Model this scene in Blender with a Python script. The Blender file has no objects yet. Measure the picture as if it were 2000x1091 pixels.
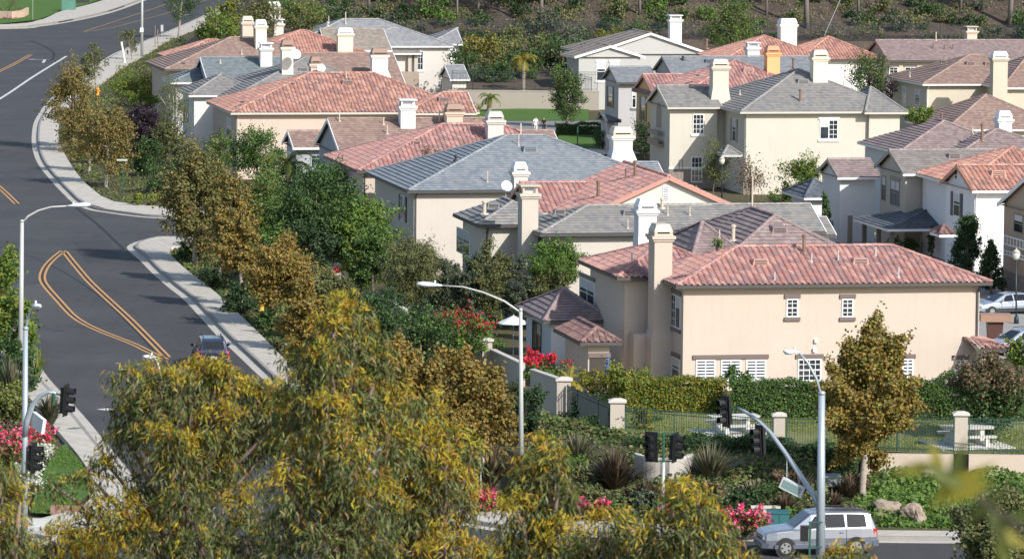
import bpy, bmesh, math, random
import numpy as np
from mathutils import Vector, Matrix
R = math.radians
random.seed(7)
scene = bpy.context.scene
COL = scene.collection

# ------------------------------------------------------------------ camera model
FPX = 9000.0          # focal length in photo pixels (photo 2000 x 1091)
CAMZ = 30.0
PITCH = math.atan(866.5 / FPX)
ROLL = 0.009
_R0 = Vector((1, 0, 0)); _F = Vector((0, math.cos(PITCH), -math.sin(PITCH))); _U0 = Vector((0, math.sin(PITCH), math.cos(PITCH)))
_RV = _R0 * math.cos(ROLL) + _U0 * math.sin(ROLL)
_UV = -_R0 * math.sin(ROLL) + _U0 * math.cos(ROLL)

def ray(px, py):
    return _F + _RV * ((px - 1000) / FPX) + _UV * ((545.5 - py) / FPX)
def proj(p):
    q = Vector(p) - Vector((0, 0, CAMZ)); f = q.dot(_F)
    return 1000 + FPX * q.dot(_RV) / f, 545.5 - FPX * q.dot(_UV) / f
def onz(px, py, z=0.0):
    d = ray(px, py); t = (z - CAMZ) / d.z
    return Vector((d.x * t, d.y * t, z))
def ony(px, py, Y):
    d = ray(px, py); t = Y / d.y
    return Vector((d.x * t, Y, CAMZ + d.z * t))
def scale_at(p):      # photo pixels per metre at p
    return FPX / (Vector(p) - Vector((0, 0, CAMZ))).dot(_F)

# house frame: u runs along the fronts, v runs back
TH = math.atan(1800 / FPX); CT, ST = math.cos(TH), math.sin(TH)
def uv2w(u, v, z): return Vector((u * CT - v * ST, u * ST + v * CT, z))
def w2uv(p): return p[0] * CT + p[1] * ST, -p[0] * ST + p[1] * CT
def uvz(px, py, z): return w2uv(onz(px, py, z))
def onv(px, py, V):   # ray meets plane v = V -> (u, z)
    d = ray(px, py); du, dv = w2uv(d); t = V / dv
    return du * t, CAMZ + d.z * t
def onu(px, py, U):
    d = ray(px, py); du, dv = w2uv(d); t = U / du
    return dv * t, CAMZ + d.z * t
def solve(f, lo, hi, target):
    s = 1 if f(hi) > f(lo) else -1
    for _ in range(50):
        m = (lo + hi) / 2
        if (f(m) - target) * s < 0: lo = m
        else: hi = m
    return (lo + hi) / 2

# ------------------------------------------------------------------ mesh builder
class MB:
    def __init__(s): s.v = []; s.f = []
    def face(s, pts):
        i = len(s.v); s.v.extend([tuple(p) for p in pts]); s.f.append(tuple(range(i, i + len(pts))))
    def quad(s, a, b, c, d): s.face((a, b, c, d))
    def hexa(s, p):       # 8 points: bottom 4 ccw, top 4 ccw
        i = len(s.v); s.v.extend([tuple(q) for q in p])
        for f in ((3,2,1,0),(4,5,6,7),(0,1,5,4),(1,2,6,5),(2,3,7,6),(3,0,4,7)): s.f.append(tuple(i + k for k in f))
    def box(s, x0, y0, z0, x1, y1, z1):
        s.hexa([(x0,y0,z0),(x1,y0,z0),(x1,y1,z0),(x0,y1,z0),(x0,y0,z1),(x1,y0,z1),(x1,y1,z1),(x0,y1,z1)])
    def ubox(s, u0, v0, z0, u1, v1, z1):
        s.hexa([uv2w(*q) for q in ((u0,v0,z0),(u1,v0,z0),(u1,v1,z0),(u0,v1,z0),(u0,v0,z1),(u1,v0,z1),(u1,v1,z1),(u0,v1,z1))])
    def utaper(s, u0, v0, z0, u1, v1, z1, t, t2=None):   # frustum: top inset by t
        t2 = t if t2 is None else t2
        s.hexa([uv2w(*q) for q in ((u0,v0,z0),(u1,v0,z0),(u1,v1,z0),(u0,v1,z0),(u0+t,v0+t2,z1),(u1-t,v0+t2,z1),(u1-t,v1-t2,z1),(u0+t,v1-t2,z1))])
    def beam(s, a, b, w, h=None, up=Vector((0, 0, 1))):
        a = Vector(a); b = Vector(b); h = w if h is None else h
        d = (b - a).normalized(); x = d.cross(up)
        if x.length < 1e-4: x = Vector((1, 0, 0))
        x.normalize(); y = x.cross(d)
        o = [-x*w/2 - y*h/2, x*w/2 - y*h/2, x*w/2 + y*h/2, -x*w/2 + y*h/2]
        s.hexa([a + k for k in o] + [b + k for k in o])
    def tube(s, pts, rad, n=8, cap=True):
        pts = [Vector(p) for p in pts]
        if not isinstance(rad, (list, tuple)): rad = [rad] * len(pts)
        base = len(s.v); prev = None
        for i, p in enumerate(pts):
            d = (pts[min(i+1, len(pts)-1)] - pts[max(i-1, 0)]).normalized()
            if prev is None:
                x = d.cross(Vector((0, 1, 0)))
                if x.length < 1e-3: x = d.cross(Vector((1, 0, 0)))
            else: x = prev - d * prev.dot(d)
            x.normalize(); prev = x; y = d.cross(x)
            for k in range(n):
                a = 2 * math.pi * k / n
                s.v.append(tuple(p + (x * math.cos(a) + y * math.sin(a)) * rad[i]))
        for i in range(len(pts) - 1):
            for k in range(n):
                a = base + i*n + k; b = base + i*n + (k+1) % n
                s.f.append((a, b, b + n, a + n))
        if cap:
            s.f.append(tuple(base + k for k in range(n))[::-1])
            e = base + (len(pts) - 1) * n; s.f.append(tuple(e + k for k in range(n)))
    def lathe(s, c, prof, n=14):    # prof: [(r, z)]
        c = Vector(c); s.tube([c + Vector((0, 0, z + i * 1e-5)) for i, (r, z) in enumerate(prof)], [max(r, 1e-4) for r, z in prof], n)
    def ball(s, c, rx, ry, rz, n=10, m=6):
        base = len(s.v); c = Vector(c)
        for i in range(m + 1):
            t = math.pi * i / m
            for k in range(n):
                a = 2*math.pi*k/n
                s.v.append((c.x + rx*math.sin(t)*math.cos(a), c.y + ry*math.sin(t)*math.sin(a), c.z + rz*math.cos(t)))
        for i in range(m):
            for k in range(n):
                a = base + i*n + k; b = base + i*n + (k+1) % n
                s.f.append((a, a + n, b + n, b))
    def poly(s, pts):              # possibly concave flat polygon, triangulated
        from mathutils.geometry import tessellate_polygon
        i = len(s.v); s.v.extend([tuple(p) for p in pts])
        for t in tessellate_polygon([[Vector(p) for p in pts]]):
            a, b, c = t
            n = (Vector(pts[b]) - Vector(pts[a])).cross(Vector(pts[c]) - Vector(pts[a]))
            s.f.append((i+a, i+b, i+c) if n.z >= 0 else (i+c, i+b, i+a))
    def data(s, name, mat, origin=(0, 0, 0), smooth=False):
        me = bpy.data.meshes.new(name)
        o = Vector(origin)
        me.from_pydata([(p[0]-o[0], p[1]-o[1], p[2]-o[2]) for p in s.v], [], s.f)
        me.materials.append(mat)
        if smooth: me.polygons.foreach_set('use_smooth', [True] * len(me.polygons))
        me.update(); return me
    def build(s, name, mat, parent=None, smooth=False, origin=None):
        org = origin if origin is not None else (world_origin(parent) if parent else (0, 0, 0))
        o = bpy.data.objects.new(name, s.data(name, mat, org, smooth))
        COL.objects.link(o)
        if parent: o.parent = parent
        elif origin is not None: o.location = origin
        return o

def world_origin(o):
    p = Vector((0, 0, 0))
    while o is not None: p = p + o.location; o = o.parent
    return p
def tag(o, label=None, cat=None, group=None, kind=None):
    if label: o['label'] = label
    if cat: o['category'] = cat
    if group: o['group'] = group
    if kind: o['kind'] = kind
    return o
def empty(name, loc, label, cat, group=None):
    o = bpy.data.objects.new(name, None); COL.objects.link(o); o.location = loc
    o.empty_display_size = .3
    return tag(o, label, cat, group)
def copy_tree(o, parent=None):
    c = o.copy(); COL.objects.link(c)
    if parent is not None: c.parent = parent
    for ch in list(o.children): copy_tree(ch, c)
    return c

# ------------------------------------------------------------------ materials
def _nt(name):
    m = bpy.data.materials.new(name); m.use_nodes = True
    nt = m.node_tree; b = nt.nodes['Principled BSDF']
    return m, nt, b
def ramp(nt, cols, interp='LINEAR'):
    r = nt.nodes.new('ShaderNodeValToRGB'); r.color_ramp.interpolation = interp
    e = r.color_ramp.elements
    n = len(cols)
    while len(e) < n: e.new(.5)
    for i, c in enumerate(cols):
        e[i].position = i / max(1, n - 1) if interp == 'LINEAR' else i / n
        e[i].color = (c[0], c[1], c[2], 1)
    return r
def noise(nt, scale, detail=4, vec=None, rough=.55):
    n = nt.nodes.new('ShaderNodeTexNoise'); n.inputs['Scale'].default_value = scale
    n.inputs['Detail'].default_value = detail; n.inputs['Roughness'].default_value = rough
    if vec is None:
        t = nt.nodes.new('ShaderNodeTexCoord'); vec = t.outputs['Object']
    nt.links.new(vec, n.inputs['Vector']); return n
def scaled(nt, s):
    t = nt.nodes.new('ShaderNodeTexCoord'); m = nt.nodes.new('ShaderNodeMapping')
    m.inputs['Scale'].default_value = s; nt.links.new(t.outputs['Object'], m.inputs['Vector']); return m.outputs[0]
def mixc(nt, fac, a, b, mode='MIX'):
    m = nt.nodes.new('ShaderNodeMix'); m.data_type = 'RGBA'; m.blend_type = mode
    if hasattr(fac, 'is_linked') or not isinstance(fac, (int, float)): nt.links.new(fac, m.inputs[0])
    else: m.inputs[0].default_value = fac
    for s, x in ((m.inputs[6], a), (m.inputs[7], b)):
        if isinstance(x, tuple): s.default_value = (x[0], x[1], x[2], 1)
        else: nt.links.new(x, s)
    return m.outputs[2]
def bump(nt, b, h, strength=.3, dist=.02):
    k = nt.nodes.new('ShaderNodeBump'); k.inputs['Strength'].default_value = strength; k.inputs['Distance'].default_value = dist
    nt.links.new(h, k.inputs['Height']); nt.links.new(k.outputs[0], b.inputs['Normal'])
def mul(c, k): return tuple(x * k for x in c)
def m_noise(name, c, rough=.85, scale=3., amt=.15, fine=30., bumpd=.01, metal=0., streak=0.):
    m, nt, b = _nt(name)
    r = ramp(nt, [mul(c, 1 - amt), c, mul(c, 1 + amt * .7)]); n = noise(nt, scale, 6)
    nt.links.new(n.outputs[0], r.inputs[0]); col = r.outputs[0]
    n2 = noise(nt, fine, 3)
    col = mixc(nt, .12, col, n2.outputs[1], 'OVERLAY')
    if streak:
        n3 = noise(nt, 1., 3, scaled(nt, (3.5, 3.5, .25))); r3 = ramp(nt, [(.5, .46, .42), (1, 1, 1), (1, 1, 1)])
        nt.links.new(n3.outputs[0], r3.inputs[0]); col = mixc(nt, streak, col, r3.outputs[0], 'MULTIPLY')
    nt.links.new(col, b.inputs['Base Color'])
    b.inputs['Roughness'].default_value = rough; b.inputs['Metallic'].default_value = metal
    if bumpd: bump(nt, b, n2.outputs[0], .5, bumpd)
    return m
_cache = {}
def stucco(c):
    if c not in _cache: _cache[c] = m_noise('stucco', c, .9, .35, .085, 14., .012, streak=.15)
    return _cache[c]
def paint(c, rough=.5, metal=0.):
    k = ('p', c, rough, metal)
    if k not in _cache: _cache[k] = m_noise('paint', c, rough, 2., .06, 40., .002, metal)
    return _cache[k]
def m_tile(name, cols, big=.22):
    m, nt, b = _nt(name)
    g = nt.nodes.new('ShaderNodeNewGeometry'); r = ramp(nt, cols, 'CONSTANT'); nt.links.new(g.outputs['Random Per Island'], r.inputs[0])
    n = noise(nt, .35, 5); r2 = ramp(nt, [(.62, .60, .60), (1, 1, 1), (1.12, 1.1, 1.06)]); nt.links.new(n.outputs[0], r2.inputs[0])
    c = mixc(nt, big * 2, r.outputs[0], r2.outputs[0], 'MULTIPLY')
    n2 = noise(nt, 9., 4); c = mixc(nt, .22, c, n2.outputs[1], 'OVERLAY')
    nt.links.new(c, b.inputs['Base Color']); b.inputs['Roughness'].default_value = .8
    bump(nt, b, n2.outputs[0], .3, .01)
    return m
def m_glass():
    m, nt, b = _nt('window_glass')
    g = noise(nt, .9, 2); r = ramp(nt, [(.008, .010, .012), (.03, .036, .044), (.10, .12, .14)]); nt.links.new(g.outputs[0], r.inputs[0])
    nt.links.new(r.outputs[0], b.inputs['Base Color']); b.inputs['Roughness'].default_value = .06
    b.inputs['Specular IOR Level'].default_value = .6
    return m

TILE = {
 'red':  m_tile('red_clay_tile', [(0.435,0.220,0.166),(0.533,0.302,0.231),(0.350,0.178,0.144),(0.545,0.327,0.260),(0.299,0.190,0.177),(0.492,0.257,0.194),(0.419,0.234,0.192)]),
 'pink': m_tile('pink_clay_tile', [(0.435,0.216,0.183),(0.524,0.293,0.247),(0.361,0.189,0.172),(0.310,0.200,0.196),(0.527,0.312,0.266),(0.446,0.236,0.203),(0.393,0.234,0.217)]),
 'orange': m_tile('orange_clay_tile', [(0.510,0.258,0.195),(0.434,0.211,0.165),(0.543,0.308,0.236),(0.343,0.192,0.167),(0.515,0.296,0.229)]),
 'gray': m_tile('gray_concrete_tile', [(0.274,0.268,0.257),(0.308,0.296,0.274),(0.239,0.239,0.239),(0.331,0.308,0.285),(0.285,0.274,0.268)]),
 'blue': m_tile('blue_gray_concrete_tile', [(0.244,0.275,0.305),(0.281,0.305,0.329),(0.220,0.250,0.287),(0.305,0.323,0.342),(0.262,0.293,0.317)]),
 'slate': m_tile('dark_slate_tile', [(.13,.15,.17),(.15,.17,.19),(.11,.13,.155),(.165,.185,.20)]),
 'mauve': m_tile('mauve_concrete_tile', [(0.292,0.216,0.205),(0.335,0.254,0.243),(0.259,0.200,0.194),(0.356,0.281,0.265),(0.308,0.232,0.227)]),
 'brown': m_tile('brown_concrete_tile', [(.32,.22,.18),(.36,.25,.205),(.29,.20,.17),(.39,.28,.235),(.335,.235,.20)]),
 'tan':  m_tile('tan_concrete_tile', [(.34,.29,.24),(.37,.32,.27),(.31,.265,.225),(.40,.35,.30)]),
 'maroon': m_tile('maroon_concrete_tile', [(.21,.12,.11),(.25,.15,.135),(.19,.11,.105),(.27,.17,.15)]),
}
BARREL = {'red', 'pink', 'orange', 'maroon'}
GLASS = m_glass()
WHITE = paint((.82, .82, .80)); DKBROWN = paint((.13, .10, .085)); MIDBROWN = paint((.25, .18, .14))
DARK = paint((.03, .03, .03)); METALW = paint((.75, .77, .80), .45, .1); BROWNM = paint((.23, .15, .11), .5, .2)
GALV = paint((.50, .53, .56), .5, .15); COPPER = paint((.50, .20, .10), .5, .2); TANCAP = paint((.55, .47, .38))
GUTD = paint((.075, .072, .072)); GUTL = paint((.55, .52, .46)); GUTW = paint((.80, .80, .78))
WALLIN = paint((.05, .045, .04))
# ------------------------------------------------------------------ roofs
def tile_plane(mb, O, A, B, N, W, bmax, la, ra, barrel, rnd):
    """tiles on a plane: O eave-left corner, A along the eave, B upslope, left edge a=la*b, right edge a=W-ra*b"""
    e, tw = (.42, .345) if barrel else (.36, .32)
    n = max(1, int(round(bmax / e))); e = bmax / n
    prof = [(0, .0), (.15, .062), (.32, .085), (.49, .062), (.64, .0), (1, .0)] if barrel else [(0, 0), (1, 0)]
    lip = .04 if barrel else .06
    V, F = mb.v, mb.f
    for j in range(n):
        b0 = j * e - (.04 if j == 0 else .02); b1 = (j + 1) * e
        L0, R0, L1, R1 = la * b0, W - ra * b0, la * b1, W - ra * b1
        off = (tw / 2 if (j % 2 and not barrel) else 0)
        k0 = int(math.floor((L0 - off) / tw)); k1 = int(math.ceil((R0 - off) / tw))
        for k in range(k0, k1 + 1):
            a0 = k * tw + off; a1 = a0 + tw
            if a1 <= L0 + .01 or a0 >= R0 - .01: continue
            h = rnd.uniform(-.007, .007); i = len(V)
            for t, z in prof:
                a = a0 + (a1 - a0) * t
                p = O + A * min(max(a, L0), R0) + B * b0
                q = O + A * min(max(a, L1), max(R1, L1)) + B * b1
                V.append(tuple(p + N * (.026 if not barrel else lip + z + h - .03))); V.append(tuple(p + N * (lip + z + h))); V.append(tuple(q + N * (.004 + z * .85)))
            for t in range(len(prof) - 1):
                s = i + 3 * t
                F.append((s, s + 3, s + 4, s + 1)); F.append((s + 1, s + 4, s + 5, s + 2))
def caps(mb, P, Q, barrel, rnd):
    P = Vector(P); Q = Vector(Q); d = Q - P; L = d.length
    if L < .3: return
    d.normalize(); x = d.cross(Vector((0, 0, 1))); x.normalize(); y = x.cross(d)
    r = .15 if barrel else .13; n = max(1, int(L / .36)); e = L / n
    for k in range(n):
        a = P + d * (k * e - .03); b = P + d * ((k + 1) * e + .03); i = len(mb.v)
        j = rnd.uniform(-.008, .008)
        for c, rr in ((a, r), (b, r * .82)):
            for t in range(5):
                g = math.pi * t / 4
                mb.v.append(tuple(c + x * math.cos(g) * rr + y * (math.sin(g) * rr * .85 + .03 + j)))
        for t in range(4): mb.f.append((i + t, i + t + 1, i + t + 6, i + t + 5))
        mb.f.append((i, i + 1, i + 2, i + 3, i + 4))

class House:
    def __init__(s, name, label, wall, roof, trim=WHITE, gutter=GUTL, group=None):
        s.name = name; s.label = label; s.wallmat = stucco(wall); s.roof = roof; s.trim = trim; s.gut = gutter; s.group = group
        s.root = None; s.walls = {}; s.rnd = random.Random(name + label)
        s.wings = []
    def ensure(s, p):
        if s.root is None: s.root = empty(s.name, (p[0], p[1], 0), s.label, 'house', s.group)
    def wing(s, fl, xr, ry, ez=5.8, pitch=.37, d=None, ridge='u', ends=(1, 1), roof=None, over=.5, base=-.2, wall=None, walls=True, barge=None, gut=None):
        """fl: pixel of the front-left eave corner; xr: pixel x of the front-right one; ry: pixel row of the ridge.
        ridge 'u' (ends = left, right) or 'v' (ends = front, back): 1 hipped, 0 gabled"""
        w = type('W', (), {})()
        u0, v0 = uvz(fl[0], fl[1], ez)
        s.ensure(uv2w(u0, v0, 0))
        u1 = solve(lambda u: proj(uv2w(u, v0, ez))[0], u0 + .3, u0 + 90, xr)
        W = u1 - u0
        if ridge == 'u':
            if d is None:
                d = solve(lambda D: -proj(uv2w((u0 + u1) / 2, v0 + D / 2, ez + pitch * D / 2))[1], 1., 40., -ry)
            elif ry is not None:
                zr = solve(lambda z: -proj(uv2w((u0 + u1) / 2, v0 + d / 2, z))[1], ez, ez + 12, -ry); pitch = (zr - ez) / (d / 2)
            run = d / 2
        else:
            run = W / 2
            if ry is not None:
                vv = v0 + (run if ends[0] else 0)
                zr = solve(lambda z: -proj(uv2w((u0 + u1) / 2, vv, z))[1], ez, ez + 12, -ry); pitch = (zr - ez) / run
        v1 = v0 + d; rise = run * pitch
        kind = roof or s.roof; barrel = kind in BARREL; mat = TILE[kind]
        sl = math.hypot(1, pitch); bmax = run * sl; ins = 1 / sl
        mb = MB()
        Au, Av = uv2w(1, 0, 0), uv2w(0, 1, 0)
        z = ez
        if ridge == 'u':
            le, re = ends
            if le and re and W < d: d2 = W  # too narrow: becomes pyramid-like
            rl = (u0 + run * le, v0 + run, z + rise); rr = (u1 - run * re, v0 + run, z + rise)
            if rr[0] < rl[0]: m = (rl[0] + rr[0]) / 2; rl = (m, rl[1], rl[2]); rr = (m, rr[1], rr[2])
            P = lambda q: uv2w(*q)
            FL, FR, BL, BR = P((u0, v0, z)), P((u1, v0, z)), P((u0, v1, z)), P((u1, v1, z)); RL, RR = P(rl), P(rr)
            lla = (rl[0] - u0) / bmax; rra = (u1 - rr[0]) / bmax
            B = (RL - FL) - Au * (rl[0] - u0); B.normalize(); N = Au.cross(B)
            tile_plane(mb, FL, Au, B, N, W, bmax, lla, rra, barrel, s.rnd)
            mb.face((FL, FR, RR, RL)); mb.face((BR, BL, RL, RR))
            w.O, w.N = FL, N
            if le:
                B2 = RL - (BL + FL) / 2; A2 = -Av; b2 = B2.length; B2.normalize(); N2 = A2.cross(B2)
                tile_plane(mb, BL, A2, B2, N2, d, b2, (d / 2) / b2, (d / 2) / b2, barrel, s.rnd); mb.face((BL, FL, RL))
                caps(mb, FL, RL, barrel, s.rnd); caps(mb, BL, RL, barrel, s.rnd)
            if re:
                B2 = RR - (BR + FR) / 2; A2 = Av; b2 = B2.length; B2.normalize(); N2 = A2.cross(B2)
                tile_plane(mb, FR, A2, B2, N2, d, b2, (d / 2) / b2, (d / 2) / b2, barrel, s.rnd); mb.face((FR, BR, RR))
                caps(mb, FR, RR, barrel, s.rnd); caps(mb, BR, RR, barrel, s.rnd)
            caps(mb, RL, RR, barrel, s.rnd)
            gables = [g for g, e in (('l', le), ('r', re)) if not e]
        else:
            fe, be = ends; um = (u0 + u1) / 2
            P = lambda q: uv2w(*q)
            FL, FR, BL, BR = P((u0, v0, z)), P((u1, v0, z)), P((u0, v1, z)), P((u1, v1, z))
            rf = (um, v0 + run * fe, z + rise); rb = (um, v1 - run * be, z + rise)
            if rb[1] < rf[1]: m = (rf[1] + rb[1]) / 2; rf = (um, m, rf[2]); rb = (um, m, rb[2])
            RF, RB = P(rf), P(rb)
            B = (RF - FL) - Av * (rf[1] - v0); b2 = B.length; B.normalize(); N = (-Av).cross(B)
            tile_plane(mb, BL, -Av, B, N, d, b2, (v1 - rb[1]) / b2, (rf[1] - v0) / b2, barrel, s.rnd); mb.face((BL, FL, RF, RB))
            w.O, w.N = FL, N
            B = (RF - FR) - Av * (rf[1] - v0); B.normalize(); N = Av.cross(B)
            tile_plane(mb, FR, Av, B, N, d, b2, (rf[1] - v0) / b2, (v1 - rb[1]) / b2, barrel, s.rnd); mb.face((FR, BR, RB, RF))
            if fe:
                B = RF - (FL + FR) / 2; b3 = B.length; B.normalize(); N = Au.cross(B)
                tile_plane(mb, FL, Au, B, N, W, b3, (W / 2) / b3, (W / 2) / b3, barrel, s.rnd); mb.face((FL, FR, RF))
                caps(mb, FL, RF, barrel, s.rnd); caps(mb, FR, RF, barrel, s.rnd)
                w.O, w.N = FL, N
            mb.face((BR, BL, RB)); caps(mb, RF, RB, barrel, s.rnd)
            gables = [g for g, e in (('f', fe), ('b', be)) if not e]
        # soffit
        mb.face((FL + Vector((0,0,-.04)), BL + Vector((0,0,-.04)), BR + Vector((0,0,-.04)), FR + Vector((0,0,-.04))))
        w.roof = mb.build('roof', mat, s.root)
        # gutters / fascia
        g = MB(); t = .07
        gm = gut or s.gut
        if ridge == 'u' or fe_hip(ridge, ends, 'f'): g.ubox(u0 - t, v0 - t, z - .19, u1 + t, v0 + .03, z - .015)
        if ridge == 'v' or ends[0]: g.ubox(u0 - t, v0 + .031, z - .19, u0 + .03, v1 + t, z - .015)
        if ridge == 'v' or ends[1]: g.ubox(u1 - .03, v0 + .031, z - .19, u1 + t, v1 + t, z - .015)
        g.build('gutter', gm, s.root)
        # barge boards at gables
        bm_ = barge or s.trim
        def rake(p, q):
            bb = MB(); bb.beam(p, q, .06, .26); bb.build('barge_board', bm_, s.root)
        for gname in gables:
            if gname in 'lr':
                uu = u0 - .03 if gname == 'l' else u1 + .03
                top = (uu, v0 + run, z + rise - .08)
                rake(uv2w(uu, v0 - .05, z - .1), uv2w(*top))
                if gname == 'l': rake(uv2w(uu, v1 + .05, z - .1), uv2w(*top))
            elif gname == 'f':
                top = ((u0 + u1) / 2, v0 - .03, z + rise - .08)
                rake(uv2w(u0 - .05, v0 - .03, z - .1), uv2w(*top)); rake(uv2w(u1 + .05, v0 - .03, z - .1), uv2w(*top))
        # walls
        a0, a1, c0, c1 = u0 + over, u1 - over, v0 + over, v1 - over
        if ridge == 'u':
            if not ends[0]: a0 = u0 + .28
            if not ends[1]: a1 = u1 - .28
        elif not ends[0]: c0 = v0 + .28
        w.u0, w.u1, w.v0, w.v1 = a0, a1, c0, c1; w.eu0, w.eu1, w.ev0, w.ev1 = u0, u1, v0, v1
        w.ez, w.rise, w.run, w.pitch = ez, rise, run, pitch
        if walls:
            q = MB()
            zt = ez - .06
            q.ubox(a0, c0, base, a1, c1, zt)
            zp = ez + rise - .1
            for gname in gables:
                if gname in 'lr':
                    uu = a0 if gname == 'l' else a1; hh = zt
                    tri = [uv2w(uu, c0, hh), uv2w(uu, c1, hh), uv2w(uu, (v0 + v1) / 2 + (c1 - c0) * .0, zp - .02)]
                    q.face(tri if gname == 'r' else tri[::-1])
                    # small closing strips
                    lift = pitch * over - .12
                    q.face([uv2w(uu, c0, hh), uv2w(uu, c0, hh + lift), uv2w(uu, (v0+v1)/2, zp)])
                    q.face([uv2w(uu, c1, hh), uv2w(uu, (v0+v1)/2, zp), uv2w(uu, c1, hh + lift)])
                else:
                    vv = c0 if gname == 'f' else c1; lift = pitch * over - .12
                    q.face([uv2w(a0, vv, zt), uv2w(a1, vv, zt), uv2w(a1, vv, zt + lift), uv2w((u0 + u1) / 2, vv, zp), uv2w(a0, vv, zt + lift)])
            q.build('wall', stucco(wall) if wall else s.wallmat, s.root)
        s.wings.append(w); return w
    def on_roof(s, w, px, py):
        d = ray(px, py); o = Vector((0, 0, CAMZ)); t = (w.O - o).dot(w.N) / d.dot(w.N)
        return o + d * t
    def vent(s, w, px, py, k=1.):
        p = s.on_roof(w, px, py); u, v = w2uv(p); z = p.z
        mb = MB(); a, dd, h = .42 * k, .75 * k, .34 * k; pz = w.pitch
        P = lambda x, y, q: uv2w(u + x, v + y, z + q)
        b = [P(-a, -dd/2, -dd/2*pz + .02), P(a, -dd/2, -dd/2*pz + .02), P(a, dd/2, dd/2*pz), P(-a, dd/2, dd/2*pz)]
        t = [P(-a*.8, -dd/2 + .05, -dd/2*pz + h), P(a*.8, -dd/2 + .05, -dd/2*pz + h), P(a*.7, dd/2, dd/2*pz + .06), P(-a*.7, dd/2, dd/2*pz + .06)]
        mb.hexa(b + t)
        o = mb.build('roof_vent', TILE[s.roof] if s.roof != 'x' else GALV, w.roof)
        sl = MB()
        for i in range(3):
            f = .2 + i * .26; y0 = -dd/2 - .012 + .05 * f; zz = -dd/2*pz + .02 + (h - .02) * f
            sl.hexa([P(-a*.72, y0, zz), P(a*.72, y0, zz), P(a*.72, y0 + .03, zz), P(-a*.72, y0 + .03, zz), P(-a*.72, y0, zz + .05), P(a*.72, y0, zz + .05), P(a*.72, y0 + .03, zz + .05), P(-a*.72, y0 + .03, zz + .05)])
        sl.build('louver', DARK, w.roof)
    def pipe(s, w, px, py, h=.6, r=.05, mat=None):
        p = s.on_roof(w, px, py); mb = MB()
        mb.tube([p - Vector((0, 0, .1)), p + Vector((0, 0, h))], r, 8)
        if r > .07: mb.lathe(p + Vector((0, 0, h)), [(r * 1.5, 0), (r * 1.5, .1), (r * .3, .17)], 8)
        q = p + Vector((0, 0, .03)); mb.lathe(q, [(r * 2.6, -.06), (r * 2.4, .03), (r * 1.1, .06)], 8)
        mb.build('vent_pipe', mat or TANCAP, w.roof)
    def chimney(s, x0, x1, top, base=None, w=None, v=None, style='shroud', wall=None, dep=1.15, zb=None, capmat=None, flare=None, slabmat=None, split=.8):
        """pixel columns x0..x1 of the body, row of the top of its cap, and the row where it meets roof w (or its plane v)"""
        if v is None: v = w2uv(s.on_roof(w, (x0 + x1) / 2, base))[1]
        cx = (x0 + x1) / 2
        u0, z = onv(x0, top, v); u1, zt = onv(x1, top, v)
        # the left face takes a share of the pixel width
        u0 += dep * ST * .9
        if zb is None: zb = (w.ez - .2) if w else 0
        mat = s.wallmat if wall is None else stucco(wall)
        mb = MB(); h = .62 if style == 'shroud' else .55
        zb1 = zt - h
        mb.ubox(u0, v, zb, u1, v + dep, zb1)
        mb.ubox(u0 - .08, v - .08, zb1 - .32, u1 + .08, v + dep + .08, zb1 - .2)
        if flare:
            f0, zf = onv(flare[0], flare[2], v); f1, _ = onv(flare[1], flare[2], v); f0 += dep * ST * .9
            z2 = zf + flare[3]
            mb.ubox(f0, v - .12, zb - .01, f1, v + dep + .12, zf)
            mb.hexa([uv2w(*q) for q in ((f0,v-.12,zf),(f1,v-.12,zf),(f1,v+dep+.12,zf),(f0,v+dep+.12,zf),(u0,v-.003,z2),(u1,v-.003,z2),(u1,v+dep+.003,z2),(u0,v+dep+.003,z2))])
        ch = mb.build('chimney', mat, s.root)
        cm = capmat or METALW
        c = MB()
        c.ubox(u0 - .16, v - .16, zb1 - .19, u1 + .16, v + dep + .16, zb1 - .02)
        c.build('chimney_crown', slabmat or mat, ch)
        c = MB(); k = MB()
        if style == 'shroud':
            c.ubox(u0 - .02, v - .02, zb1 - .015, u1 + .02, v + dep + .02, zb1 + .1)
            for (a, b) in ((u0 - .01, u0 + .16), (u1 - .16, u1 + .01)): c.ubox(a, v, zb1 + .1, b, v + dep, zb1 + .2)
            k.ubox(u0 + .08, v + .08, zb1 + .05, u1 - .08, v + dep - .08, zb1 + .25)
            c.utaper(u0 - .03, v - .03, zb1 + .2, u1 + .03, v + dep + .03, zt, .16, .2)
        else:
            for a in (u0 + .04, u1 - .18):
                for b in (v + .04, v + dep - .18): c.ubox(a, b, zb1 - .01, a + .14, b + .14, zt - .14)
            c.ubox(u0 - .12, v - .12, zt - .14, u1 + .12, v + dep + .12, zt - .04)
            k.ubox(u0 + .24, v + .24, zb1 - .01, u1 - .24, v + dep - .24, zt - .2)
        cp = c.build('chimney_cap', cm, ch)
        k.build('flue', DARK if style == 'shroud' else GALV, ch)
        return ch
    def dish(s, px, py, v, r=.38):
        u, z = onv(px, py, v); c = uv2w(u, v, z); mb = MB()
        ax = Vector((.25, -.85, .45)).normalized(); x = ax.cross(Vector((0, 0, 1))).normalized(); y = x.cross(ax)
        i = len(mb.v); n = 14
        mb.v.append(tuple(c - ax * .09))
        for q, dd in ((.55, -.055), (1, 0)):
            for k in range(n):
                a = 2*math.pi*k/n; mb.v.append(tuple(c + (x*math.cos(a) + y*math.sin(a))*r*q + ax*dd))
        for k in range(n):
            k2 = (k+1) % n
            mb.f.append((i, i+1+k, i+1+k2)); mb.f.append((i+1+k, i+1+n+k, i+1+n+k2, i+1+k2))
        o = mb.build('satellite_dish', METALW, s.root, True)
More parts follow.
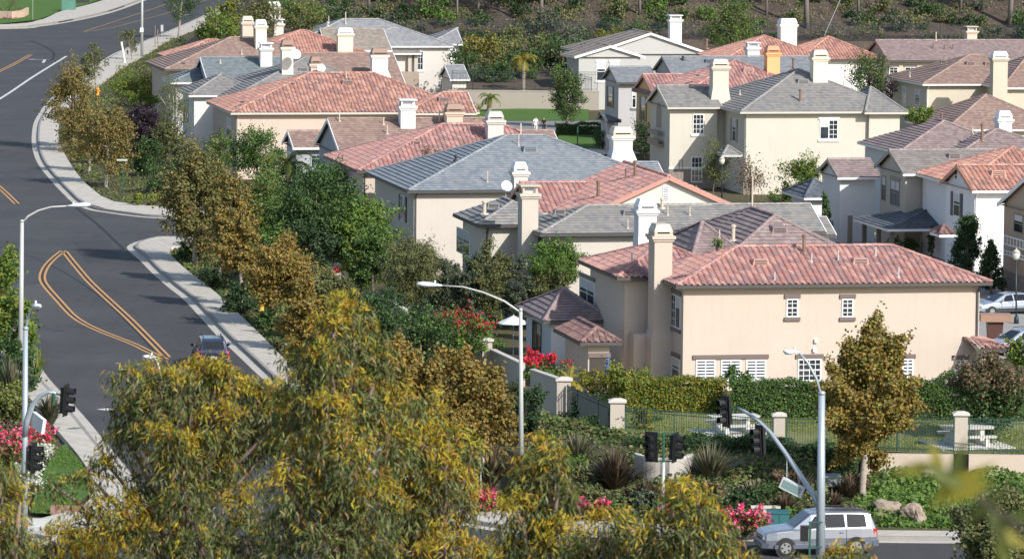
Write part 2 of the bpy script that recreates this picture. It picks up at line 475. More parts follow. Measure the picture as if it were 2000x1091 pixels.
        mb = MB(); mb.tube([c - ax*.09, c - ax*.3 + Vector((0,0,-.25)), c - ax*.3 + Vector((0,0,-.7))], .03, 6)
        mb.tube([c - y*r*.9, c - y*r*.6 + ax*.42], .018, 5); mb.ball(c - y*r*.55 + ax*.45, .06, .06, .06, 6, 4)
        mb.build('bracket', GALV, o)
    def win(s, w, face, x0, y0, x1, y1, style='grid', frame=None, lintel=None, sill=None, shutters=None, nx=2, ny=3, arch=0, prt=None):
        """window on wall face 'front' or 'left' of wing w, from a pixel rectangle (left, top, right, bottom)"""
        front = face == 'front'
        if front:
            pl = w.v0; a0, z1 = onv(x0, y0, pl); a1, _ = onv(x1, y0, pl); zmid = onv((x0+x1)/2, y1, pl)[1]; z1 = onv((x0+x1)/2, y0, pl)[1]
        else:
            pl = w.u0; a1, _ = onu(x0, y0, pl); a0, _ = onu(x1, y0, pl); z1 = onu((x0+x1)/2, y0, pl)[1]; zmid = onu((x0+x1)/2, y1, pl)[1]
        z0 = zmid
        if a0 > a1: a0, a1 = a1, a0
        def bx(mb, p0, p1, q0, q1, o0, o1):     # along, height, out of the wall
            if front: mb.ubox(p0, pl - o1, q0, p1, pl - o0, q1)
            else: mb.ubox(pl - o1, p0, q0, pl - o0, p1, q1)
        fm = frame or WHITE; t = .075
        mb = MB()
        bx(mb, a0, a0 + t, z0, z1, -.02, .05); bx(mb, a1 - t, a1, z0, z1, -.02, .05)
        bx(mb, a0 + t, a1 - t, z0, z0 + t, -.02, .047); bx(mb, a0 + t, a1 - t, z1 - t, z1, -.02, .047)
        ww, hh = a1 - a0, z1 - z0
        bars = []
        if style in ('grid', 'sash', 'slider', 'blinds', 'double'):
            if style == 'sash': bx(mb, a0 + t, a1 - t, z0 + hh*.5 - .03, z0 + hh*.5 + .03, 0, .043)
            if style in ('slider', 'double'): bx(mb, a0 + ww/2 - .04, a0 + ww/2 + .04, z0 + t, z1 - t, 0, .043)
            if style == 'double': bx(mb, a0 + t, a0 + ww/2 - .04, z0 + hh*.5 - .025, z0 + hh*.5 + .025, 0, .04); bx(mb, a0 + ww/2 + .04, a1 - t, z0 + hh*.5 - .025, z0 + hh*.5 + .025, 0, .04)
        if style in ('grid',):
            for i in range(1, nx): x = a0 + ww*i/nx; bx(mb, x - .018, x + .018, z0 + t, z1 - t, 0, .034)
            for i in range(1, ny): q = z0 + hh*i/ny; tt = .035 if (ny % 2 == 0 and i == ny//2) else .018; bx(mb, a0 + t, a1 - t, q - tt, q + tt, 0, .031)
        if style == 'slider':
            for i in range(1, 4): q = z0 + hh*i/4; bx(mb, a0 + ww/2 + .04, a1 - t, q - .02, q + .02, 0, .03)
            bx(mb, a0 + ww*.74, a0 + ww*.74 + .03, z0 + t, z1 - t, 0, .028)
        win = mb.build('window', fm, s.root)
        mb = MB(); bx(mb, a0 + .02, a1 - .02, z0 + .02, z1 - .02, -.03, .012); mb.build('pane', GLASS, win)
        if style == 'blinds':
            mb = MB(); n = max(3, int(hh / .19))
            for i in range(n):
                q = z0 + t + (hh - 2*t) * i / n
                bx(mb, a0 + t, a1 - t, q, q + (hh - 2*t)/n*.58, .012, .026)
            bx(mb, a0 + ww/2 - .03, a0 + ww/2 + .03, z0 + t, z1 - t, .01, .035)
            mb.build('shutter_blind', paint((.66,.69,.72)), win)
        elif style in ('sash', 'double', 'slider'):
            mb = MB(); bx(mb, a0 + t, a0 + (ww/2 if style == 'slider' else ww - t), z0 + hh*.62, z1 - t, .012, .018); mb.build('blind', paint((.55,.56,.57)), win)
        if lintel:
            mb = MB(); bx(mb, a0 - .12, a1 + .12, z1 + .03, z1 + .25, -.02, .09); mb.build('lintel', lintel, win)
        if sill:
            mb = MB(); bx(mb, a0 - .12, a1 + .12, z0 - .2, z0 - .01, -.02, .11); mb.build('sill', sill, win)
        if shutters:
            sw = min(.55, max(.35, ww * .45))
            for (p, q) in ((a0 - sw - .04, a0 - .04), (a1 + .04, a1 + sw + .04)):
                mb = MB(); bx(mb, p, q, z0, z1, -.02, .07)
                for i in range(1, 8): zz = z0 + hh*i/8; bx(mb, p + .05, q - .05, zz - .03, zz + .03, .07, .085)
                mb.build('shutter', shutters, s.root)
        return win
    def box(s, name, mat, u0, v0, z0, u1, v1, z1, parent=None):
        mb = MB(); mb.ubox(u0, v0, z0, u1, v1, z1); return mb.build(name, mat, parent or s.root)
    def spout(s, w, side='l', dz=0.):
        u = w.u0 + .12 if side == 'l' else w.u1 - .12
        mb = MB(); mb.ubox(u - .045, w.v0 - .1, .1, u + .045, w.v0 - .01, w.ez - .55)
        mb.beam(uv2w(u, w.v0 - .055, w.ez - .56), uv2w(u, w.ev0, w.ez - .17), .09)
        mb.build('downspout', s.gut, s.root)
    def finish(s):
        pass
def fe_hip(ridge, ends, w): return ridge == 'v' and ends[0]
# ------------------------------------------------------------------ the houses
HG = 'tile roofed houses of the estate'
PEACH = (.575, .485, .405); LTGRAY = (.60, .57, .53)
# A: front peach house
A = House('house', 'nearest peach stucco house, pink barrel tiles and dark lintels, behind the clipped hedge', PEACH, 'pink', gutter=GUTD, group=HG)
a1 = A.wing((1322, 557), 1936, 481)
a2 = A.wing((1207, 541), 1450, 473, d=10)
a3 = A.wing((1135, 668), 1212, 640, ez=2.75, roof='maroon', ridge='v', d=7, ends=(1, 1))
a4 = A.wing((1914, 680), 1972, 648, ez=2.3, d=6, ends=(0, 1), barge=A.wallmat)
A.chimney(1270, 1314, 438, v=a1.v0 + 2.6, dep=1.5, zb=0, flare=(1262, 1330, 662, .45), capmat=TANCAP)
A.box('chimney_foot', A.wallmat, a1.u0 - 1.9, a1.v0 + 3.7, 0, a1.u0 - 1.0, a1.v0 + 5., 2.7)
for (px, py, k) in ((1483, 513, 1.15), (1678, 511, 1.15)): A.vent(a1, px, py, k)
for (px, py, h, r) in ((1570, 494, .9, .09), (1513, 548, .5, .04), (1585, 512, .5, .04), (1637, 510, .6, .04), (1755, 542, .6, .04), (1710, 499, .5, .04)): A.pipe(a1, px, py, h, r, GALV if r < .05 else BROWNM)
A.pipe(a2, 1234, 515, .6, .04)
DL = dict(lintel=paint((.17, .13, .12)), sill=paint((.17, .13, .12)))
A.win(a1, 'front', 1536, 583, 1559, 619, 'grid', nx=2, ny=4, **DL)
A.win(a1, 'front', 1644, 583, 1667, 619, 'grid', nx=2, ny=4, **DL)
for i, (x0, x1) in enumerate(((1359, 1397), (1408, 1447), (1457, 1496))): A.win(a1, 'front', x0, 702, x1, 744, 'blinds')
A.win(a1, 'front', 1558, 700, 1604, 744, 'grid', nx=4, ny=4, lintel=DL['lintel'])
A.win(a1, 'front', 1762, 700, 1784, 740, 'blinds', lintel=DL['lintel'])
A.win(a1, 'front', 1864, 702, 1888, 741, 'blinds', lintel=DL['lintel'])
za, zb_ = onv(1357, 702, a1.v0)[1], onv(1357, 695, a1.v0)[1]
ua, ub = onv(1353, 700, a1.v0)[0], onv(1501, 700, a1.v0)[0]
A.box('lintel', DL['lintel'], ua, a1.v0 - .1, za + .03, ub, a1.v0 + .02, za + .25)
A.win(a1, 'left', 1311, 575, 1330, 640, 'slider', **DL)
A.win(a1, 'left', 1313, 698, 1328, 742, 'sash', lintel=DL['lintel'])
A.win(a2, 'left', 1133, 545, 1162, 600, 'double', **DL)
# front door, lintel, lamp on the left block
u0, z1 = onv(1152, 698, a3.v0 + .0); u1, _ = onv(1188, 698, a3.v0)
A.box('door', paint((.06, .045, .04)), u0, a3.v0 - .05, 0, u1, a3.v0 + .02, z1)
A.box('door_lintel', DL['lintel'], u0 - .12, a3.v0 - .12, z1 + .005, u1 + .12, a3.v0 + .02, z1 + .26)
ul, zl = onv(1207, 700, a3.v0 + 1.2)
A.spout(a1, 'r')
mb = MB(); mb.utaper(ul - .12, a2.v0 - .3, zl - .25, ul + .12, a2.v0 - .04, zl + .25, .04); mb.ubox(ul - .03, a2.v0 - .06, zl, ul + .03, a2.v0 + .02, zl + .32); mb.build('wall_lamp', DARK, A.root)
for (x, y) in ((1593, 665), (1590, 683)):
    u, z = onv(x, y, a1.v0); A.box('wall_vent', WHITE, u - .09, a1.v0 - .14, z - .1, u + .09, a1.v0 + .02, z + .1)
A.finish()

# B: mauve roofed house behind A
B = House('house', 'house with mauve flat tiles and tall white chimney directly behind the nearest peach house', (.66, .62, .58), 'mauve', gutter=GUTD, group=HG)
b1 = B.wing((1352, 502), 1460, 434)
b2 = B.wing((1388, 492), 1655, 404)
b3 = B.wing((1418, 505), 1672, 421, ridge='v', d=9.5, ends=(1, 0))
b4 = B.wing((1063, 626), 1195, 563, ez=2.8, d=8, roof='mauve', wall=(.72, .74, .76))
B.chimney(1241, 1283, 389, v=b1.v0 + .4, dep=1.2, zb=1, wall=(.78, .78, .77), flare=(1239, 1284, 470, .3))
B.vent(b3, 1520, 448, 1.2)
for (px, py, h, r) in ((1432, 470, .8, .11), (1405, 465, .5, .04)): B.pipe(b1, px, py, h, r)
B.pipe(b3, 1530, 440, .1, .04); B.pipe(b2, 1469, 415, 2.2, .05)
v0_, _z = onu(1049, 640, b4.u0)
B.win(b4, 'left', 1041, 628, 1058, 690, 'slider', frame=DARK)
B.finish()

# C: gray tiled long house with tan chimney
C = House('house', 'gray tiled house with tall tan chimney, just behind the mauve roofed house', (.60, .55, .48), 'gray', gutter=GUTD, group=HG)
c1 = C.wing((935, 439), 1098, 394, ridge='v', d=8.5, ends=(1, 1), pitch=.37)
c2 = C.wing((1056, 456), 1612, 401, ends=(1, 0))
c3 = C.wing((1590, 458), 1632, 425, ends=(0, 0), ez=5.3)
C.chimney(1013, 1052, 360, v=c2.v0 + 1.6, dep=1.3, zb=0, style='legs', wall=(.56, .50, .43), capmat=TANCAP)
C.win(c1, 'left', 893, 448, 918, 497, 'double', lintel=None)
for (px, py) in ((962, 402),): C.vent(c1, px, py, 1)
C.vent(c2, 1228, 417, 1.1); C.vent(c2, 1092, 415, .9)
for (px, py, h, r) in ((1226, 447, .6, .04), (1304, 421, .6, .04), (1347, 421, .6, .04), (1293, 407, .5, .09), (946, 418, .7, .12)): C.pipe(c2 if px > 1000 else c1, px, py, h, r)
C.spout(c1, 'l')
C.finish()

# D: red gable house
D = House('house', 'red barrel tiled house with a cream gable holding a striped vent', (.64, .60, .53), 'pink', trim=paint((.52, .26, .2)), gutter=GUTL, group=HG)
d1 = D.wing((1118, 432), 1492, 345, ridge='v', d=13, ends=(0, 0))
d2 = D.wing((1040, 415), 1205, 357, ends=(0, 0))
d3 = D.wing((1380, 402), 1432, 364, ends=(0, 1), ez=5.4)
u0, z1 = onv(1294, 363, d1.v0); u1, z0 = onv(1306, 391, d1.v0)
mb = MB(); mb.ubox(u0, d1.v0 - .05, z0, u1, d1.v0 + .02, z1)
gv = mb.build('gable_vent', WHITE, D.root); mb = MB()
for i in range(6): mb.ubox(u0 + .05, d1.v0 - .065, z0 + .05 + i*(z1-z0)/6.2, u1 - .05, d1.v0 - .04, z0 + .05 + (i+.5)*(z1-z0)/6.2)
mb.build('louver', paint((.25, .25, .27)), gv)
for (px, py, h, r) in ((1168, 385, .9, .1), (1240, 345, .9, .09), (1222, 350, .7, .05)): D.pipe(d1, px, py, h, r, BROWNM)
D.chimney(999, 1031, 317, v=d2.v0 + 7.2, dep=1.1, zb=4, wall=(.72, .68, .6))
D.dish(990, 363, d2.v0 + 6.5)
D.finish()

# E: blue gray pyramid roof
E = House('house', 'cream house with broad blue gray hip roof and navy shutters behind dark green trees', (.60, .545, .48), 'blue', gutter=GUTD, group=HG)
e1 = E.wing((797, 372), 1345, 265)
e2 = E.wing((1150, 374), 1312, 318, ends=(1, 0))
E.win(e1, 'left', 783, 382, 792, 432, 'slider', shutters=paint((.05, .07, .10)))
E.vent(e1, 1034, 293, 1.3); E.pipe(e1, 1013, 285, .8, .04); E.pipe(e1, 952, 357, .8, .04); E.pipe(e1, 890, 315, .3, .08, DARK)
E.chimney(1192, 1236, 248, v=e2.ev0 + 6.6, dep=1.4, zb=3, wall=(.72, .69, .64), capmat=TANCAP, flare=(1186, 1243, 312, .7))
E.spout(e1, 'l')
E.finish()

# F: red hip
F_ = House('house', 'peach house with red barrel hip roof just left of the broad blue gray roof', (.58, .49, .41), 'pink', gutter=GUTD, group=HG)
f1 = F_.wing((698, 333), 1215, 243)
f2 = F_.wing((1085, 336), 1203, 289, ends=(1, 1))
F_.win(f1, 'left', 682, 348, 692, 384, 'sash', shutters=paint((.04, .05, .06)))
F_.chimney(948, 984, 218, 279, f1, dep=1.2, wall=(.56, .54, .50), capmat=paint((.42, .40, .38)))
F_.vent(f1, 813, 280, .8); F_.pipe(f1, 908, 258, .4, .04); F_.pipe(f1, 1017, 262, .8, .06)
F_.spout(f1, 'l')
F_.finish()

# G: brown flat tile with small gable
G_ = House('house', 'gray walled house with brown flat tiles and small white edged gable', (.40, .41, .42), 'brown', gutter=GUTW, group=HG)
g2 = G_.wing((665, 303), 1012, 232, ends=(0, 0))
g3 = G_.wing((900, 304), 1102, 256, ends=(1, 0), ez=5.5)
g1 = G_.wing((573, 288), 668, 256, ends=(0, 0), ez=5.3)
G_.chimney(778, 812, 193, 252, g2, style='legs', wall=(.72, .72, .70))
G_.chimney(868, 904, 203, 256, g2, wall=(.62, .48, .38), capmat=BROWNM)
for (px, py, h) in ((663, 238, .6), (749, 244, .6), (756, 262, .7), (858, 238, .8)): G_.pipe(g2, px, py, h, .05)
G_.win(g1, 'front', 607, 302, 628, 326, 'grid', frame=paint((.42,.46,.48))); G_.win(g1, 'left', 561, 296, 569, 318, 'sash')  # light front frame painted blue gray to stand in for shade
G_.finish()

# H: big red hip
H = House('house', 'peach house with the longest red barrel tile roof in the left row', (.60, .48, .40), 'red', gutter=GUTL, group=HG)
h1 = H.wing((452, 220), 935, 143)
h2 = H.wing((790, 221), 930, 181, ends=(1, 0))
H.vent(h1, 678, 163, 1.3); H.vent(h2, 866, 196, 1.3); H.vent(h1, 572, 165, .5); H.vent(h1, 473, 200, .5)
H.pipe(h1, 599, 212, .5, .05, BROWNM); H.pipe(h1, 687, 212, .6, .05, BROWNM); H.pipe(h1, 676, 152, .6, .05)
H.win(h1, 'left', 443, 231, 452, 272, 'sash')
H.chimney(603, 627, 111, v=h1.v0 + 8.5, dep=1.2, zb=4, wall=(.66, .54, .46), capmat=BROWNM)
H.dish(628, 133, h1.v0 + 7.6)
H.spout(h1, 'l')
H.finish()

# I: gray with white wall
I_ = House('house', 'gray tiled house with plain white end wall, behind the longest red roof', (.72, .70, .66), 'gray', gutter=GUTW, group=HG)
i1 = I_.wing((370, 186), 520, 145)
i2 = I_.wing((447, 194), 800, 113)
I_.chimney(547, 573, 79, 146, i2, wall=(.74, .68, .58), capmat=BROWNM)
I_.dish(578, 106, i2.v0 + 3.5, .5)
I_.vent(i2, 592, 137, 1.); I_.vent(i1, 393, 160, .5)
I_.win(i1, 'left', 361, 195, 368, 238, 'double', frame=paint((.1,.12,.15))); I_.win(i2, 'left', 429, 198, 434, 235, 'sash')
I_.finish()

# J: blue gray with gable
J = House('house', 'house with slate blue flat tile roof and white edged gable behind the plum tree', (.52, .51, .50), 'slate', gutter=GUTW, group=HG)
TILE['j'] = m_tile('green_slate_tile', [(.20,.235,.25),(.225,.26,.27),(.18,.215,.235),(.24,.27,.28)])
j1 = J.wing((404, 155), 748, 112, ends=(0, 0), roof='j')
j2 = J.wing((335, 161), 420, 131, ends=(1, 0), roof='j', ez=5.3)
J.chimney(505, 532, 83, 132, j1, style='legs', wall=(.62, .62, .60))
for (px, py, h) in ((430, 124, .4), (665, 140, 1.0)): J.pipe(j1, px, py, h, .06)
J.finish()

# K: brown + red at the far left
K = House('house', 'pink brown tiled house with three chimney stacks nearest the upper road', (.62, .50, .40), 'brown', gutter=GUTD, group=HG)
k1 = K.wing((322, 136), 680, 74)
k2 = K.wing((330, 114), 520, 78, roof='red')
K.chimney(470, 495, 32, v=k1.v0 + 9, dep=1.2, zb=4, wall=(.66, .52, .42), capmat=TANCAP)
K.chimney(496, 521, 39, 97, k1, wall=(.72, .66, .55), capmat=METALW)
K.pipe(k1, 472, 106, .5, .05); K.vent(k1, 358, 125, .5)
K.finish()

# L: red behind
L_ = House('house', 'house with orange red barrel tile roof and cream chimney in the far left cluster', (.66, .56, .45), 'orange', gutter=GUTD, group=HG)
l1 = L_.wing((480, 112), 740, 60)
L_.chimney(657, 690, 55, 112, l1, wall=(.74, .66, .52))
L_.chimney(520, 548, 4, v=l1.v0 + 12, dep=1.3, zb=4, wall=(.62, .58, .52), capmat=METALW)
L_.chimney(533, 554, 37, v=l1.v0 + 10.5, dep=1., zb=4, style='legs', wall=(.62, .58, .52))
L_.finish()
L2 = House('house', 'house with brown flat tiles and white chimney stack peeping over the longest red roof', (.68, .60, .5), 'brown', gutter=GUTW, group=HG)
l2 = L2.wing((600, 166), 792, 104, ends=(0, 0))
L2.chimney(723, 758, 95, v=l2.v0 - .3, dep=1.2, zb=2, wall=(.80, .77, .71), capmat=BROWNM, flare=(722, 763, 150, .6))
L2.finish()

# M: far gray house with balcony
M_ = House('house', 'pale gray tiled house with white side wall and stone balcony, backmost of the left row', (.62, .58, .53), 'gray', gutter=GUTW, group=HG)
TILE['m'] = m_tile('pale_gray_tile', [(.30,.31,.32),(.34,.345,.35),(.27,.28,.30),(.36,.36,.355)])
m1 = M_.wing((565, 90), 886, 38, roof='m')
m2 = M_.wing((700, 88), 868, 56, roof='m', ez=5.9)
m6 = M_.wing((838, 86), 904, 55, roof='m', ends=(1, 0), ez=5.85, wall=(.76, .74, .70))
m4 = M_.wing((640, 98), 765, 57, roof='tan', ends=(0, 0))
m3 = M_.wing((725, 104), 822, 84, roof='gray', ends=(0, 0), ez=5.0, walls=False)
zb = 0.
for px in (737, 800, 812):
    u, _ = onv(px, 120, m3.v0 + .2); M_.box('post', paint((.50, .45, .38)), u - .2, m3.v0, 0, u + .2, m3.v0 + .4, 4.95)
u0, zt = onv(727, 140, m3.v0); u1, _ = onv(818, 140, m3.v0)
M_.box('balcony', m_noise('stone', (.36, .29, .24), .9, 6., .4, 12., .05), u0, m3.v0 - .15, .2, u1, m3.v0 - .01, zt)
M_.box('balcony_back', stucco((.7, .66, .6)), u0, m3.v0 + 3.4, 0, u1, m3.v0 + 3.6, 4.9)
M_.win(m1, 'front', 815, 100, 827, 137, 'grid', sill=WHITE)
M_.win(m6, 'front', 876, 98, 881, 120, 'sash'); 
m5 = M_.wing((880, 155), 917, 128, roof='m', ends=(0, 0), ez=3.1, wall=(.74, .70, .63))
M_.chimney(733, 760, -60, v=m1.v0+3, dep=1, zb=5) if False else None
M_.pipe(m1, 642, 45, .8, .05); M_.pipe(m1, 675, 47, 1.4, .06); M_.pipe(m1, 640, 52, .4, .1)
M_.finish()

# N: white gabled house
N_ = House('house', 'gray house with twin white edged gables facing the lawn', (.47, .465, .44), 'tan', trim=WHITE, gutter=GUTW, group=HG)
n1 = N_.wing((1123, 111), 1260, 90, ridge='v', d=7, ends=(0, 0))
n2 = N_.wing((1152, 105), 1388, 65, ridge='v', d=16, ends=(0, 1))
N_.chimney(1306, 1332, 29, v=n2.v0 + 6.5, dep=1.1, zb=5, style='legs', wall=(.70, .70, .68))
N_.pipe(n2, 1380, 95, .9, .12, BROWNM)
for (x0, y0, x1, y1) in ((1165, 122, 1183, 158), (1191, 122, 1209, 158), (1151, 198, 1167, 231)):
    N_.win(n1, 'front', x0, y0, x1, y1, 'sash', sill=WHITE, lintel=WHITE)
N_.finish()

# O: lavender gray house
O_ = House('house', 'lavender gray house with dark edged gable beside the twin gabled house', (.46, .44, .44), 'slate', trim=paint((.14, .14, .15)), gutter=GUTD, group=HG)
TILE['o'] = m_tile('steel_blue_tile', [(.24,.26,.28),(.27,.285,.30),(.22,.24,.265),(.29,.30,.31)])
o1 = O_.wing((1205, 161), 1285, 131, ends=(0, 0), roof='o')
o2 = O_.wing((1312, 147), 1600, 111, ends=(0, 0), roof='o')
o3 = O_.wing((1183, 236), 1212, 219, ends=(0, 1), roof='slate', ez=2.9)
O_.win(o1, 'left', 1188, 168, 1197, 210, 'sash', frame=paint((.2,.2,.22)), shutters=paint((.14,.14,.16)))
O_.win(o1, 'front', 1234, 173, 1243, 211, 'sash', sill=paint((.2,.2,.22)))
O_.chimney(1457, 1484, 82, v=o2.v0 + 5.5, dep=1.1, zb=5, style='legs', wall=(.66, .66, .64))
O_.vent(o2, 1385, 121, 1.2); O_.pipe(o2, 1334, 118, .3, .1, DARK)
O_.finish()

# P: yellow house
P_ = House('house', 'golden yellow stucco house with rose red barrel roof and copper topped orange chimney', (.66, .47, .22), 'pink', trim=paint((.50, .24, .18)), gutter=GUTD, group=HG)
p1 = P_.wing((1276, 185), 1360, 146, ends=(0, 0))
p2 = P_.wing((1318, 196), 1640, 118)
P_.chimney(1495, 1524, 90, 144, p2, wall=(.72, .42, .19), capmat=COPPER)
P_.vent(p2, 1460, 138, 1.3); P_.vent(p2, 1362, 148, .6)
P_.win(p1, 'left', 1252, 188, 1261, 236, 'sash', frame=paint((.35, .26, .14)), shutters=paint((.20, .17, .12)))
P_.finish()

# Q: big beige house
Q = House('house', 'large pale beige house with gray hip roof, two chimneys and a broad blank wall', (.60, .555, .47), 'gray', trim=GUTL, gutter=GUTL, group=HG)
q2 = Q.wing((1447, 218), 1768, 136, ez=7.0)
q1 = Q.wing((1305, 209), 1410, 168, ends=(0, 0), ez=7.0)
q3 = Q.wing((1690, 219), 1772, 170, ends=(1, 1), ez=6.95, base=-.2)
Q.chimney(1388, 1424, 116, v=q1.v0 + .9, dep=1.3, zb=0, capmat=TANCAP, flare=(1381, 1428, 208, 1.6))
Q.chimney(1585, 1618, 98, 162, q2, wall=(.72, .66, .53), capmat=TANCAP)
Q.vent(q2, 1567, 160, 1.3); Q.pipe(q2, 1563, 198, .9, .1, BROWNM); Q.pipe(q2, 1648, 170, .6, .05); Q.pipe(q2, 1549, 137, .9, .1, BROWNM); Q.pipe(q2, 1445, 185, .4, .05)
Q.win(q2, 'front', 1601, 234, 1637, 272, 'slider', lintel=WHITE, sill=WHITE)
Q.win(q1, 'front', 1353, 223, 1375, 262, 'grid', nx=3, ny=4, sill=WHITE)
Q.win(q1, 'front', 1350, 306, 1372, 356, 'grid', nx=3, ny=4)
Q.win(q1, 'front', 1326, 312, 1334, 352, 'sash', frame=paint((.30, .27, .23)))
Q.win(q2, 'left', 1431, 232, 1438, 277, 'sash', shutters=paint((.30, .29, .26)))
# arched niche, timber balcony and stone base of the left gable
STONE = m_noise('stone', (.26, .21, .18), .9, 5., .5, 10., .06)
v0, zt = onu(1276, 275, q1.u0); vv1, zt2 = onu(1297, 252, q1.u0)
va, vb = min(v0, vv1), max(v0, vv1)
for k, (ya, yb) in enumerate(((253, 262), (270, 278))):
    zA = onu(1285, yb, q1.u0)[1]; zB = onu(1285, ya, q1.u0)[1]
    Q.box('balcony_rail', paint((.20, .16, .12)), q1.u0 - .55, va, zA, q1.u0 - .4, vb, zB)
Q.box('balcony_floor', paint((.3, .25, .2)), q1.u0 - .55, va, zA - .2, q1.u0 + .02, vb, zA - .02)
mb = MB(); vm = (va + vb) / 2; zs = onu(1288, 250, q1.u0)[1]; z_t = onu(1288, 222, q1.u0)[1]
pts = [(vm + 1., zs), (vm - 1., zs)] + [(vm - 1.*math.cos(t*math.pi/8), z_t + 1.*math.sin(t*math.pi/8)) for t in range(9)]
mb.face([uv2w(q1.u0 - .01, a, b) for a, b in pts][::-1]); mb.build('niche', stucco((.36, .31, .25)), Q.root)
ua_, zs = onv(1300, 330, q1.v0); Q.box('stone_base', STONE, q1.u0 - .03, q1.v0 - .025, -1.5, q1.u1 + .0, q1.v0 + .02, zs)
Q.box('stone_cap', WHITE, q1.u0 - .05, q1.v0 - .04, zs + .002, q1.u1 - .05, q1.v0 + .02, zs + .16)
up, zp = onv(1428, 350, q2.v0); uq, _ = onv(1449, 350, q2.v0)
Q.box('stone_pillar', STONE, q2.u0 - .1, q2.v0 - .1, -1.5, q2.u0 + .75, q2.v0 + .02, zp)
q4 = Q.wing((1412, 302), 1449, 285, ends=(1, 1), ez=4.0, d=3., walls=False)
Q.spout(q2, 'l'); Q.spout(q2, 'r')
Q.finish()

# R: far red roofs with white gable
R_ = House('house', 'far house with bright red barrel roofs, white chimney and small white gable', (.84, .82, .78), 'orange', trim=WHITE, gutter=GUTD, group=HG)
r1 = R_.wing((1415, 117), 1625, 70)
r2 = R_.wing((1560, 116), 1730, 72)
r3 = R_.wing((1612, 113), 1664, 97, ridge='v', d=8, ends=(0, 0))
R_.chimney(1521, 1557, 37, v=r1.v0 + 5.5, dep=1.6, zb=5, wall=(.82, .80, .76))
R_.win(r3, 'front', 1622, 127, 1635, 152, 'sash', frame=WHITE)
R_.finish()
# S
S_ = House('house', 'long low brown tiled house along the foot of the slope at far right', (.58, .51, .41), 'mauve', trim=MIDBROWN, gutter=GUTD, group=HG)
s1 = S_.wing((1735, 118), 2120, 79, ends=(0, 0))
S_.win(s1, 'front', 1737, 131, 1754, 149, 'grid', lintel=DKBROWN); S_.win(s1, 'front', 1767, 131, 1789, 149, 'grid', lintel=DKBROWN)
S_.chimney(1886, 1909, 51, v=s1.v0 + 7, dep=1.2, zb=5, style='legs', wall=(.66, .54, .43), capmat=TANCAP)
for (px, py) in ((1823, 95), (1845, 98), (1861, 97)): S_.pipe(s1, px, py, .6, .06, BROWNM)
S_.pipe(s1, 1828, 80, 1., .06)
S_.finish()
# T: tan house with tall chimney
T_ = House('house', 'tan stucco house with brown hip roof and tall cream chimney rising through it', (.60, .53, .42), 'brown', gutter=GUTW, group=HG)
t1 = T_.wing((1803, 164), 2080, 108)
t2 = T_.wing((1958, 171), 2140, 110)
t3 = T_.wing((1848, 253), 2085, 185, ez=3.0, pitch=.42)
T_.chimney(1937, 1969, 101, v=t2.v0 - .9, dep=1.1, zb=1)
T_.vent(t1, 1894, 125, 1.2); T_.vent(t1, 1930, 126, 1.2); T_.vent(t1, 1842, 122, .7); T_.pipe(t1, 1777, 150, .5, .05)
T_.pipe(t3, 1839, 240, .8, .1, BROWNM)
T_.win(t1, 'left', 1762, 169, 1770, 207, 'sash', sill=None); T_.win(t1, 'left', 1788, 175, 1797, 206, 'sash')
T_.spout(t1, 'l')
T_.finish()
# U: mauve hip with taupe gable
U_ = House('house', 'taupe house with layered mauve roofs, dark porch and small white wing', (.50, .455, .38), 'mauve', trim=paint((.28, .26, .23)), gutter=GUTW, group=HG)
u1_ = U_.wing((1757, 297), 2000, 237, ridge='v', d=12, ends=(1, 1), wall=(.66, .66, .66))
u2_ = U_.wing((1870, 302), 2090, 254, ends=(1, 1))
u3_ = U_.wing((1765, 339), 2090, 293, ends=(0, 0), roof='tan')
TILE['u'] = m_tile('taupe_tile', [(.27,.24,.22),(.30,.27,.25),(.25,.22,.21),(.32,.29,.265)])
u3_.roof.data.materials[0] = TILE['u']
u5_ = U_.wing((1637, 346), 1720, 311, ends=(0, 0), ez=4.9, wall=(.70, .70, .70), gut=GUTW)
u6_ = U_.wing((1572, 386), 1650, 350, ez=2.6, roof='slate', wall=(.7, .7, .7))
u7_ = U_.wing((1735, 447), 1850, 408, ez=2.2, roof='slate', ends=(1, 0), walls=False, d=9)
for px, py in ((1660, 470), (1688, 472), (1716, 474), (1742, 476)):
    v, _ = onu(px, 440, u7_.eu0 + .5); U_.box('porch_post', paint((.22, .19, .16)), u7_.eu0 + .4, v, 0, u7_.eu0 + .7, v + .3, 2.15)
U_.win(u3_, 'left', 1740, 352, 1758, 402, 'double', frame=paint((.25,.23,.2)), lintel=paint((.25,.23,.2)))
U_.win(u3_, 'left', 1723, 343, 1731, 392, 'sash', frame=paint((.25,.23,.2)))
U_.win(u3_, 'front', 1797, 457, 1808, 500, 'sash')
U_.vent(u3_, 1862, 306, 1.2); U_.pipe(u2_, 1899, 262, .5, .06); U_.pipe(u2_, 1918, 275, 1.2, .11, BROWNM)
U_.chimney(1947, 1977, 217, v=u2_.v0 + 5.0, dep=1.1, zb=5, wall=(.74, .74, .72))
U_.dish(1962, 248, u2_.v0 + 4.5, .45)
U_.finish()
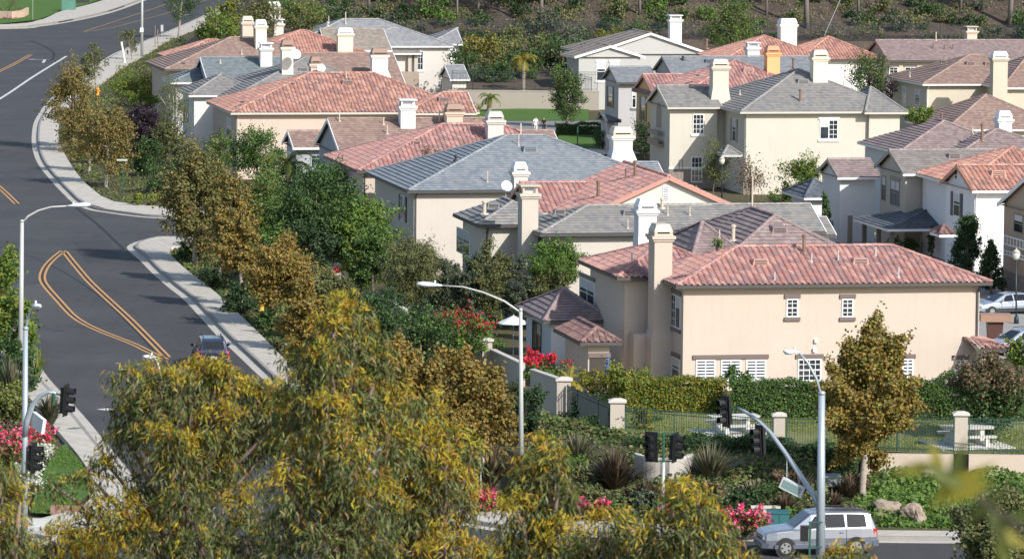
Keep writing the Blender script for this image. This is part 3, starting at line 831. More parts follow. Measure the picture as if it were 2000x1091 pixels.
# W: white with red tile
W_ = House('house', 'white house with orange red barrel roof and dark blue shutters', (.80, .79, .78), 'orange', trim=paint((.52, .24, .16)), gutter=GUTW, group=HG)
w1 = W_.wing((1900, 372), 2110, 323, ends=(0, 0))
w2 = W_.wing((1880, 362), 2170, 288)
W_.win(w1, 'left', 1863, 376, 1876, 423, 'sash', shutters=paint((.04, .06, .09)))
w3 = W_.wing((1836, 458), 1868, 440, ez=3.0, roof='maroon', d=2.2, ends=(1, 1), walls=False)
W_.vent(w1, 1947, 340, 1.4)
v, z = onu(1868, 329, w1.u0)
for dz in (0, -.28):
    mb = MB(); c = uv2w(w1.u0 - .02, onu(1868, 340, w1.u0)[0], onu(1868, 338, w1.u0)[1] + dz)
    mb.tube([c, c - uv2w(.05, 0, 0)], .11, 8); mb.build('gable_vent', DARK, W_.root)
W_.spout(w1, 'l')
W_.finish()
# X: brown edge house
X_ = House('house', 'brown stucco house with white balcony rails cut off by the right edge', (.46, .34, .25), 'tan', group=HG)
x1_ = X_.wing((2052, 425), 2200, 348, ends=(0, 0))
X_.win(x1_, 'left', 1981, 418, 1999, 455, 'sash', frame=paint((.25, .2, .15)))
for (ya, yb) in ((461, 480), (490, 500)):
    va, _ = onu(1974, 470, x1_.u0); zA = onu(1985, yb, x1_.u0)[1]; zB = onu(1985, ya, x1_.u0)[1]
    vb = x1_.v0 + .5
    mb = MB(); mb.ubox(x1_.u0 - .5, vb, zB - .08, x1_.u0 - .42, va, zB); mb.ubox(x1_.u0 - .5, vb, zA, x1_.u0 - .42, va, zA + .1)
    n = 12
    for i in range(n + 1): y = vb + (va - vb) * i / n; mb.ubox(x1_.u0 - .49, y - .03, zA, x1_.u0 - .43, y + .03, zB - .05)
    mb.build('balcony_rail', WHITE, X_.root)
X_.box('stone_base', STONE, x1_.u0 - .07, x1_.v0 - .05, -.2, x1_.u0 + .05, x1_.v1 + .05, 1.4)
X_.finish()
# ------------------------------------------------------------------ ground, roads, pavements
def pl(pts, z=0.): return [onz(x, y, z) for x, y in pts]
def smooth(pts, n=4):
    out = []
    for i in range(len(pts) - 1):
        p0 = pts[max(i-1, 0)]; p1 = pts[i]; p2 = pts[i+1]; p3 = pts[min(i+2, len(pts)-1)]
        for k in range(n):
            t = k / n
            out.append(tuple(.5*((2*p1[j]) + (-p0[j]+p2[j])*t + (2*p0[j]-5*p1[j]+4*p2[j]-p3[j])*t*t + (-p0[j]+3*p1[j]-3*p2[j]+p3[j])*t**3) for j in range(2)))
    out.append(pts[-1]); return out
def offs(w, d):        # offset a world polyline to its left by d
    o = []
    for i, p in enumerate(w):
        a = w[max(i-1, 0)]; b = w[min(i+1, len(w)-1)]; t = (b - a); t.z = 0; t.normalize()
        o.append(Vector((p.x - t.y * d, p.y + t.x * d, p.z)))
    return o
def at(w, z): return [Vector((p.x, p.y, z)) for p in w]
def ribbon(mb, a, b):
    for i in range(len(a) - 1): mb.face((a[i], a[i+1], b[i+1], b[i]) if (a[i+1]-a[i]).cross(b[i]-a[i]).z > 0 else (a[i], b[i], b[i+1], a[i+1]))
def poly_obj(name, pts, mat, z):
    mb = MB(); mb.poly(at(pts, z)); o = mb.build(name, mat); return tag(o, kind='structure')
def resample(w, n):
    L = [0.]
    for i in range(len(w)-1): L.append(L[-1] + (w[i+1]-w[i]).length)
    out = []; j = 0
    for k in range(n):
        t = L[-1] * k / (n-1)
        while j < len(L) - 2 and L[j+1] < t: j += 1
        f = (t - L[j]) / max(1e-6, L[j+1]-L[j]); out.append(w[j].lerp(w[j+1], min(1, max(0, f))))
    return out

def m_asphalt():
    m, nt, b = _nt('asphalt')
    n = noise(nt, .12, 6); r = ramp(nt, [(.034,.034,.036), (.058,.057,.058), (.092,.090,.088)]); nt.links.new(n.outputs[0], r.inputs[0])
    n1 = noise(nt, 1., 4, scaled(nt, (1.3, .06, 1))); r1 = ramp(nt, [(.75,.75,.76), (1,1,1), (1.2,1.2,1.18)]); nt.links.new(n1.outputs[0], r1.inputs[0])
    c = mixc(nt, .8, r.outputs[0], r1.outputs[0], 'MULTIPLY')
    n2 = noise(nt, 14, 4); c = mixc(nt, .3, c, n2.outputs[1], 'OVERLAY')
    v = nt.nodes.new('ShaderNodeTexVoronoi'); v.feature = 'DISTANCE_TO_EDGE'; v.inputs['Scale'].default_value = .10
    n4 = noise(nt, .5, 4); t = nt.nodes.new('ShaderNodeTexCoord'); mm = nt.nodes.new('ShaderNodeVectorMath'); mm.operation = 'MULTIPLY_ADD'
    nt.links.new(n4.outputs[1], mm.inputs[0]); mm.inputs[1].default_value = (4, 4, 4); nt.links.new(t.outputs['Object'], mm.inputs[2]); nt.links.new(mm.outputs[0], v.inputs['Vector'])
    r3 = ramp(nt, [(.45,.45,.45), (1,1,1)]); r3.color_ramp.elements[1].position = .012; nt.links.new(v.outputs[0], r3.inputs[0])
    c = mixc(nt, .7, c, r3.outputs[0], 'MULTIPLY')
    nt.links.new(c, b.inputs['Base Color']); b.inputs['Roughness'].default_value = .85
    bump(nt, b, n2.outputs[0], .3, .01); return m
def m_concrete(name='concrete', c=(.54, .50, .43)):
    m, nt, b = _nt(name)
    n = noise(nt, .5, 6); r = ramp(nt, [mul(c, .78), c, mul(c, 1.15)]); nt.links.new(n.outputs[0], r.inputs[0])
    n1 = noise(nt, 1., 5, scaled(nt, (2, .5, 1))); r1 = ramp(nt, [(.6,.58,.55), (1,1,1), (1,1,1)]); nt.links.new(n1.outputs[0], r1.inputs[0])
    c2 = mixc(nt, .6, r.outputs[0], r1.outputs[0], 'MULTIPLY')
    n2 = noise(nt, 25, 4); c2 = mixc(nt, .2, c2, n2.outputs[1], 'OVERLAY')
    nt.links.new(c2, b.inputs['Base Color']); b.inputs['Roughness'].default_value = .9; bump(nt, b, n2.outputs[0], .3, .006); return m
def m_ground(name, cols, scale, fine=6., b_=.06):
    m, nt, b = _nt(name)
    n = noise(nt, scale, 8, rough=.62); r = ramp(nt, cols); nt.links.new(n.outputs[0], r.inputs[0])
    n2 = noise(nt, fine, 5); c = mixc(nt, .5, r.outputs[0], n2.outputs[1], 'OVERLAY')
    hs = nt.nodes.new('ShaderNodeHueSaturation'); hs.inputs['Saturation'].default_value = .9; nt.links.new(c, hs.inputs['Color'])
    nt.links.new(hs.outputs[0], b.inputs['Base Color']); b.inputs['Roughness'].default_value = .95; b.inputs['Specular IOR Level'].default_value = .15
    bump(nt, b, n2.outputs[0], .8, b_); return m
ASPH = m_asphalt(); CONC = m_concrete(); CONC2 = m_concrete('gutter_concrete', (.50, .47, .41)); CURB = m_concrete('shade_toned_kerb_concrete', (.30, .28, .26))  # kerb colour darkened to paint in the shade on its road face
SOIL = m_ground('soil', [(.035,.05,.018), (.07,.085,.03), (.13,.10,.055), (.17,.125,.08)], .35)
LAWN = m_ground('lawn', [(.05,.12,.015), (.075,.16,.022), (.11,.19,.035)], .5, 9., .03)
DRYLAWN = m_ground('dry_lawn', [(.13,.17,.045), (.22,.22,.075), (.30,.27,.11)], .45, 9., .03)
MULCH = m_ground('mulch', [(.035,.028,.022), (.075,.056,.044), (.125,.094,.072), (.22,.175,.135)], .5, 3., .15)

mb = MB(); mb.quad((-3000,-200,-.06),(3000,-200,-.06),(3000,5000,-.06),(-3000,5000,-.06))
tag(mb.build('ground', SOIL), kind='structure')

# right-hand kerb lines (photo pixels), upper stretch with the corner into the side street, lower stretch down to the crossing
CU = smooth([(480,-14),(440,12),(395,35),(345,57),(290,80),(233,104),(200,124),(165,147),(130,172),(100,203),(82,230),(75,252),(75,287),(87,320),(113,353),(139,380),(158,397),(185,409),(220,415),(280,423),(340,427),(420,430),(700,440)])
SU = smooth([(530,-14),(470,18),(397,50),(333,76),(277,110),(247,126),(197,162),(160,190),(128,214),(116,237),(115,273),(130,307),(157,347),(183,371),(209,389),(240,396),(297,402),(420,407),(700,418)])
CL = smooth([(700,474),(460,468),(330,466),(300,468),(278,474),(265,481),(267,489),(290,509),(312,531),(345,560),(381,589),(440,652),(488,697),(540,745),(640,830),(740,915),(830,985),(880,1012),(960,1030),(1060,1040),(1200,1047),(1500,1053),(2000,1058),(2400,1061)])
SL = smooth([(700,484),(460,480),(348,480),(331,486),(333,497),(370,531),(422,571),(500,644),(560,705),(600,745),(690,825),(790,905),(860,958),(920,985),(1000,1000),(1100,1010),(1200,1018),(1500,1031),(2000,1037),(2400,1040)])
CLF = smooth([(-420,320),(-240,430),(-100,530),(-40,590),(10,640),(45,690),(74,739),(140,811),(215,904),(255,955),(262,985),(230,1020),(150,1048),(60,1060),(-250,1066)])
SLF = smooth([(-520,340),(-320,440),(-170,540),(-100,600),(-40,660),(0,705),(40,755),(100,826),(153,888),(178,930),(180,965),(155,990),(90,1008),(30,1016),(-250,1022)])
CT_ = smooth([(-420,62),(0,57),(70,52),(140,41),(213,24),(287,-3),(330,-20),(380,-45)])
ST_ = smooth([(-420,51),(0,48),(73,40),(95,33),(117,23),(173,9),(220,-6),(300,-40),(340,-60)])
cu, cl, clf, ct = pl(CU), pl(CL), pl(CLF), pl(CT_)

road = cu + pl([(700,440),(700,474)]) + cl + pl([(2400,1600),(-700,1600)]) + clf[::-1] + pl([(-800,250)]) + ct + pl([(470,-45)])
poly_obj('road', road, ASPH, 0.)

def pavement(c, si, side, kh=.20, gw=.6, ww=None):
    """c: kerb line (world, z 0), si: inner edge (pixels); the road lies on the 'side' of c (+1 = left of travel)"""
    g = MB(); ge = offs(c, side * gw); ribbon(g, at(c, .012), at(ge, .012)); tag(g.build('gutter_strip', CONC2), kind='structure')
    k = MB(); c1 = offs(c, -side * .18)
    a0, a1, b0, b1 = at(c, 0), at(c, kh), at(c1, kh), at(c1, 0)
    for i in range(len(c) - 1):
        k.face((a0[i], a0[i+1], a1[i+1], a1[i])); k.face((a1[i], a1[i+1], b1[i+1] * 1, b1[i])) if False else k.face((a1[i], a1[i+1], b0[i+1], b0[i])); k.face((b0[i], b0[i+1], b1[i+1], b1[i]))
    tag(k.build('kerb', CURB), kind='structure')
    s = MB(); n = 90; A = resample(c1, n); Bq = resample(pl(si, kh - .01), n)
    ribbon(s, at(A, kh - .008), at(Bq, kh - .008))
    for i in range(n - 1):        # outer face of the slab
        s.face((Vector((Bq[i].x, Bq[i].y, -.1)), Vector((Bq[i+1].x, Bq[i+1].y, -.1)), Vector((Bq[i+1].x, Bq[i+1].y, kh-.008)), Vector((Bq[i].x, Bq[i].y, kh-.008))))
    tag(s.build('pavement', CONC), kind='structure')
    j = MB()
    for i in range(1, n - 1):
        d = (Bq[i] - A[i]); t = Vector((-d.y, d.x, 0)).normalized() * .012; h = Vector((0, 0, kh - .003))
        a = Vector((A[i].x, A[i].y, 0)) + h; b = Vector((Bq[i].x, Bq[i].y, 0)) + h
        j.face((a - t, a + t, b + t, b - t) if t.cross(b - a).z > 0 else (a - t, b - t, b + t, a + t))
    tag(j.build('pavement_joints', paint((.30, .27, .23), .95)), kind='structure')
pavement(cu, SU, -1); pavement(cl, SL, -1); pavement(clf, SLF, 1); pavement(ct, ST_, -1, kh=.3, gw=.8)
# storm drain slots in the far kerb
for j, (xa, xb) in enumerate(((113, 143), (210, 243))):
    for k in range(3):
        x0 = xa + (xb - xa) * (k + .06) / 3; x1 = xa + (xb - xa) * (k + .94) / 3
        f = lambda x: min(range(len(CT_)), key=lambda i: abs(CT_[i][0] - x))
        def pt(x):
            i = f(x); i = max(1, min(len(CT_) - 2, i)); i0 = i if CT_[i][0] <= x else i - 1
            t = (x - CT_[i0][0]) / (CT_[i0+1][0] - CT_[i0][0]); return ct[i0].lerp(ct[i0+1], t)
        p, q = pt(x0), pt(x1); n = Vector((-(q-p).y, (q-p).x, 0)).normalized() * -.02
        m = MB(); m.face((p + n + Vector((0,0,.06)), q + n + Vector((0,0,.06)), q + n + Vector((0,0,.25)), p + n + Vector((0,0,.25))))
        tag(m.build('storm_drain', DARK), kind='structure')

# painted markings
OCH = m_noise('yellow_paint', (.56, .31, .12), .8, 1.2, .3, 12., 0); WP = m_noise('white_paint', (.62, .62, .60), .8, 1.5, .25, 12., 0)
def line(px, w, mat, off=0., name='road_marking', z=.01):
    c = offs(pl(smooth(px, 5)), off); mb = MB(); ribbon(mb, at(offs(c, w/2), z), at(offs(c, -w/2), z)); tag(mb.build(name, mat), kind='structure')
def dbl(px, w=.15, gap=.35):
    line(px, w, OCH, gap/2); line(px, w, OCH, -gap/2)
    line(px, gap - w, m_noise('worn_paint', (.05,.03,.024), .9, 2., .3, 12., 0), 0, 'road_seam', .006)
dbl([(123,490),(104,505),(89,522),(82.5,540),(88,556),(114,586),(147,620),(191,644),(257,670),(290,686),(323,701)])
dbl([(126,491),(150,521),(181,556),(249,619),(290,660),(326,697)])
dbl([(-120,300),(-40,338),(0,367),(33,398)])
dbl([(-60,168),(0,139),(30,124),(60,107)], .16, .4)
line([(-80,236),(0,193),(65,150),(130,110)], .35, WP)
line([(163,62),(240,37),(320,10),(400,-22)], .14, OCH); line([(163,63),(220,54),(270,41),(330,25),(420,-6)], .14, OCH)
SEAM = m_noise('road_tar', (.018,.018,.02), .8, 2., .3, 12., 0)
line([(146,403),(190,438),(222,468),(242,487)], .22, SEAM, 0, 'road_seam', .007)
line([(60,80),(80,88),(97,97),(106,107),(101,118)], .35, SEAM, 0, 'skid_mark', .006)
line([(-60,470),(60,500),(170,560),(260,640),(330,720)], .12, SEAM, 0, 'road_seam', .005)
for (x, y) in ((112,645),(205,590),(60,330)):
    c = onz(x, y); mb = MB(); mb.face([c + Vector((math.cos(2*math.pi*k/20)*.36, math.sin(2*math.pi*k/20)*.36, .009)) for k in range(20)]); tag(mb.build('manhole_cover', m_noise('cast_iron', (.035,.034,.034), .6, 6., .3, 20., .004)), kind='structure')
for k, px in enumerate(([(140,470),(210,470),(236,505),(170,515)], [(30,560),(95,552),(120,600),(40,612)], [(330,640),(375,632),(405,668),(350,676)])):
    poly_obj('road_patch', pl(px), m_noise('patched_asphalt', ((.045,.045,.047),(.075,.073,.071),(.05,.05,.051))[k], .9, 1., .2, 14., .008), .004)
# arrows
def arrow(p, q, w, head):
    a, b = onz(*p), onz(*q); d = (b - a); L = d.length; d.normalize(); n = Vector((-d.y, d.x, 0)); mb = MB(); z = Vector((0, 0, .011))
    mb.poly([a + n*w/2 + z, a - n*w/2 + z, a + d*(L-head) - n*w/2 + z, a + d*(L-head) - n*w*1.8 + z, b + z, a + d*(L-head) + n*w*1.8 + z, a + d*(L-head) + n*w/2 + z])
    tag(mb.build('lane_arrow', WP), kind='structure')
arrow((90, 117), (52, 116), .35, 1.1); arrow((84, 123), (88, 116.5), .35, .3)
arrow((235, 799), (188, 799), .35, .7)

# lawns and planted ground
def zpoly(name, px, mat, z): return poly_obj(name, pl(px, z), mat, z)
zpoly('lawn', [(-60,49),(0,47),(72,39),(94,32),(116,22),(172,8),(215,-8),(-60,-30)], LAWN, .13)
zpoly('lawn', [(60,1000),(70,960),(88,915),(108,880),(128,866),(140,880),(160,905),(172,932),(174,962),(150,985),(100,1003)], LAWN, .14)
zpoly('lawn', [(20,1046),(30,1022),(120,1010),(150,1000),(160,1020),(140,1040)], LAWN, .15)
zpoly('lawn', [(905,236),(905,214),(1150,210),(1150,236)], LAWN, .05)
zpoly('lawn', [(1085,276),(1092,263),(1180,264),(1215,276),(1210,290),(1130,290),(1088,284)], LAWN, .05)
zpoly('drive', [(930,258),(935,234),(1180,236),(1175,262),(1090,262)], m_noise('drive', (.24,.235,.23), .9, .5, .1, 20., .005), .03)
zpoly('path', [(1085,284),(1130,289),(1210,289),(1260,300),(1120,303)], CONC, .04)
zpoly('drive', [(1560,700),(1650,470),(1760,440),(2200,440),(2200,700)], m_concrete('drive_concrete', (.33,.32,.30)), .02)

# the raised park with its bank down to the pavement
ZP = 2.0
fence_px = [(1206,848),(1364,860),(1522,872),(1700,880),(1877,886),(2140,890)]
fp = [onz(x, y, ZP) for x, y in fence_px]
back = pl([(2140,808),(1877,806),(1700,804),(1522,802),(1364,800),(1225,798),(1190,812)], ZP)
poly_obj('lawn', fp + back, DRYLAWN, ZP)
mb = MB(); n = 40
top = resample([onz(1060, 838, 1.2)] + fp, n); bot = resample(pl([(1000,1000),(1100,1010),(1200,1018),(1500,1031),(1700,1034),(2140,1038)], .13), n)
rb = random.Random(3); prev = None
for j in range(9):
    t = j / 8; row = []
    for i in range(n):
        zt = 1.98 if i < 23 else 1.1
        p = top[i].lerp(bot[i], t); z = zt + (.13 - zt) * (t ** 1.3) + (rb.uniform(-.07, .07) if 0 < j < 8 else 0); row.append(Vector((p.x, p.y, z)))
    if prev:
        for i in range(n - 1): mb.face((row[i], row[i+1], prev[i+1], prev[i]))
    prev = row
tag(mb.build('bank', SOIL), kind='structure')
# slope between perimeter wall and side garden
# ------------------------------------------------------------------ the hill behind
def sstep(a, b, x):
    t = min(1, max(0, (x - a) / (b - a))); return t*t*(3-2*t)
def hill(X, Y):
    gap = sstep(-7.2, -6.2, X) * (1 - sstep(8.5, 9.5, X))
    toe = 553 - 45 * gap
    if Y <= 560: z = (1.9 if gap > .5 else .2) + (5.5 - (1.9 if gap > .5 else .2)) * max(0, (Y - toe) / (560 - toe)) if Y >= toe else -.4
    else: z = 5.5 + .36 * min(Y - 560, 26) + .03 * max(0, Y - 586)
    z += (math.sin(X * .31 + Y * .2) * .35 + math.sin(X * .13 - Y * .11) * .6) * sstep(562, 580, Y)
    k = sstep(-49, -26, X); return z * k - .3 * (1 - k)
mb = MB(); xs = [-60 + 2.5 * i for i in range(100)]; xs = sorted(xs + [-7.2, -6.2, 8.5, 9.5]); ys = [507.9, 508, 520, 532, 545, 552.9, 553, 560] + [564 + 6 * i for i in range(20)] + [720, 800, 900, 1100]
ix = {}
for j, y in enumerate(ys):
    for i, x in enumerate(xs): mb.v.append((x, y, hill(x, y)))
nx_ = len(xs)
for j in range(len(ys) - 1):
    for i in range(nx_ - 1): a = j*nx_ + i; mb.f.append((a, a+1, a+nx_+1, a+nx_))
tag(mb.build('hillside', MULCH, smooth=True), kind='structure')
# ------------------------------------------------------------------ foliage
def m_leaf(name, cols, trans=.22, hue=.5, rough=.55, nscale=.7):
    m, nt, b = _nt(name)
    g = nt.nodes.new('ShaderNodeNewGeometry'); r = ramp(nt, cols, 'CONSTANT'); nt.links.new(g.outputs['Random Per Island'], r.inputs[0])
    n = noise(nt, nscale, 3); r2 = ramp(nt, [(.72,.78,.70), (1,1,1), (1.2,1.1,.95)]); nt.links.new(n.outputs[0], r2.inputs[0])
    c = mixc(nt, hue, r.outputs[0], r2.outputs[0], 'MULTIPLY')
    nt.links.new(c, b.inputs['Base Color']); b.inputs['Roughness'].default_value = rough; b.inputs['Specular IOR Level'].default_value = .22
    if trans:
        t = nt.nodes.new('ShaderNodeBsdfTranslucent'); nt.links.new(c, t.inputs[0]); mx = nt.nodes.new('ShaderNodeMixShader'); mx.inputs[0].default_value = trans
        out = nt.nodes['Material Output']; nt.links.new(b.outputs[0], mx.inputs[1]); nt.links.new(t.outputs[0], mx.inputs[2]); nt.links.new(mx.outputs[0], out.inputs[0])
    return m
def srgb(*c):   # 0-255 picture colour -> linear albedo guess
    return tuple(((x/255)/12.92 if x/255 <= .04045 else ((x/255+.055)/1.055)**2.4) for x in c)
LEAF = {
 'syc': m_leaf('sycamore_leaf', [(.23,.17,.05),(.29,.20,.055),(.17,.15,.045),(.13,.145,.045),(.33,.24,.085),(.25,.16,.05),(.20,.19,.075),(.15,.15,.07)]),
 'gold': m_leaf('golden_leaf', [(.32,.22,.045),(.26,.175,.045),(.36,.26,.07),(.18,.16,.045),(.29,.17,.045),(.22,.20,.06),(.19,.16,.07)]),
 'green': m_leaf('green_leaf', [(0.091,0.173,0.033),(0.129,0.219,0.040),(0.073,0.137,0.033),(0.164,0.256,0.055),(0.110,0.183,0.046)]),
 'dark': m_leaf('dark_leaf', [(0.050,0.100,0.030),(0.080,0.140,0.040),(0.060,0.110,0.040),(0.100,0.160,0.050),(0.040,0.080,0.028)]),
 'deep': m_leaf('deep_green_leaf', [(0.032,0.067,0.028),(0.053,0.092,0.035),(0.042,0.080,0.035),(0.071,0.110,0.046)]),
 'olive': m_leaf('olive_leaf', [(0.136,0.151,0.056),(0.176,0.191,0.072),(0.112,0.127,0.048),(0.223,0.223,0.088),(0.096,0.119,0.056)]),
 'gray': m_leaf('gray_green_leaf', [(0.081,0.108,0.0675),(0.121,0.149,0.0945),(0.0675,0.0878,0.054),(0.162,0.182,0.115)]),
 'lime': m_leaf('yellow_green_leaf', [(0.169,0.208,0.0325),(0.234,0.26,0.0455),(0.13,0.182,0.0325),(0.286,0.26,0.052),(0.104,0.156,0.026)]),
 'hedge': m_leaf('hedge_leaf', [(0.2,0.2,0.025),(0.25,0.225,0.0312),(0.125,0.15,0.025),(0.3,0.25,0.0375),(0.0875,0.125,0.0225)]),
 'plum': m_leaf('plum_leaf', [(0.0264,0.0192,0.0288),(0.042,0.0264,0.0408),(0.0336,0.024,0.0336),(0.06,0.0384,0.054)], .1),
 'reddish': m_leaf('bronze_leaf', [(0.216,0.137,0.0864),(0.288,0.187,0.13),(0.144,0.115,0.0576),(0.0864,0.0936,0.0432),(0.173,0.101,0.0648)]),
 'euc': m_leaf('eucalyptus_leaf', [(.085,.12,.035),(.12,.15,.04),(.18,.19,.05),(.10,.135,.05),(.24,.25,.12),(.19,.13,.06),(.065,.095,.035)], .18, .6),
 'eucy': m_leaf('young_sun_tinted_eucalyptus_leaf', [(.50,.36,.03),(.40,.32,.03),(.56,.40,.035),(.28,.28,.04),(.44,.25,.03),(.34,.33,.05),(.22,.25,.05),(.38,.19,.05)], .28, .35),  # gold of new growth, brightened further to paint sunlit crown tops
 'near': m_leaf('near_leaf', [(.16,.16,.018),(.10,.12,.018),(.20,.18,.018),(.06,.08,.018)], .25),
 'litter': m_leaf('leaf_litter', [(.15,.12,.09),(.10,.08,.06),(.21,.175,.135),(.08,.08,.045),(.06,.075,.035)], .05),
 'pink': m_leaf('pink_petal', [(.72,.05,.16),(.80,.10,.24),(.60,.03,.10),(.85,.22,.36)], .2, .2),
 'red': m_leaf('red_bract', [(.60,.02,.03),(.72,.03,.08),(.50,.015,.02),(.70,.05,.14)], .2, .2),
 'white': m_leaf('white_petal', [(.62,.64,.55),(.50,.55,.42),(.70,.70,.62)], .2, .2),
 'flax': m_leaf('flax_blade', [(0.078,0.0975,0.052),(0.13,0.13,0.0715),(0.169,0.143,0.091),(0.065,0.078,0.0455),(0.208,0.182,0.117)], .12),
 'flaxr': m_leaf('bronze_flax_blade', [(.075,.05,.035),(.11,.075,.05),(.05,.04,.03),(.16,.12,.08)], .12),
 'palm': m_leaf('palm_frond', [(0.13,0.182,0.039),(0.208,0.221,0.039),(0.091,0.143,0.039),(0.286,0.26,0.052)], .2),
 'palmy': m_leaf('yellow_palm_frond', [(.26,.22,.03),(.32,.25,.03),(.18,.18,.03),(.36,.25,.05)], .2),
 'ivy': m_leaf('ivy_leaf', [(0.063,0.105,0.028),(0.098,0.14,0.0392),(0.14,0.168,0.049),(0.049,0.077,0.0252),(0.182,0.154,0.07)], .1),
}
BARK = m_noise('bark', (.16, .12, .09), .95, 2., .4, 14., .03); BARKP = m_noise('pale_bark', (.36, .31, .26), .95, 2., .35, 14., .02); BARKD = m_noise('dark_bark', (.09, .07, .055), .95, 2., .4, 14., .03)

def quads(name, P, Nn, Ax, l, w, mat, parent=None, origin=(0, 0, 0), bend=0.):
    """leaf blades: diamond faces at P with normals Nn and long axes Ax"""
    n = len(P); B = np.cross(Nn, Ax); l = np.broadcast_to(l, (n,))[:, None]; w = np.broadcast_to(w, (n,))[:, None]
    V = np.empty((n, 4, 3), np.float32)
    V[:, 0] = P - Ax*l*.5; V[:, 1] = P + B*w*.5 - Ax*l*.06 + Nn*bend*l; V[:, 2] = P + Ax*l*.5; V[:, 3] = P - B*w*.5 - Ax*l*.06 + Nn*bend*l
    V -= np.array(origin, np.float32)
    me = bpy.data.meshes.new(name)
    me.vertices.add(n*4); me.vertices.foreach_set('co', V.ravel())
    me.loops.add(n*4); me.loops.foreach_set('vertex_index', np.arange(n*4, dtype=np.int32))
    me.polygons.add(n); me.polygons.foreach_set('loop_start', np.arange(0, n*4, 4, dtype=np.int32))
    me.update(calc_edges=True); me.materials.append(mat)
    o = bpy.data.objects.new(name, me); COL.objects.link(o)
    if parent is not None: o.parent = parent
    else: o.location = origin
    return o
def unit(v): return v / np.maximum(np.linalg.norm(v, axis=1, keepdims=True), 1e-6)
def rdir(rng, n): return unit(rng.normal(size=(n, 3)))
def frames(rng, Nn, droop=None):
    a = rdir(rng, len(Nn))
    if droop is not None: a = unit(a + np.array([0, 0, -droop]))
    a = a - Nn * np.sum(a*Nn, 1, keepdims=True); return unit(a)
def crown_points(rng, c, rx, ry, rz, n, K, cl, prof='ball', flat=.85, holes=.22):
    d = rdir(rng, K); r = rng.uniform(.35, 1., K) ** .55
    C = d * r[:, None]
    if prof == 'cone':
        h = rng.uniform(-1, 1, K); a = rng.uniform(0, 2*np.pi, K); q = (1 - h) / 2 * rng.uniform(.5, 1., K) ** .5 + .05
        C = np.stack([q*np.cos(a), q*np.sin(a), h], 1)
    elif prof == 'egg':
        C[:, :2] *= (1.05 - .35 * np.clip(C[:, 2:3], -1, 1)) * .9
    elif prof == 'bush': C = np.sign(C)*np.abs(C)**.6*.9; holes = .08
    elif prof == 'umbrella': C[:, 2] = np.abs(C[:, 2]) * .9 - .3
    # an uneven outline with holes
    ph = rng.uniform(0, 6.28, 8)
    lump = 1 + .17*np.sin(3.1*d[:, 0] + 2.3*d[:, 2] + ph[0]) + .14*np.sin(4.3*d[:, 1] - 3.7*d[:, 2] + ph[1]) + .12*np.sin(6.5*d[:, 0] + 5.1*d[:, 1] + 4*d[:, 2] + ph[2]) + rng.uniform(-.08, .1, K)
    C = C * lump[:, None]
    if holes:
        f = np.sin(4.2*C[:, 0] + ph[3]) * np.sin(4.6*C[:, 2] + ph[4]) + .7*np.sin(3.9*C[:, 1] + 3*C[:, 2] + ph[5])
        keep = (f > np.quantile(f, holes)) | (rng.random(K) < .12); C = C[keep]; K = len(C)
    C = C * np.array([rx, ry, rz])
    R_ = cl * min(rx, rz*1.1) * rng.uniform(.55, 1.35, K); AN = rng.uniform(.65, 1.4, (K, 3))
    wgt = R_ ** 2; idx = rng.choice(K, n, p=wgt / wgt.sum())
    # each clump is a spray reaching outwards and up from the trunk
    A = unit(C * np.array([1/rx, 1/ry, .55/rz]) + np.array([0, 0, .45]) + rng.normal(size=(K, 3)) * .45)
    lo = rng.normal(size=n) * .75; lo = np.where(lo > 0, lo * 1.25, lo)
    off = A[idx] * (lo * R_[idx])[:, None] + rng.normal(size=(n, 3)) * (R_[idx] * (.50 - .12 * np.clip(lo, -1, 1.8)))[:, None] * np.array([1, 1, flat])
    dd = unit(off)
    P = C[idx] + off
    Nn = unit(dd * .35 + rdir(rng, n) * .9 + np.array([.05, -.15, .3]))
    return P + np.array(c), Nn, C + np.array(c)
_seed = [100]
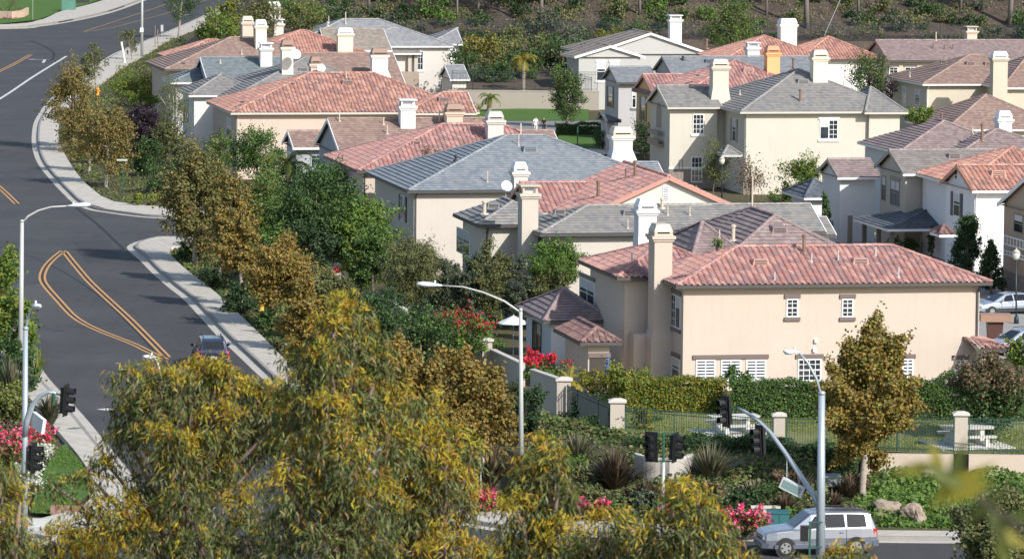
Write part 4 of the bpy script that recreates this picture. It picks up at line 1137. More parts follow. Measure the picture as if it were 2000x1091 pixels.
def plant_tree(name, label, cat, crown, base, leaf='green', lw=(.2, .15), n=None, K=None, cl=.23, prof='ball', trunk=BARK, tr=None, group=None, droop=None, zb=0., Y=None, dens=1., stakes=False, limbs=6, mix=None, flat=.85, parts=True):
    """crown: photo rectangle of the crown; base: photo point where the trunk meets the ground (or Y: its distance)"""
    _seed[0] += 1; rng = np.random.default_rng(_seed[0])
    if Y is None: g = onz(base[0], base[1], zb)
    else: g = ony(base[0], base[1], Y); g.z = zb
    s = scale_at(g + Vector((0, 0, 3)))
    x0, y0, x1, y1 = crown
    c = ony((x0+x1)/2, (y0+y1)/2, g.y); rx = (x1-x0)/2/s; rz = (y1-y0)/2/s; ry = max(rx, rz*.5)
    n = int((n or (x1-x0)*(y1-y0)*.62 * (.036 / max(.012, lw[0]*lw[1]))**.6) * dens); K = K or int(min(230, max(80, rx*rz*26)))
    root = empty(name, g, label, cat, group)
    sub = .88
    P, Nn, C = crown_points(rng, c, rx*sub, ry*sub, rz*sub, n, K, cl, prof, flat)
    Ax = frames(rng, Nn, droop); l = rng.uniform(.7, 1.25, n)
    org = np.array(g)
    if mix:
        sel = rng.random(n) < mix[1]
        top = np.clip((P[:, 2] - c.z) / rz, -1, 1)
        sel = rng.random(n) < (mix[1] * (1 + .6*top) if mix[0] != 'reddish' else .06 + mix[1]*2.2*np.clip(top*1.5 + .1, 0, 1))
        quads('outer_leaves', P[sel], Nn[sel], Ax[sel], l[sel]*lw[0], l[sel]*lw[1], LEAF[mix[0]], root, org)
        P, Nn, Ax, l = P[~sel], Nn[~sel], Ax[~sel], l[~sel]
    quads('crown', P, Nn, Ax, l*lw[0], l*lw[1], LEAF[leaf], root, org)
    h = c.z - g.z; tr = tr or max(.06, .018*(h + rz) + .03)
    mb = MB(); top = Vector((c.x, c.y, c.z + rz*.45))
    mid = Vector((g.x*.6 + c.x*.4, g.y*.6 + c.y*.4, g.z + h*.5))
    mb.tube([g - Vector((0, 0, .15)), g + Vector((0, 0, .2)), mid, Vector(c), top], [tr*1.35, tr, tr*.85, tr*.6, tr*.15], 7)
    order = rng.permutation(len(C))[:limbs*2]
    for k in order:
        q = Vector(C[k]); t = min(.95, max(.25, (q.z - g.z) / max(.1, top.z - g.z) * .75)); st = g.lerp(top, t) if t > .5 else mid.lerp(Vector(c), max(0, (t-.25)/.5))
        m2 = st.lerp(q, .5) + Vector((0, 0, -.06*(q - st).length))
        mb.tube([st, m2, q], [tr*.38, tr*.25, tr*.08], 5)
    mb.build('trunk', trunk, root, True)
    if stakes:
        st = MB()
        for dx in (-.45, .45): st.tube([g + Vector((dx, .1, -.2)), g + Vector((dx, .1, 2.2))], .045, 6)
        st.build('stake', BARKP, root)
    return root
def bush(name, label, cat, rect, leaf='green', lw=(.14, .10), by=None, z=0., dens=1., cl=.33, group=None, Y=None, ryk=1., mix=None, droop=None, K=None, prof='bush', core=True):
    """low shrub filling a photo rectangle; its foot is on the rectangle's lower edge (or row by)"""
    _seed[0] += 1; rng = np.random.default_rng(_seed[0])
    x0, y0, x1, y1 = rect; bx = (x0+x1)/2
    if Y is None: g = onz(bx, by or y1, z)
    else: g = ony(bx, by or y1, Y)
    s = scale_at(g); c = ony(bx, (y0+y1)/2, g.y); rx = (x1-x0)/2/s; rz = (y1-y0)/2/s; ry = rx*ryk if rx < 4 else 4*ryk
    n = int((x1-x0)*(y1-y0)*.55*dens) + 60; K = K or int(min(120, max(36, rx*rz*26)))
    root = empty(name, g, label, cat, group)
    P, Nn, C = crown_points(rng, c, rx*.85, ry*.85, rz*.85, n, K, cl, prof)
    Ax = frames(rng, Nn, droop); l = rng.uniform(.7, 1.25, n); org = np.array(g)
    if mix:
        top = np.clip((P[:, 2] - c.z) / rz, -1, 1); sel = rng.random(n) < (mix[1] * (1 + .9*top) if mix[0] != 'red' else mix[1]*2.2*np.clip(top*1.6, 0, 1))
        quads(mix[2] if len(mix) > 2 else 'outer_leaves', P[sel], Nn[sel], Ax[sel], l[sel]*lw[0], l[sel]*lw[1]*1.1, LEAF[mix[0]], root, org)
        P, Nn, Ax, l = P[~sel], Nn[~sel], Ax[~sel], l[~sel]
    quads('foliage', P, Nn, Ax, l*lw[0], l*lw[1], LEAF[leaf], root, org)
    mb = MB()
    for k in range(min(len(C), 9)):
        q = Vector(C[k]); mb.tube([g + Vector((0, 0, -.1)), g.lerp(q, .5) + Vector((0, 0, .1)), q], [.05, .035, .015], 5)
    mb.build('stems', BARKD, root)
    return root
def hedge(label, a, b, top, leaf, depth=1.2, z=0., lw=(.10, .08), dens=1., name='hedge', cat='hedge', group=None, rough=.06, mix=None):
    """clipped hedge between foot pixels a and b, top row at the middle"""
    _seed[0] += 1; rng = np.random.default_rng(_seed[0])
    p = onz(*a, z); q = onz(*b, z); m = (p+q)/2; ht = ony((a[0]+b[0])/2, top, m.y).z - z
    d = (q-p); L = d.length; d.normalize(); nr = Vector((-d.y, d.x, 0))
    root = empty(name, p, label, cat, group)
    n = int(L*(ht + depth)*520*dens)
    u = rng.random(n)*L; f = rng.random(n)
    face = rng.random(n); W_ = depth
    t = np.where(face < ht/(ht+depth), rng.random(n)*.25, rng.random(n)*W_)
    hz = np.where(face < ht/(ht+depth), rng.random(n)*ht, ht - rng.random(n)*.25)
    wob = rough*(np.sin(u*1.7 + hz*2) + np.sin(u*4.1 - hz*3)*.6 + np.sin(u*.6)*.8)
    t = t + wob*.8; hz = np.where(hz > ht*.8, hz + wob*.9, hz) + rng.normal(size=n)*.05
    P = np.array(p)[None] + u[:, None]*np.array(d) + t[:, None]*np.array(nr) + np.stack([0*u, 0*u, hz], 1)
    base = np.where((face < ht/(ht+depth))[:, None], -np.array(nr)[None], np.array([[0, 0, 1.]]))
    Nn = unit(base*.8 + rdir(rng, n)*.7); Ax = frames(rng, Nn); l = rng.uniform(.7, 1.3, n); org = np.array(p)
    if mix:
        sel = rng.random(n) < mix[1]; quads('outer_leaves', P[sel], Nn[sel], Ax[sel], l[sel]*lw[0], l[sel]*lw[1], LEAF[mix[0]], root, org); k = ~sel; P, Nn, Ax, l = P[k], Nn[k], Ax[k], l[k]
    quads('foliage', P, Nn, Ax, l*lw[0], l*lw[1], LEAF[leaf], root, org)
    mb = MB(); a0 = p + nr*.3 + d*.2; b0 = q + nr*.3 - d*.2; a1 = p + nr*(depth-.1) + d*.2; b1 = q + nr*(depth-.1) - d*.2
    zt = Vector((0, 0, ht-.3)); zl = Vector((0, 0, -.1))
    mb.hexa([a0+zl, b0+zl, b1+zl, a1+zl, a0+zt, b0+zt, b1+zt, a1+zt]); mb.build('twigs', m_noise('twig', (.03,.035,.015), .95, 6., .5, 20., .05), root)
    return root
def flax(label, base, w, h, leaf='flax', n=90, z=0., Y=None, group='flax clumps along the planting'):
    _seed[0] += 1; rng = np.random.default_rng(_seed[0])
    g = onz(*base, z) if Y is None else ony(*base, Y); s = scale_at(g); R_ = w*.62/s; H = h*1.25/s; n = int(n*1.5)
    V = []; F = []
    for k in range(n):
        a = rng.uniform(0, 2*np.pi); lean = rng.uniform(.05, 1.)**.8; L = H*rng.uniform(.7, 1.1); bw = rng.uniform(.04, .075)
        dr = np.array([math.cos(a), math.sin(a)]); pr = np.array([-dr[1], dr[0]]); i0 = len(V)
        for j in range(5):
            t = j/4; rad = .06 + R_*lean*(t**1.4); zz = L*(t - .42*lean*t**2.4)
            wd = bw*(1 - t**2.5)*(.6 + .4*min(1, t*4)) + .004
            for sg in (-1, 1): V.append((dr[0]*rad + pr[0]*wd*sg, dr[1]*rad + pr[1]*wd*sg, zz - .05))
        for j in range(4): F.append((i0+2*j, i0+2*j+1, i0+2*j+3, i0+2*j+2))
    mb = MB(); mb.v = V; mb.f = F
    o = mb.build('flax_clump', LEAF[leaf], None, origin=(0, 0, 0)); o.location = g
    return tag(o, label, 'plant', group)
def palm(label, base, top, fr, leaf='palm', n=16, z=0., Y=None, name='palm_tree', droop=1., tr=.16, drooph=None, group=None):
    """feather palm: trunk from base pixel to top pixel, fronds fr metres long"""
    _seed[0] += 1; rng = np.random.default_rng(_seed[0])
    g = onz(*base, z) if Y is None else ony(*base, Y)
    c = ony(*top, g.y); root = empty(name, g, label, 'palm', group)
    mb = MB(); mb.tube([g - Vector((0, 0, .1)), g.lerp(c, .5), c], [tr*1.3, tr, tr*.85], 9); mb.build('trunk', BARKP, root, True)
    for k in range(n):
        a = 2*np.pi*(k*.382 % 1) + rng.uniform(-.2, .2); el = rng.uniform(-.1, 1.25); L = fr*rng.uniform(.8, 1.1)
        pts = []; p = np.array(c); e = el
        d2 = np.array([math.cos(a), math.sin(a)])
        for j in range(9):
            pts.append(p.copy()); st = L/8; p = p + np.array([d2[0]*math.cos(e)*st, d2[1]*math.cos(e)*st, math.sin(e)*st]); e -= .16*droop*(1 + j*.12)
        pts = np.array(pts); side = np.array([-d2[1], d2[0], 0])
        m = MB(); m.tube([Vector(q) for q in pts], [.03*(1 - j/10) + .006 for j in range(9)], 4)
        i = len(m.v)
        for j in range(1, 9):
            for q in range(3):
                t = j - q/3; p0 = pts[int(t)] + (pts[min(8, int(t)+1)] - pts[int(t)])*(t - int(t)); ax = pts[min(8, int(t)+1)] - pts[max(0, int(t)-1)]; ax = ax/np.linalg.norm(ax)
                ll = fr*.24*math.sin(math.pi*min(.95, (t+.8)/9.5))**.6
                for sg in (-1, 1):
                    tip = p0 + side*sg*ll*.85 + ax*ll*.5 + np.array([0, 0, -.35*ll]); wv = ax*.035
                    m.face([Vector(p0 - wv), Vector(p0 + wv), Vector(tip)])
        m.build('frond', LEAF[leaf], root)
    return root
# ------------------------------------------------------------------ the plants of the place
ST = 'street trees with autumn leaves'
def syc(label, crown, base, leaf='syc', **k):
    return plant_tree('street_tree', label, 'tree', crown, base, leaf, (.18, .145), trunk=BARKP, group=ST, prof='egg', cl=.21, **k)
syc('slim greenish street tree behind the orange hydrant', (152,90,210,165), (188,174), 'olive')
syc('golden brown street tree leaning over the inside of the road bend', (92,118,192,258), (145,292))
syc('brown leaved street tree at the sidewalk edge of the bend', (112,200,210,325), (152,300))
syc('golden street tree nearest the signpost of the upper bend', (158,205,268,335), (207,364))
syc('thin street tree squeezed between two fuller ones on the bend', (142,225,212,320), (174,338), dens=.7)
syc('small sparse street tree beside the tall gray pole', (228,50,274,108), (259,119), 'olive', dens=.7)
syc('dark green street tree at the top of the upper road', (318,-45,392,45), (349,76), 'dark')
syc('tallest olive brown street tree at the corner of the side street', (300,272,462,492), (381,516), mix=('olive', .45))
syc('copper tinted street tree second from the side street corner', (400,335,505,525), (425,560), 'gold', mix=('olive', .3))
syc('brown street tree third from the side street corner', (425,400,515,548), (472,604), 'gold')
syc('golden orange street tree in front of the yellow hydrant', (474,468,640,602), (527,642), 'gold')
syc('russet street tree behind the tall eucalyptus top', (545,560,650,690), (549,690), 'gold')
syc('brown street tree under the curved arm of the tall street light', (712,648,835,795), (775,850), 'gold')
syc('large rusty brown tree left of the tall street light pole', (845,690,1008,898), (930,930), 'gold')
syc('rusty brown tree between two other brown trees by the wall', (790,690,880,810), (830,870), 'gold')
syc('tall golden sycamore standing before the iron fence of the park', (1598,628,1800,905), (1684,965), 'gold', mix=('olive', .3), z=0) if False else plant_tree('street_tree', 'tall golden sycamore before the iron fence of the park', 'tree', (1612,632,1792,902), (1684,962), 'gold', (.16,.125), trunk=BARKP, group=ST, prof='egg', cl=.18, dens=1.25, mix=('lime', .12), zb=.9, limbs=10)

G = 'garden trees between road and houses'
def gt(label, crown, base, leaf='green', lw=(.16, .12), **k): return plant_tree('garden_tree', label, 'tree', crown, base, leaf, lw, group=k.pop('group', G), **k)
gt('bushy yellow green tree beside the upper bend', (212,134,322,212), (262,225), 'green', mix=('lime', .65))
gt('low bright green tree below the yellow green one of the bend', (235,180,320,218), (285,240), 'green', mix=('lime', .5))
gt('dark purple plum tree beside the white barked birch', (238,205,318,305), (282,325), 'plum', dens=1.7, cl=.3)
plant_tree('birch_tree', 'slender birch with white trunk and drooping olive twigs', 'tree', (305,140,372,310), (331,318), 'olive', (.16,.07), trunk=paint((.62,.58,.52)), droop=1.2, tr=.15, dens=.42, cl=.3)
gt('dense dark green tree in front of the peach end wall', (440,252,558,345), (505,372), 'dark', mix=('green', .3))
gt('big dark green tree left of the navy shuttered wall', (535,335,700,505), (612,560), 'dark', (.2,.13))
gt('brighter green round tree against the navy shuttered house', (610,375,790,515), (702,560), 'green', (.2,.13), mix=('lime', .15))
gt('deep green tree in the dip below the brighter round one', (560,430,660,530), (615,570), 'deep')
gt('dark tree with small leaves below the brown gabled roof', (575,318,690,420), (630,470), 'dark')
gt('fine leaved olive tree above the perimeter wall', (738,460,862,595), (800,640), 'olive', (.16,.06), droop=.5)
gt('yellow green big leaved shrub tree by the red sign', (660,478,752,572), (705,590), 'lime', (.36,.14), droop=.9, dens=.6)
for lab, cr, bs, lf, mx in (('dense green tree filling the gap above the side street', (455,330,560,470), (508,500), 'green', ('olive', .3)), ('green tree behind the copper street tree', (480,440,570,545), (525,575), 'dark', ('green', .4)), ('rounded olive tree behind the golden orange one', (600,520,690,640), (645,670), 'olive', None),
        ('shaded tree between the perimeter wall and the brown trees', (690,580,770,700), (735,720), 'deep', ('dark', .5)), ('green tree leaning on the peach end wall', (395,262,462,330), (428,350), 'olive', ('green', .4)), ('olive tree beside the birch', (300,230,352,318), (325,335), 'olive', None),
        ('green tree under the gray gabled wall', (500,318,585,400), (545,430), 'green', ('dark', .4)), ('dark tree left of the olive fine leaved one', (690,440,765,560), (728,600), 'dark', ('green', .3)), ('bushy green tree at the back of the bend verge', (262,262,318,330), (290,345), 'dark', None), ('light green tree beneath the red hip roof corner', (640,345,700,420), (668,450), 'green', ('lime', .3))):
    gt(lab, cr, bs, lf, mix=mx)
RT = 'row of screening trees along the back wall'
for lab, cr, bs, lf in (('gray green screening tree at the left end of the row', (835,498,915,610), (875,640), 'gray'), ('olive screening tree second from the left of the row', (890,492,958,612), (925,642), 'gray'),
        ('tallest feathery screening tree in the row by the tan chimney', (915,470,1000,620), (960,642), 'olive'), ('dull green screening tree in front of the tan chimney base', (985,510,1045,625), (1015,644), 'gray'),
        ('leafy screening tree against the gray house wall', (1030,460,1135,560), (1085,640), 'green'), ('olive screening tree at the right end beside the mauve garage', (1035,520,1110,622), (1072,644), 'olive')):
    gt(lab, cr, bs, lf, (.15,.08), group=RT, prof='egg', dens=1.1)
gt('light green shrub tree peeping over the nearest pink roof', (1120,468,1215,515), (1160,600), 'green', mix=('lime', .4), dens=.7)
gt('loose green tree in front of the blank beige wall', (1522,305,1612,385), (1565,405), 'green', mix=('lime', .4), cl=.25, dens=.8)
bush('garden_bush', 'clipped dark green bush at the foot of the blank beige wall', 'bush', (1492,362,1558,400), 'green', by=404)
gt('nearly bare young tree with few brown leaves', (1432,300,1500,380), (1467,405), 'reddish', dens=.22, limbs=12, cl=.4)
plant_tree('birch_tree', 'weeping birch in front of the stone based beige house', 'tree', (1368,275,1425,368), (1392,392), 'olive', (.16,.06), droop=1.5, tr=.08, cl=.35, dens=.8)
gt('dense dark olive tree between beige and tan houses', (1655,102,1742,192), (1700,215), 'dark', Y=468, mix=('olive', .35))
gt('dark plum bush at the foot of the dense olive tree', (1728,150,1752,195), (1740,205), 'plum', Y=455)
gt('small light green tree beside the tan house wall', (1755,204,1830,242), (1790,262), 'green', Y=420, mix=('lime', .4))
CF = 'conifers beside the white house'
plant_tree('conifer_tree', 'taller dark conifer in front of the white house', 'tree', (1848,415,1930,545), (1888,560), 'deep', (.16,.09), prof='cone', group=CF, dens=1.3)
plant_tree('conifer_tree', 'shorter dark conifer at the white wall', 'tree', (1908,472,1962,562), (1936,575), 'deep', (.16,.09), prof='cone', group=CF, dens=1.3)
gt('slim columnar cypress in the porch corner of the taupe house', (1812,430,1826,500), (1819,505), 'deep', prof='ball', dens=1.3)
gt('small green tree in front of the low white wing', (1592,385,1630,470), (1612,475), 'dark', prof='cone')
bush('garden_bush', 'rounded green bush under the dark porch', 'bush', (1722,462,1800,490), 'green', by=495)
plant_tree('street_tree', 'wide bronze topped evergreen tree on the lawn by the right fence', 'tree', (1866,704,2010,848), (1931,884), 'dark', (.15,.11), Y=214.5, zb=2., mix=('reddish', .35), cl=.3)
bush('garden_bush', 'bright green bush at the right corner of the nearest house', 'bush', (1958,662,2040,716), 'green', by=760, mix=('lime', .3))
gt('tall green tree behind the gabled gray house', (1380,-5,1478,112), (1430,120), 'green', (.22,.14), Y=532, mix=('olive', .4), prof='egg')
gt('slender yellow green tree on the slope left of the gabled house', (1160,50,1185,100), (1172,118), 'lime', Y=545, zb=2.5)
gt('second slender yellow green tree on the slope by the fence', (1185,40,1215,100), (1200,118), 'lime', Y=547, zb=2.5)
rh0 = random.Random(4); SL_ = 'shrubs on the slope behind the lawn'
def gap_bush(label, rect, leaf, Y, mix=None): 
    g = ony((rect[0]+rect[2])/2, rect[3], Y); return bush('slope_shrub', label, 'shrub', rect, leaf, (.26,.18), Y=Y, group=SL_, mix=mix, ryk=.6)
gap_bush('yellow tinged shrub at the left of the slope', (905,68,985,150), 'olive', 530, ('palmy', .3))
gap_bush('dull green shrub in the middle of the slope', (965,66,1080,150), 'olive', 534)
gap_bush('dark shrub right of the palm on the slope', (1065,70,1140,180), 'dark', 532)
gap_bush('low dark hedge like shrub under the upper fence', (900,64,1135,95), 'dark', 555)
gap_bush('brown tinted shrub by the gabled gray house', (1085,90,1160,200), 'gray', 524, ('reddish', .25))
gt('dense dark tree at the foot of the gabled gray house', (1072,118,1142,246), (1108,250), 'dark', dens=1.3, mix=('olive', .25), group=SL_)
hedge('low dark hedge left of the gabled gray house', (1086,264), (1188,264), 243, 'dark', 1.5, mix=('green', .25), rough=.12)
gap_bush('dark shrub behind the slope palm', (985,95,1060,150), 'dark', 528)
for i in range(26):
    X = -6 + 15*rh0.random(); Y = 512 + 44*rh0.random(); z = hill(X, Y); px, py = proj((X, Y, z)); w = rh0.uniform(30, 60); h = w*rh0.uniform(.5,.8)
    bush('slope_shrub', 'green shrub in the thicket on the slope behind the lawn', 'shrub', (px-w/2, py-h, px+w/2, py+2), ['dark','olive','green','deep','gray'][i%5], (.26,.18), Y=Y, group=SL_, dens=.8)
gap_bush('small dark shrub beside the turret roof', (905,100,930,160), 'dark', 515)
palm('yellow fronded palm against the lawn wall', (1022,212), (1023,118), 2.3, 'palmy', 18, droop=1.5, tr=.2, Y=None)
palm('low fan palm left of the lawn', (955,218), (957,192), 1.7, 'palm', 16, droop=1.2, tr=.25, name='fan_palm')
bush('garden_bush', 'spiky light shrub at the left of the lawn', 'bush', (918,200,942,235), 'lime', by=236)
for lab, r, lf in (('round clipped bush by the big pale chimney', (1155,252,1200,290), 'dark'), ('dark bush right of the big pale chimney', (1235,235,1285,312), 'deep'), ('light shrub against the yellow house', (1235,232,1275,260), 'green')):
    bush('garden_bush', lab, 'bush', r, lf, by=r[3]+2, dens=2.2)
palm('queen palm with arching fronds above the street trees', (565,430), (562,322), 3.0, 'palm', 14, droop=1.2, tr=.17, Y=None)
palm('yellow tipped palm in front of the side garden wall', (515,450), (520,385), 2.6, 'palmy', 12, droop=1.3, tr=.15)
flax('broad leaved bird of paradise by the peach window', (655,345), 50, 50, 'palm', 22, Y=None, group='broad leaved garden plants')
flax('broad leaved plant beside the fine leaved olive', (725,490), 60, 45, 'palm', 16, group='broad leaved garden plants')
palm('small golden fan palm behind the stucco pillar', (1112,748), (1112,740), 1.1, 'palmy', 12, droop=.7, tr=.08, name='fan_palm', z=.5)
# by the wall
bush('garden_bush', 'dark conifer like shrub in front of the perimeter wall', 'bush', (778,600,900,738), 'deep', (.18,.09), by=742, mix=('green', .2))
bush('garden_bush', 'very dark shrub left of the perimeter wall', 'bush', (705,560,785,660), 'deep', by=690)
bush('bougainvillea', 'red flowering bougainvillea spilling over the perimeter wall', 'shrub', (848,612,985,690), 'green', by=700, mix=('red', .16, 'bracts'), z=1.)
bush('bougainvillea', 'magenta flowering bougainvillea behind the lower wall', 'shrub', (1015,690,1112,745), 'green', by=748, mix=('red', .40, 'bracts'), z=1.)
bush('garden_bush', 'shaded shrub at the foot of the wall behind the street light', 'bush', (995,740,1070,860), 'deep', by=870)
bush('weeds', 'dry weeds growing on the red hip roof', 'weeds', (815,285,875,326), 'reddish', (.14,.05), Y=f1.ev0+2.5, dens=.7)
bush('weeds', 'green weed tuft sprouting at the pink roof hip', 'weeds', (1385,466,1415,486), 'green', (.10,.05), Y=a1.ev0+6)
bush('garden_bush', 'shrub top peeping over the gray roof beside its chimney', 'bush', (898,378,935,408), 'dark', (.14,.1), Y=c1.ev1+62)
# nearest house planting
for i, (lab, r, lf, mx) in enumerate((('tall loose yellow green shrub beside the blue parasol', (1125,722,1215,790), 'hedge', None), ('green shrub at the corner of the nearest house', (1185,715,1270,800), 'lime', None), ('small dark bush by the chimney foot', (1240,720,1275,750), 'dark', None), ('dark shrub between the two clipped hedges', (1418,715,1475,800), 'dark', ('green', .3)))):
    bush('garden_bush', lab, 'bush', r, lf, by=r[3]+12, mix=mx, z=1.)
hedge('clipped yellow green hedge under the triple window', (1225,806), (1420,806), 742, 'hedge', 1.3, z=ZP, mix=('green', .2))
hedge('long dark green hedge under the brown blinds window', (1425,816), (1660,818), 748, 'dark', 1.4, z=ZP, mix=('green', .35))
hedge('dark green hedge block by the shuttered end window', (1785,822), (1868,822), 742, 'dark', 1.4, z=ZP, mix=('green', .25), rough=.18)
hedge('dark green hedge continuing behind the bronze topped tree', (1860,822), (2100,824), 752, 'dark', 1.4, z=ZP, mix=('green', .25), rough=.18)
hedge('low dark hedge below the iron fence at the left', (1095,858), (1300,872), 838, 'dark', 2.6, z=1.1, rough=.22, mix=('green', .25))
hedge('low dark hedge below the iron fence in the middle', (1330,918), (1672,938), 872, 'deep', 3.0, z=.9, rough=.16, mix=('dark', .4))
hedge('dark mass of shrubs behind the twin signals', (1215,905), (1420,920), 868, 'deep', 2.6, z=1.0, rough=.2, mix=('dark', .3))
FX = 'flax clumps along the planting'
flax('bronze flax clump beside the curved stucco wall', (1200,968), 150, 85, 'flaxr', 170, .5)
flax('gray green flax clump right of the curved stucco wall', (1388,962), 150, 88, 'flax', 170, .5)
flax('bronze flax clump left of the lane sign', (958,960), 110, 85, 'flaxr', 120, .2)
flax('pale flax clump behind the bronze flax', (1130,925), 120, 75, 'flax', 110, .8)
flax('small flax clump below the hanging street sign', (1470,985), 100, 45, 'flax', 90, .4)
flax('bronze flax clump behind the traffic pole', (1560,985), 120, 60, 'flaxr', 120, .4)
flax('low bronze flax at the foot of the golden sycamore', (1655,980), 90, 50, 'flaxr', 100, .5)
flax('large dark flax clump by the left traffic pole', (20,808), 120, 100, 'flax', 150)
flax('dark flax clump beside the left pavement', (98,838), 70, 65, 'flax', 130)
flax('broad leaved strelitzia by the left pavement', (72,745), 60, 60, 'palm', 26, group='broad leaved garden plants')
for lab, b_, w_, h_, lf in (('bronze flax right of the bronze flax by the wall', (1260,985), 70, 45, 'flaxr'), ('red brown flax at the lane sign', (915,985), 80, 60, 'flaxr'), ('bronze flax between pink flowers and traffic pole', (1530,1010), 80, 45, 'flaxr'), ('red brown flax in front of the dark hedge', (1440,945), 90, 50, 'flaxr'), ('bronze flax at the bank foot', (1625,1000), 60, 40, 'flaxr')):
    flax(lab, b_, w_, h_, lf, 120, .4)
FL = 'flowering shrubs at the corner'
def fl(label, r, mix=('pink', .45, 'blossom'), leaf='green', **k): return bush('flower_bush', label, 'flowers', r, leaf, (.13,.11), group=FL, mix=mix, **k)
BS = 'low shrubs on the corner bank'
rb2 = random.Random(31)
for i in range(34):
    x = rb2.uniform(1060, 1680); t = rb2.random(); y0_ = 878 + (x-1100)*.035; y = y0_ + 40 + t*90; w = rb2.uniform(30, 75)
    bush('bank_shrub', 'low rounded shrub on the planted corner bank', 'shrub', (x-w/2, y-w*rb2.uniform(.35,.6), x+w/2, y), ['deep','dark','olive','reddish','green','deep','gray'][i % 7], by=y+2, z=.9*(1-t)+.2, group=BS, K=40)
fl('pink flowering shrub beside the green utility box', (1398,985,1508,1042), by=1046, z=.2)
fl('low pink flowers in front of the curved planter', (1105,972,1200,1010), by=1012, z=.2)
fl('pink flowers right of the curved planter', (1285,985,1345,1015), by=1018, z=.2)
fl('pink flowers between the eucalyptus tops', (1010,985,1090,1012), by=1014, z=.2)
fl('pink flowers glimpsed at the lane sign', (915,955,970,1000), by=1005)
fl('big pink oleander at the left traffic pole', (-40,828,62,905), by=915)
fl('pink flowers next to the white flower strip', (45,825,112,880), by=888)
fl('burgundy ground cover inside the curved planter', (1205,962,1275,985), ('plum', .5), 'reddish', by=987, z=.4)
bush('flower_strip', 'winding strip of white flowers along the lawn', 'flowers', (50,866,112,905), 'gray', (.12,.1), by=905, mix=('white', .8, 'blossom'), K=30)
bush('flower_strip', 'lower stretch of white flowers beside the pole', 'flowers', (35,900,85,965), 'gray', (.12,.1), by=962, mix=('white', .8, 'blossom'), K=30)
for lab, r, lf, mx in (('leafy green shrub at the left edge above the pavement', (-50,490,38,650), 'green', ('lime', .25)), ('olive shrub around the left street light', (-10,580,72,690), 'green', ('lime', .3)), ('shaded shrub below the left street light', (-30,655,45,740), 'dark', None), ('yellow green shrub near the big left flax', (-30,755,50,830), 'olive', ('lime', .3)), ('dark climbing shrub on the left light pole', (8,690,72,760), 'dark', None)):
    bush('garden_bush', lab, 'bush', r, lf, (.2,.14), by=r[3]+20, mix=mx)
palm('palm fronds pushing in at the left edge', (-5,700), (-12,600), 2.2, 'palmy', 12, droop=.8)
# verge shrubs left of the houses
VS = 'low shrubs on the planted verge'
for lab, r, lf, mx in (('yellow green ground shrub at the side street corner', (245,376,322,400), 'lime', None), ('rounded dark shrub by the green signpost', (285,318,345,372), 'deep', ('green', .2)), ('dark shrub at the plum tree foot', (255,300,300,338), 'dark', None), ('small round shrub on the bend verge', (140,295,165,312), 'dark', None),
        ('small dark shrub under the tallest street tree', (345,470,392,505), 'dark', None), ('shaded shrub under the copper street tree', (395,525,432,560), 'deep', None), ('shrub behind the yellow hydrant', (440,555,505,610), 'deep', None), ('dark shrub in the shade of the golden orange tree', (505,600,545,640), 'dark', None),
        ('bright green pine like shrub near the upper road', (375,25,470,80), 'green', ('lime', .4)), ('dark green round shrub below the bright one', (390,50,445,84), 'dark', None), ('yellow shrub above the upper houses', (425,-10,475,60), 'lime', None), ('small shrub by the two stakes', (345,70,366,98), 'dark', None), ('tiny shrub on the bare verge', (318,100,334,122), 'dark', None),
        ('olive shrub behind the far chimneys', (470,-5,555,60), 'olive', None), ('gray green shrub at the start of the hill', (550,0,640,45), 'olive', ('lime', .2)), ('shrub near the garden gate pillar', (640,560,700,600), 'deep', None)):
    if r[3] < 90 and r[0] > 370: plant_tree('garden_tree', lab.replace('shrub', 'tree'), 'tree', (r[0], r[1], r[2], r[3]+14), ((r[0]+r[2])/2, 200), lf, (.24,.16), Y=505 + (r[0] % 7)*5, group='trees behind the far roofs', mix=mx)
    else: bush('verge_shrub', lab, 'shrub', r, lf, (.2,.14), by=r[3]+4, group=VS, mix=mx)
# trees and shrubs of the hillside
rh = random.Random(11)
HT = 'bare trunks on the dark hillside'
for i, (x, yb, w, hgt) in enumerate(((893,42,.14,7),(933,26,.2,8),(1057,62,.26,10),(1250,30,.2,8),(1497,30,.16,8),(1576,55,.34,11),(1677,24,.2,8),(1876,20,.2,8),(1972,52,.34,11),(720,22,.2,7),(1130,20,.18,8))):
    Y = solve(lambda Y: -(ony(x, yb, Y).z - hill(ony(x, yb, Y).x, Y)), 560, 700, 0.); p = ony(x, yb, Y); p.z = hill(p.x, Y) - .2
    near = ['left of the roofs', 'above the palm', 'behind the lawn fence'][i % 3]
    root = empty('hill_tree', p, ['thin bare trunk on the hill above the pale gray roof','bare trunk above the lawn slope','thick bare trunk standing just inside the lawn fence','bare trunk behind the gabled gray house','thin trunk right of the tall green tree','thick gray trunk behind the white far chimney','trunk above the orange far roofs','slim trunk above the long brown roof','thick gray trunk near the right edge of the hill','bare trunk at the left end of the hill','thin trunk high above the slope shrubs'][i], 'tree', HT)
    mb = MB(); mb.tube([p, p + Vector((rh.uniform(-.2,.2), 0, hgt*.5)), p + Vector((rh.uniform(-.4,.4), 0, hgt))], [w, w*.85, w*.6], 8); mb.build('trunk', m_noise('gray_bark', (.22,.19,.17), .95, 2., .4, 10., .03), root, True)
    rng = np.random.default_rng(300+i); c = p + Vector((0, 0, hgt+1.5)); P, Nn, C = crown_points(rng, c, 4, 4, 3, 3500, 40, .35)
    quads('crown', P, Nn, frames(rng, Nn), .3, .2, LEAF['olive'], root, np.array(p))
cols = ['deep', 'dark', 'dark', 'green', 'gray', 'olive', 'deep']
HS = 'wild shrubs scattered over the hillside'
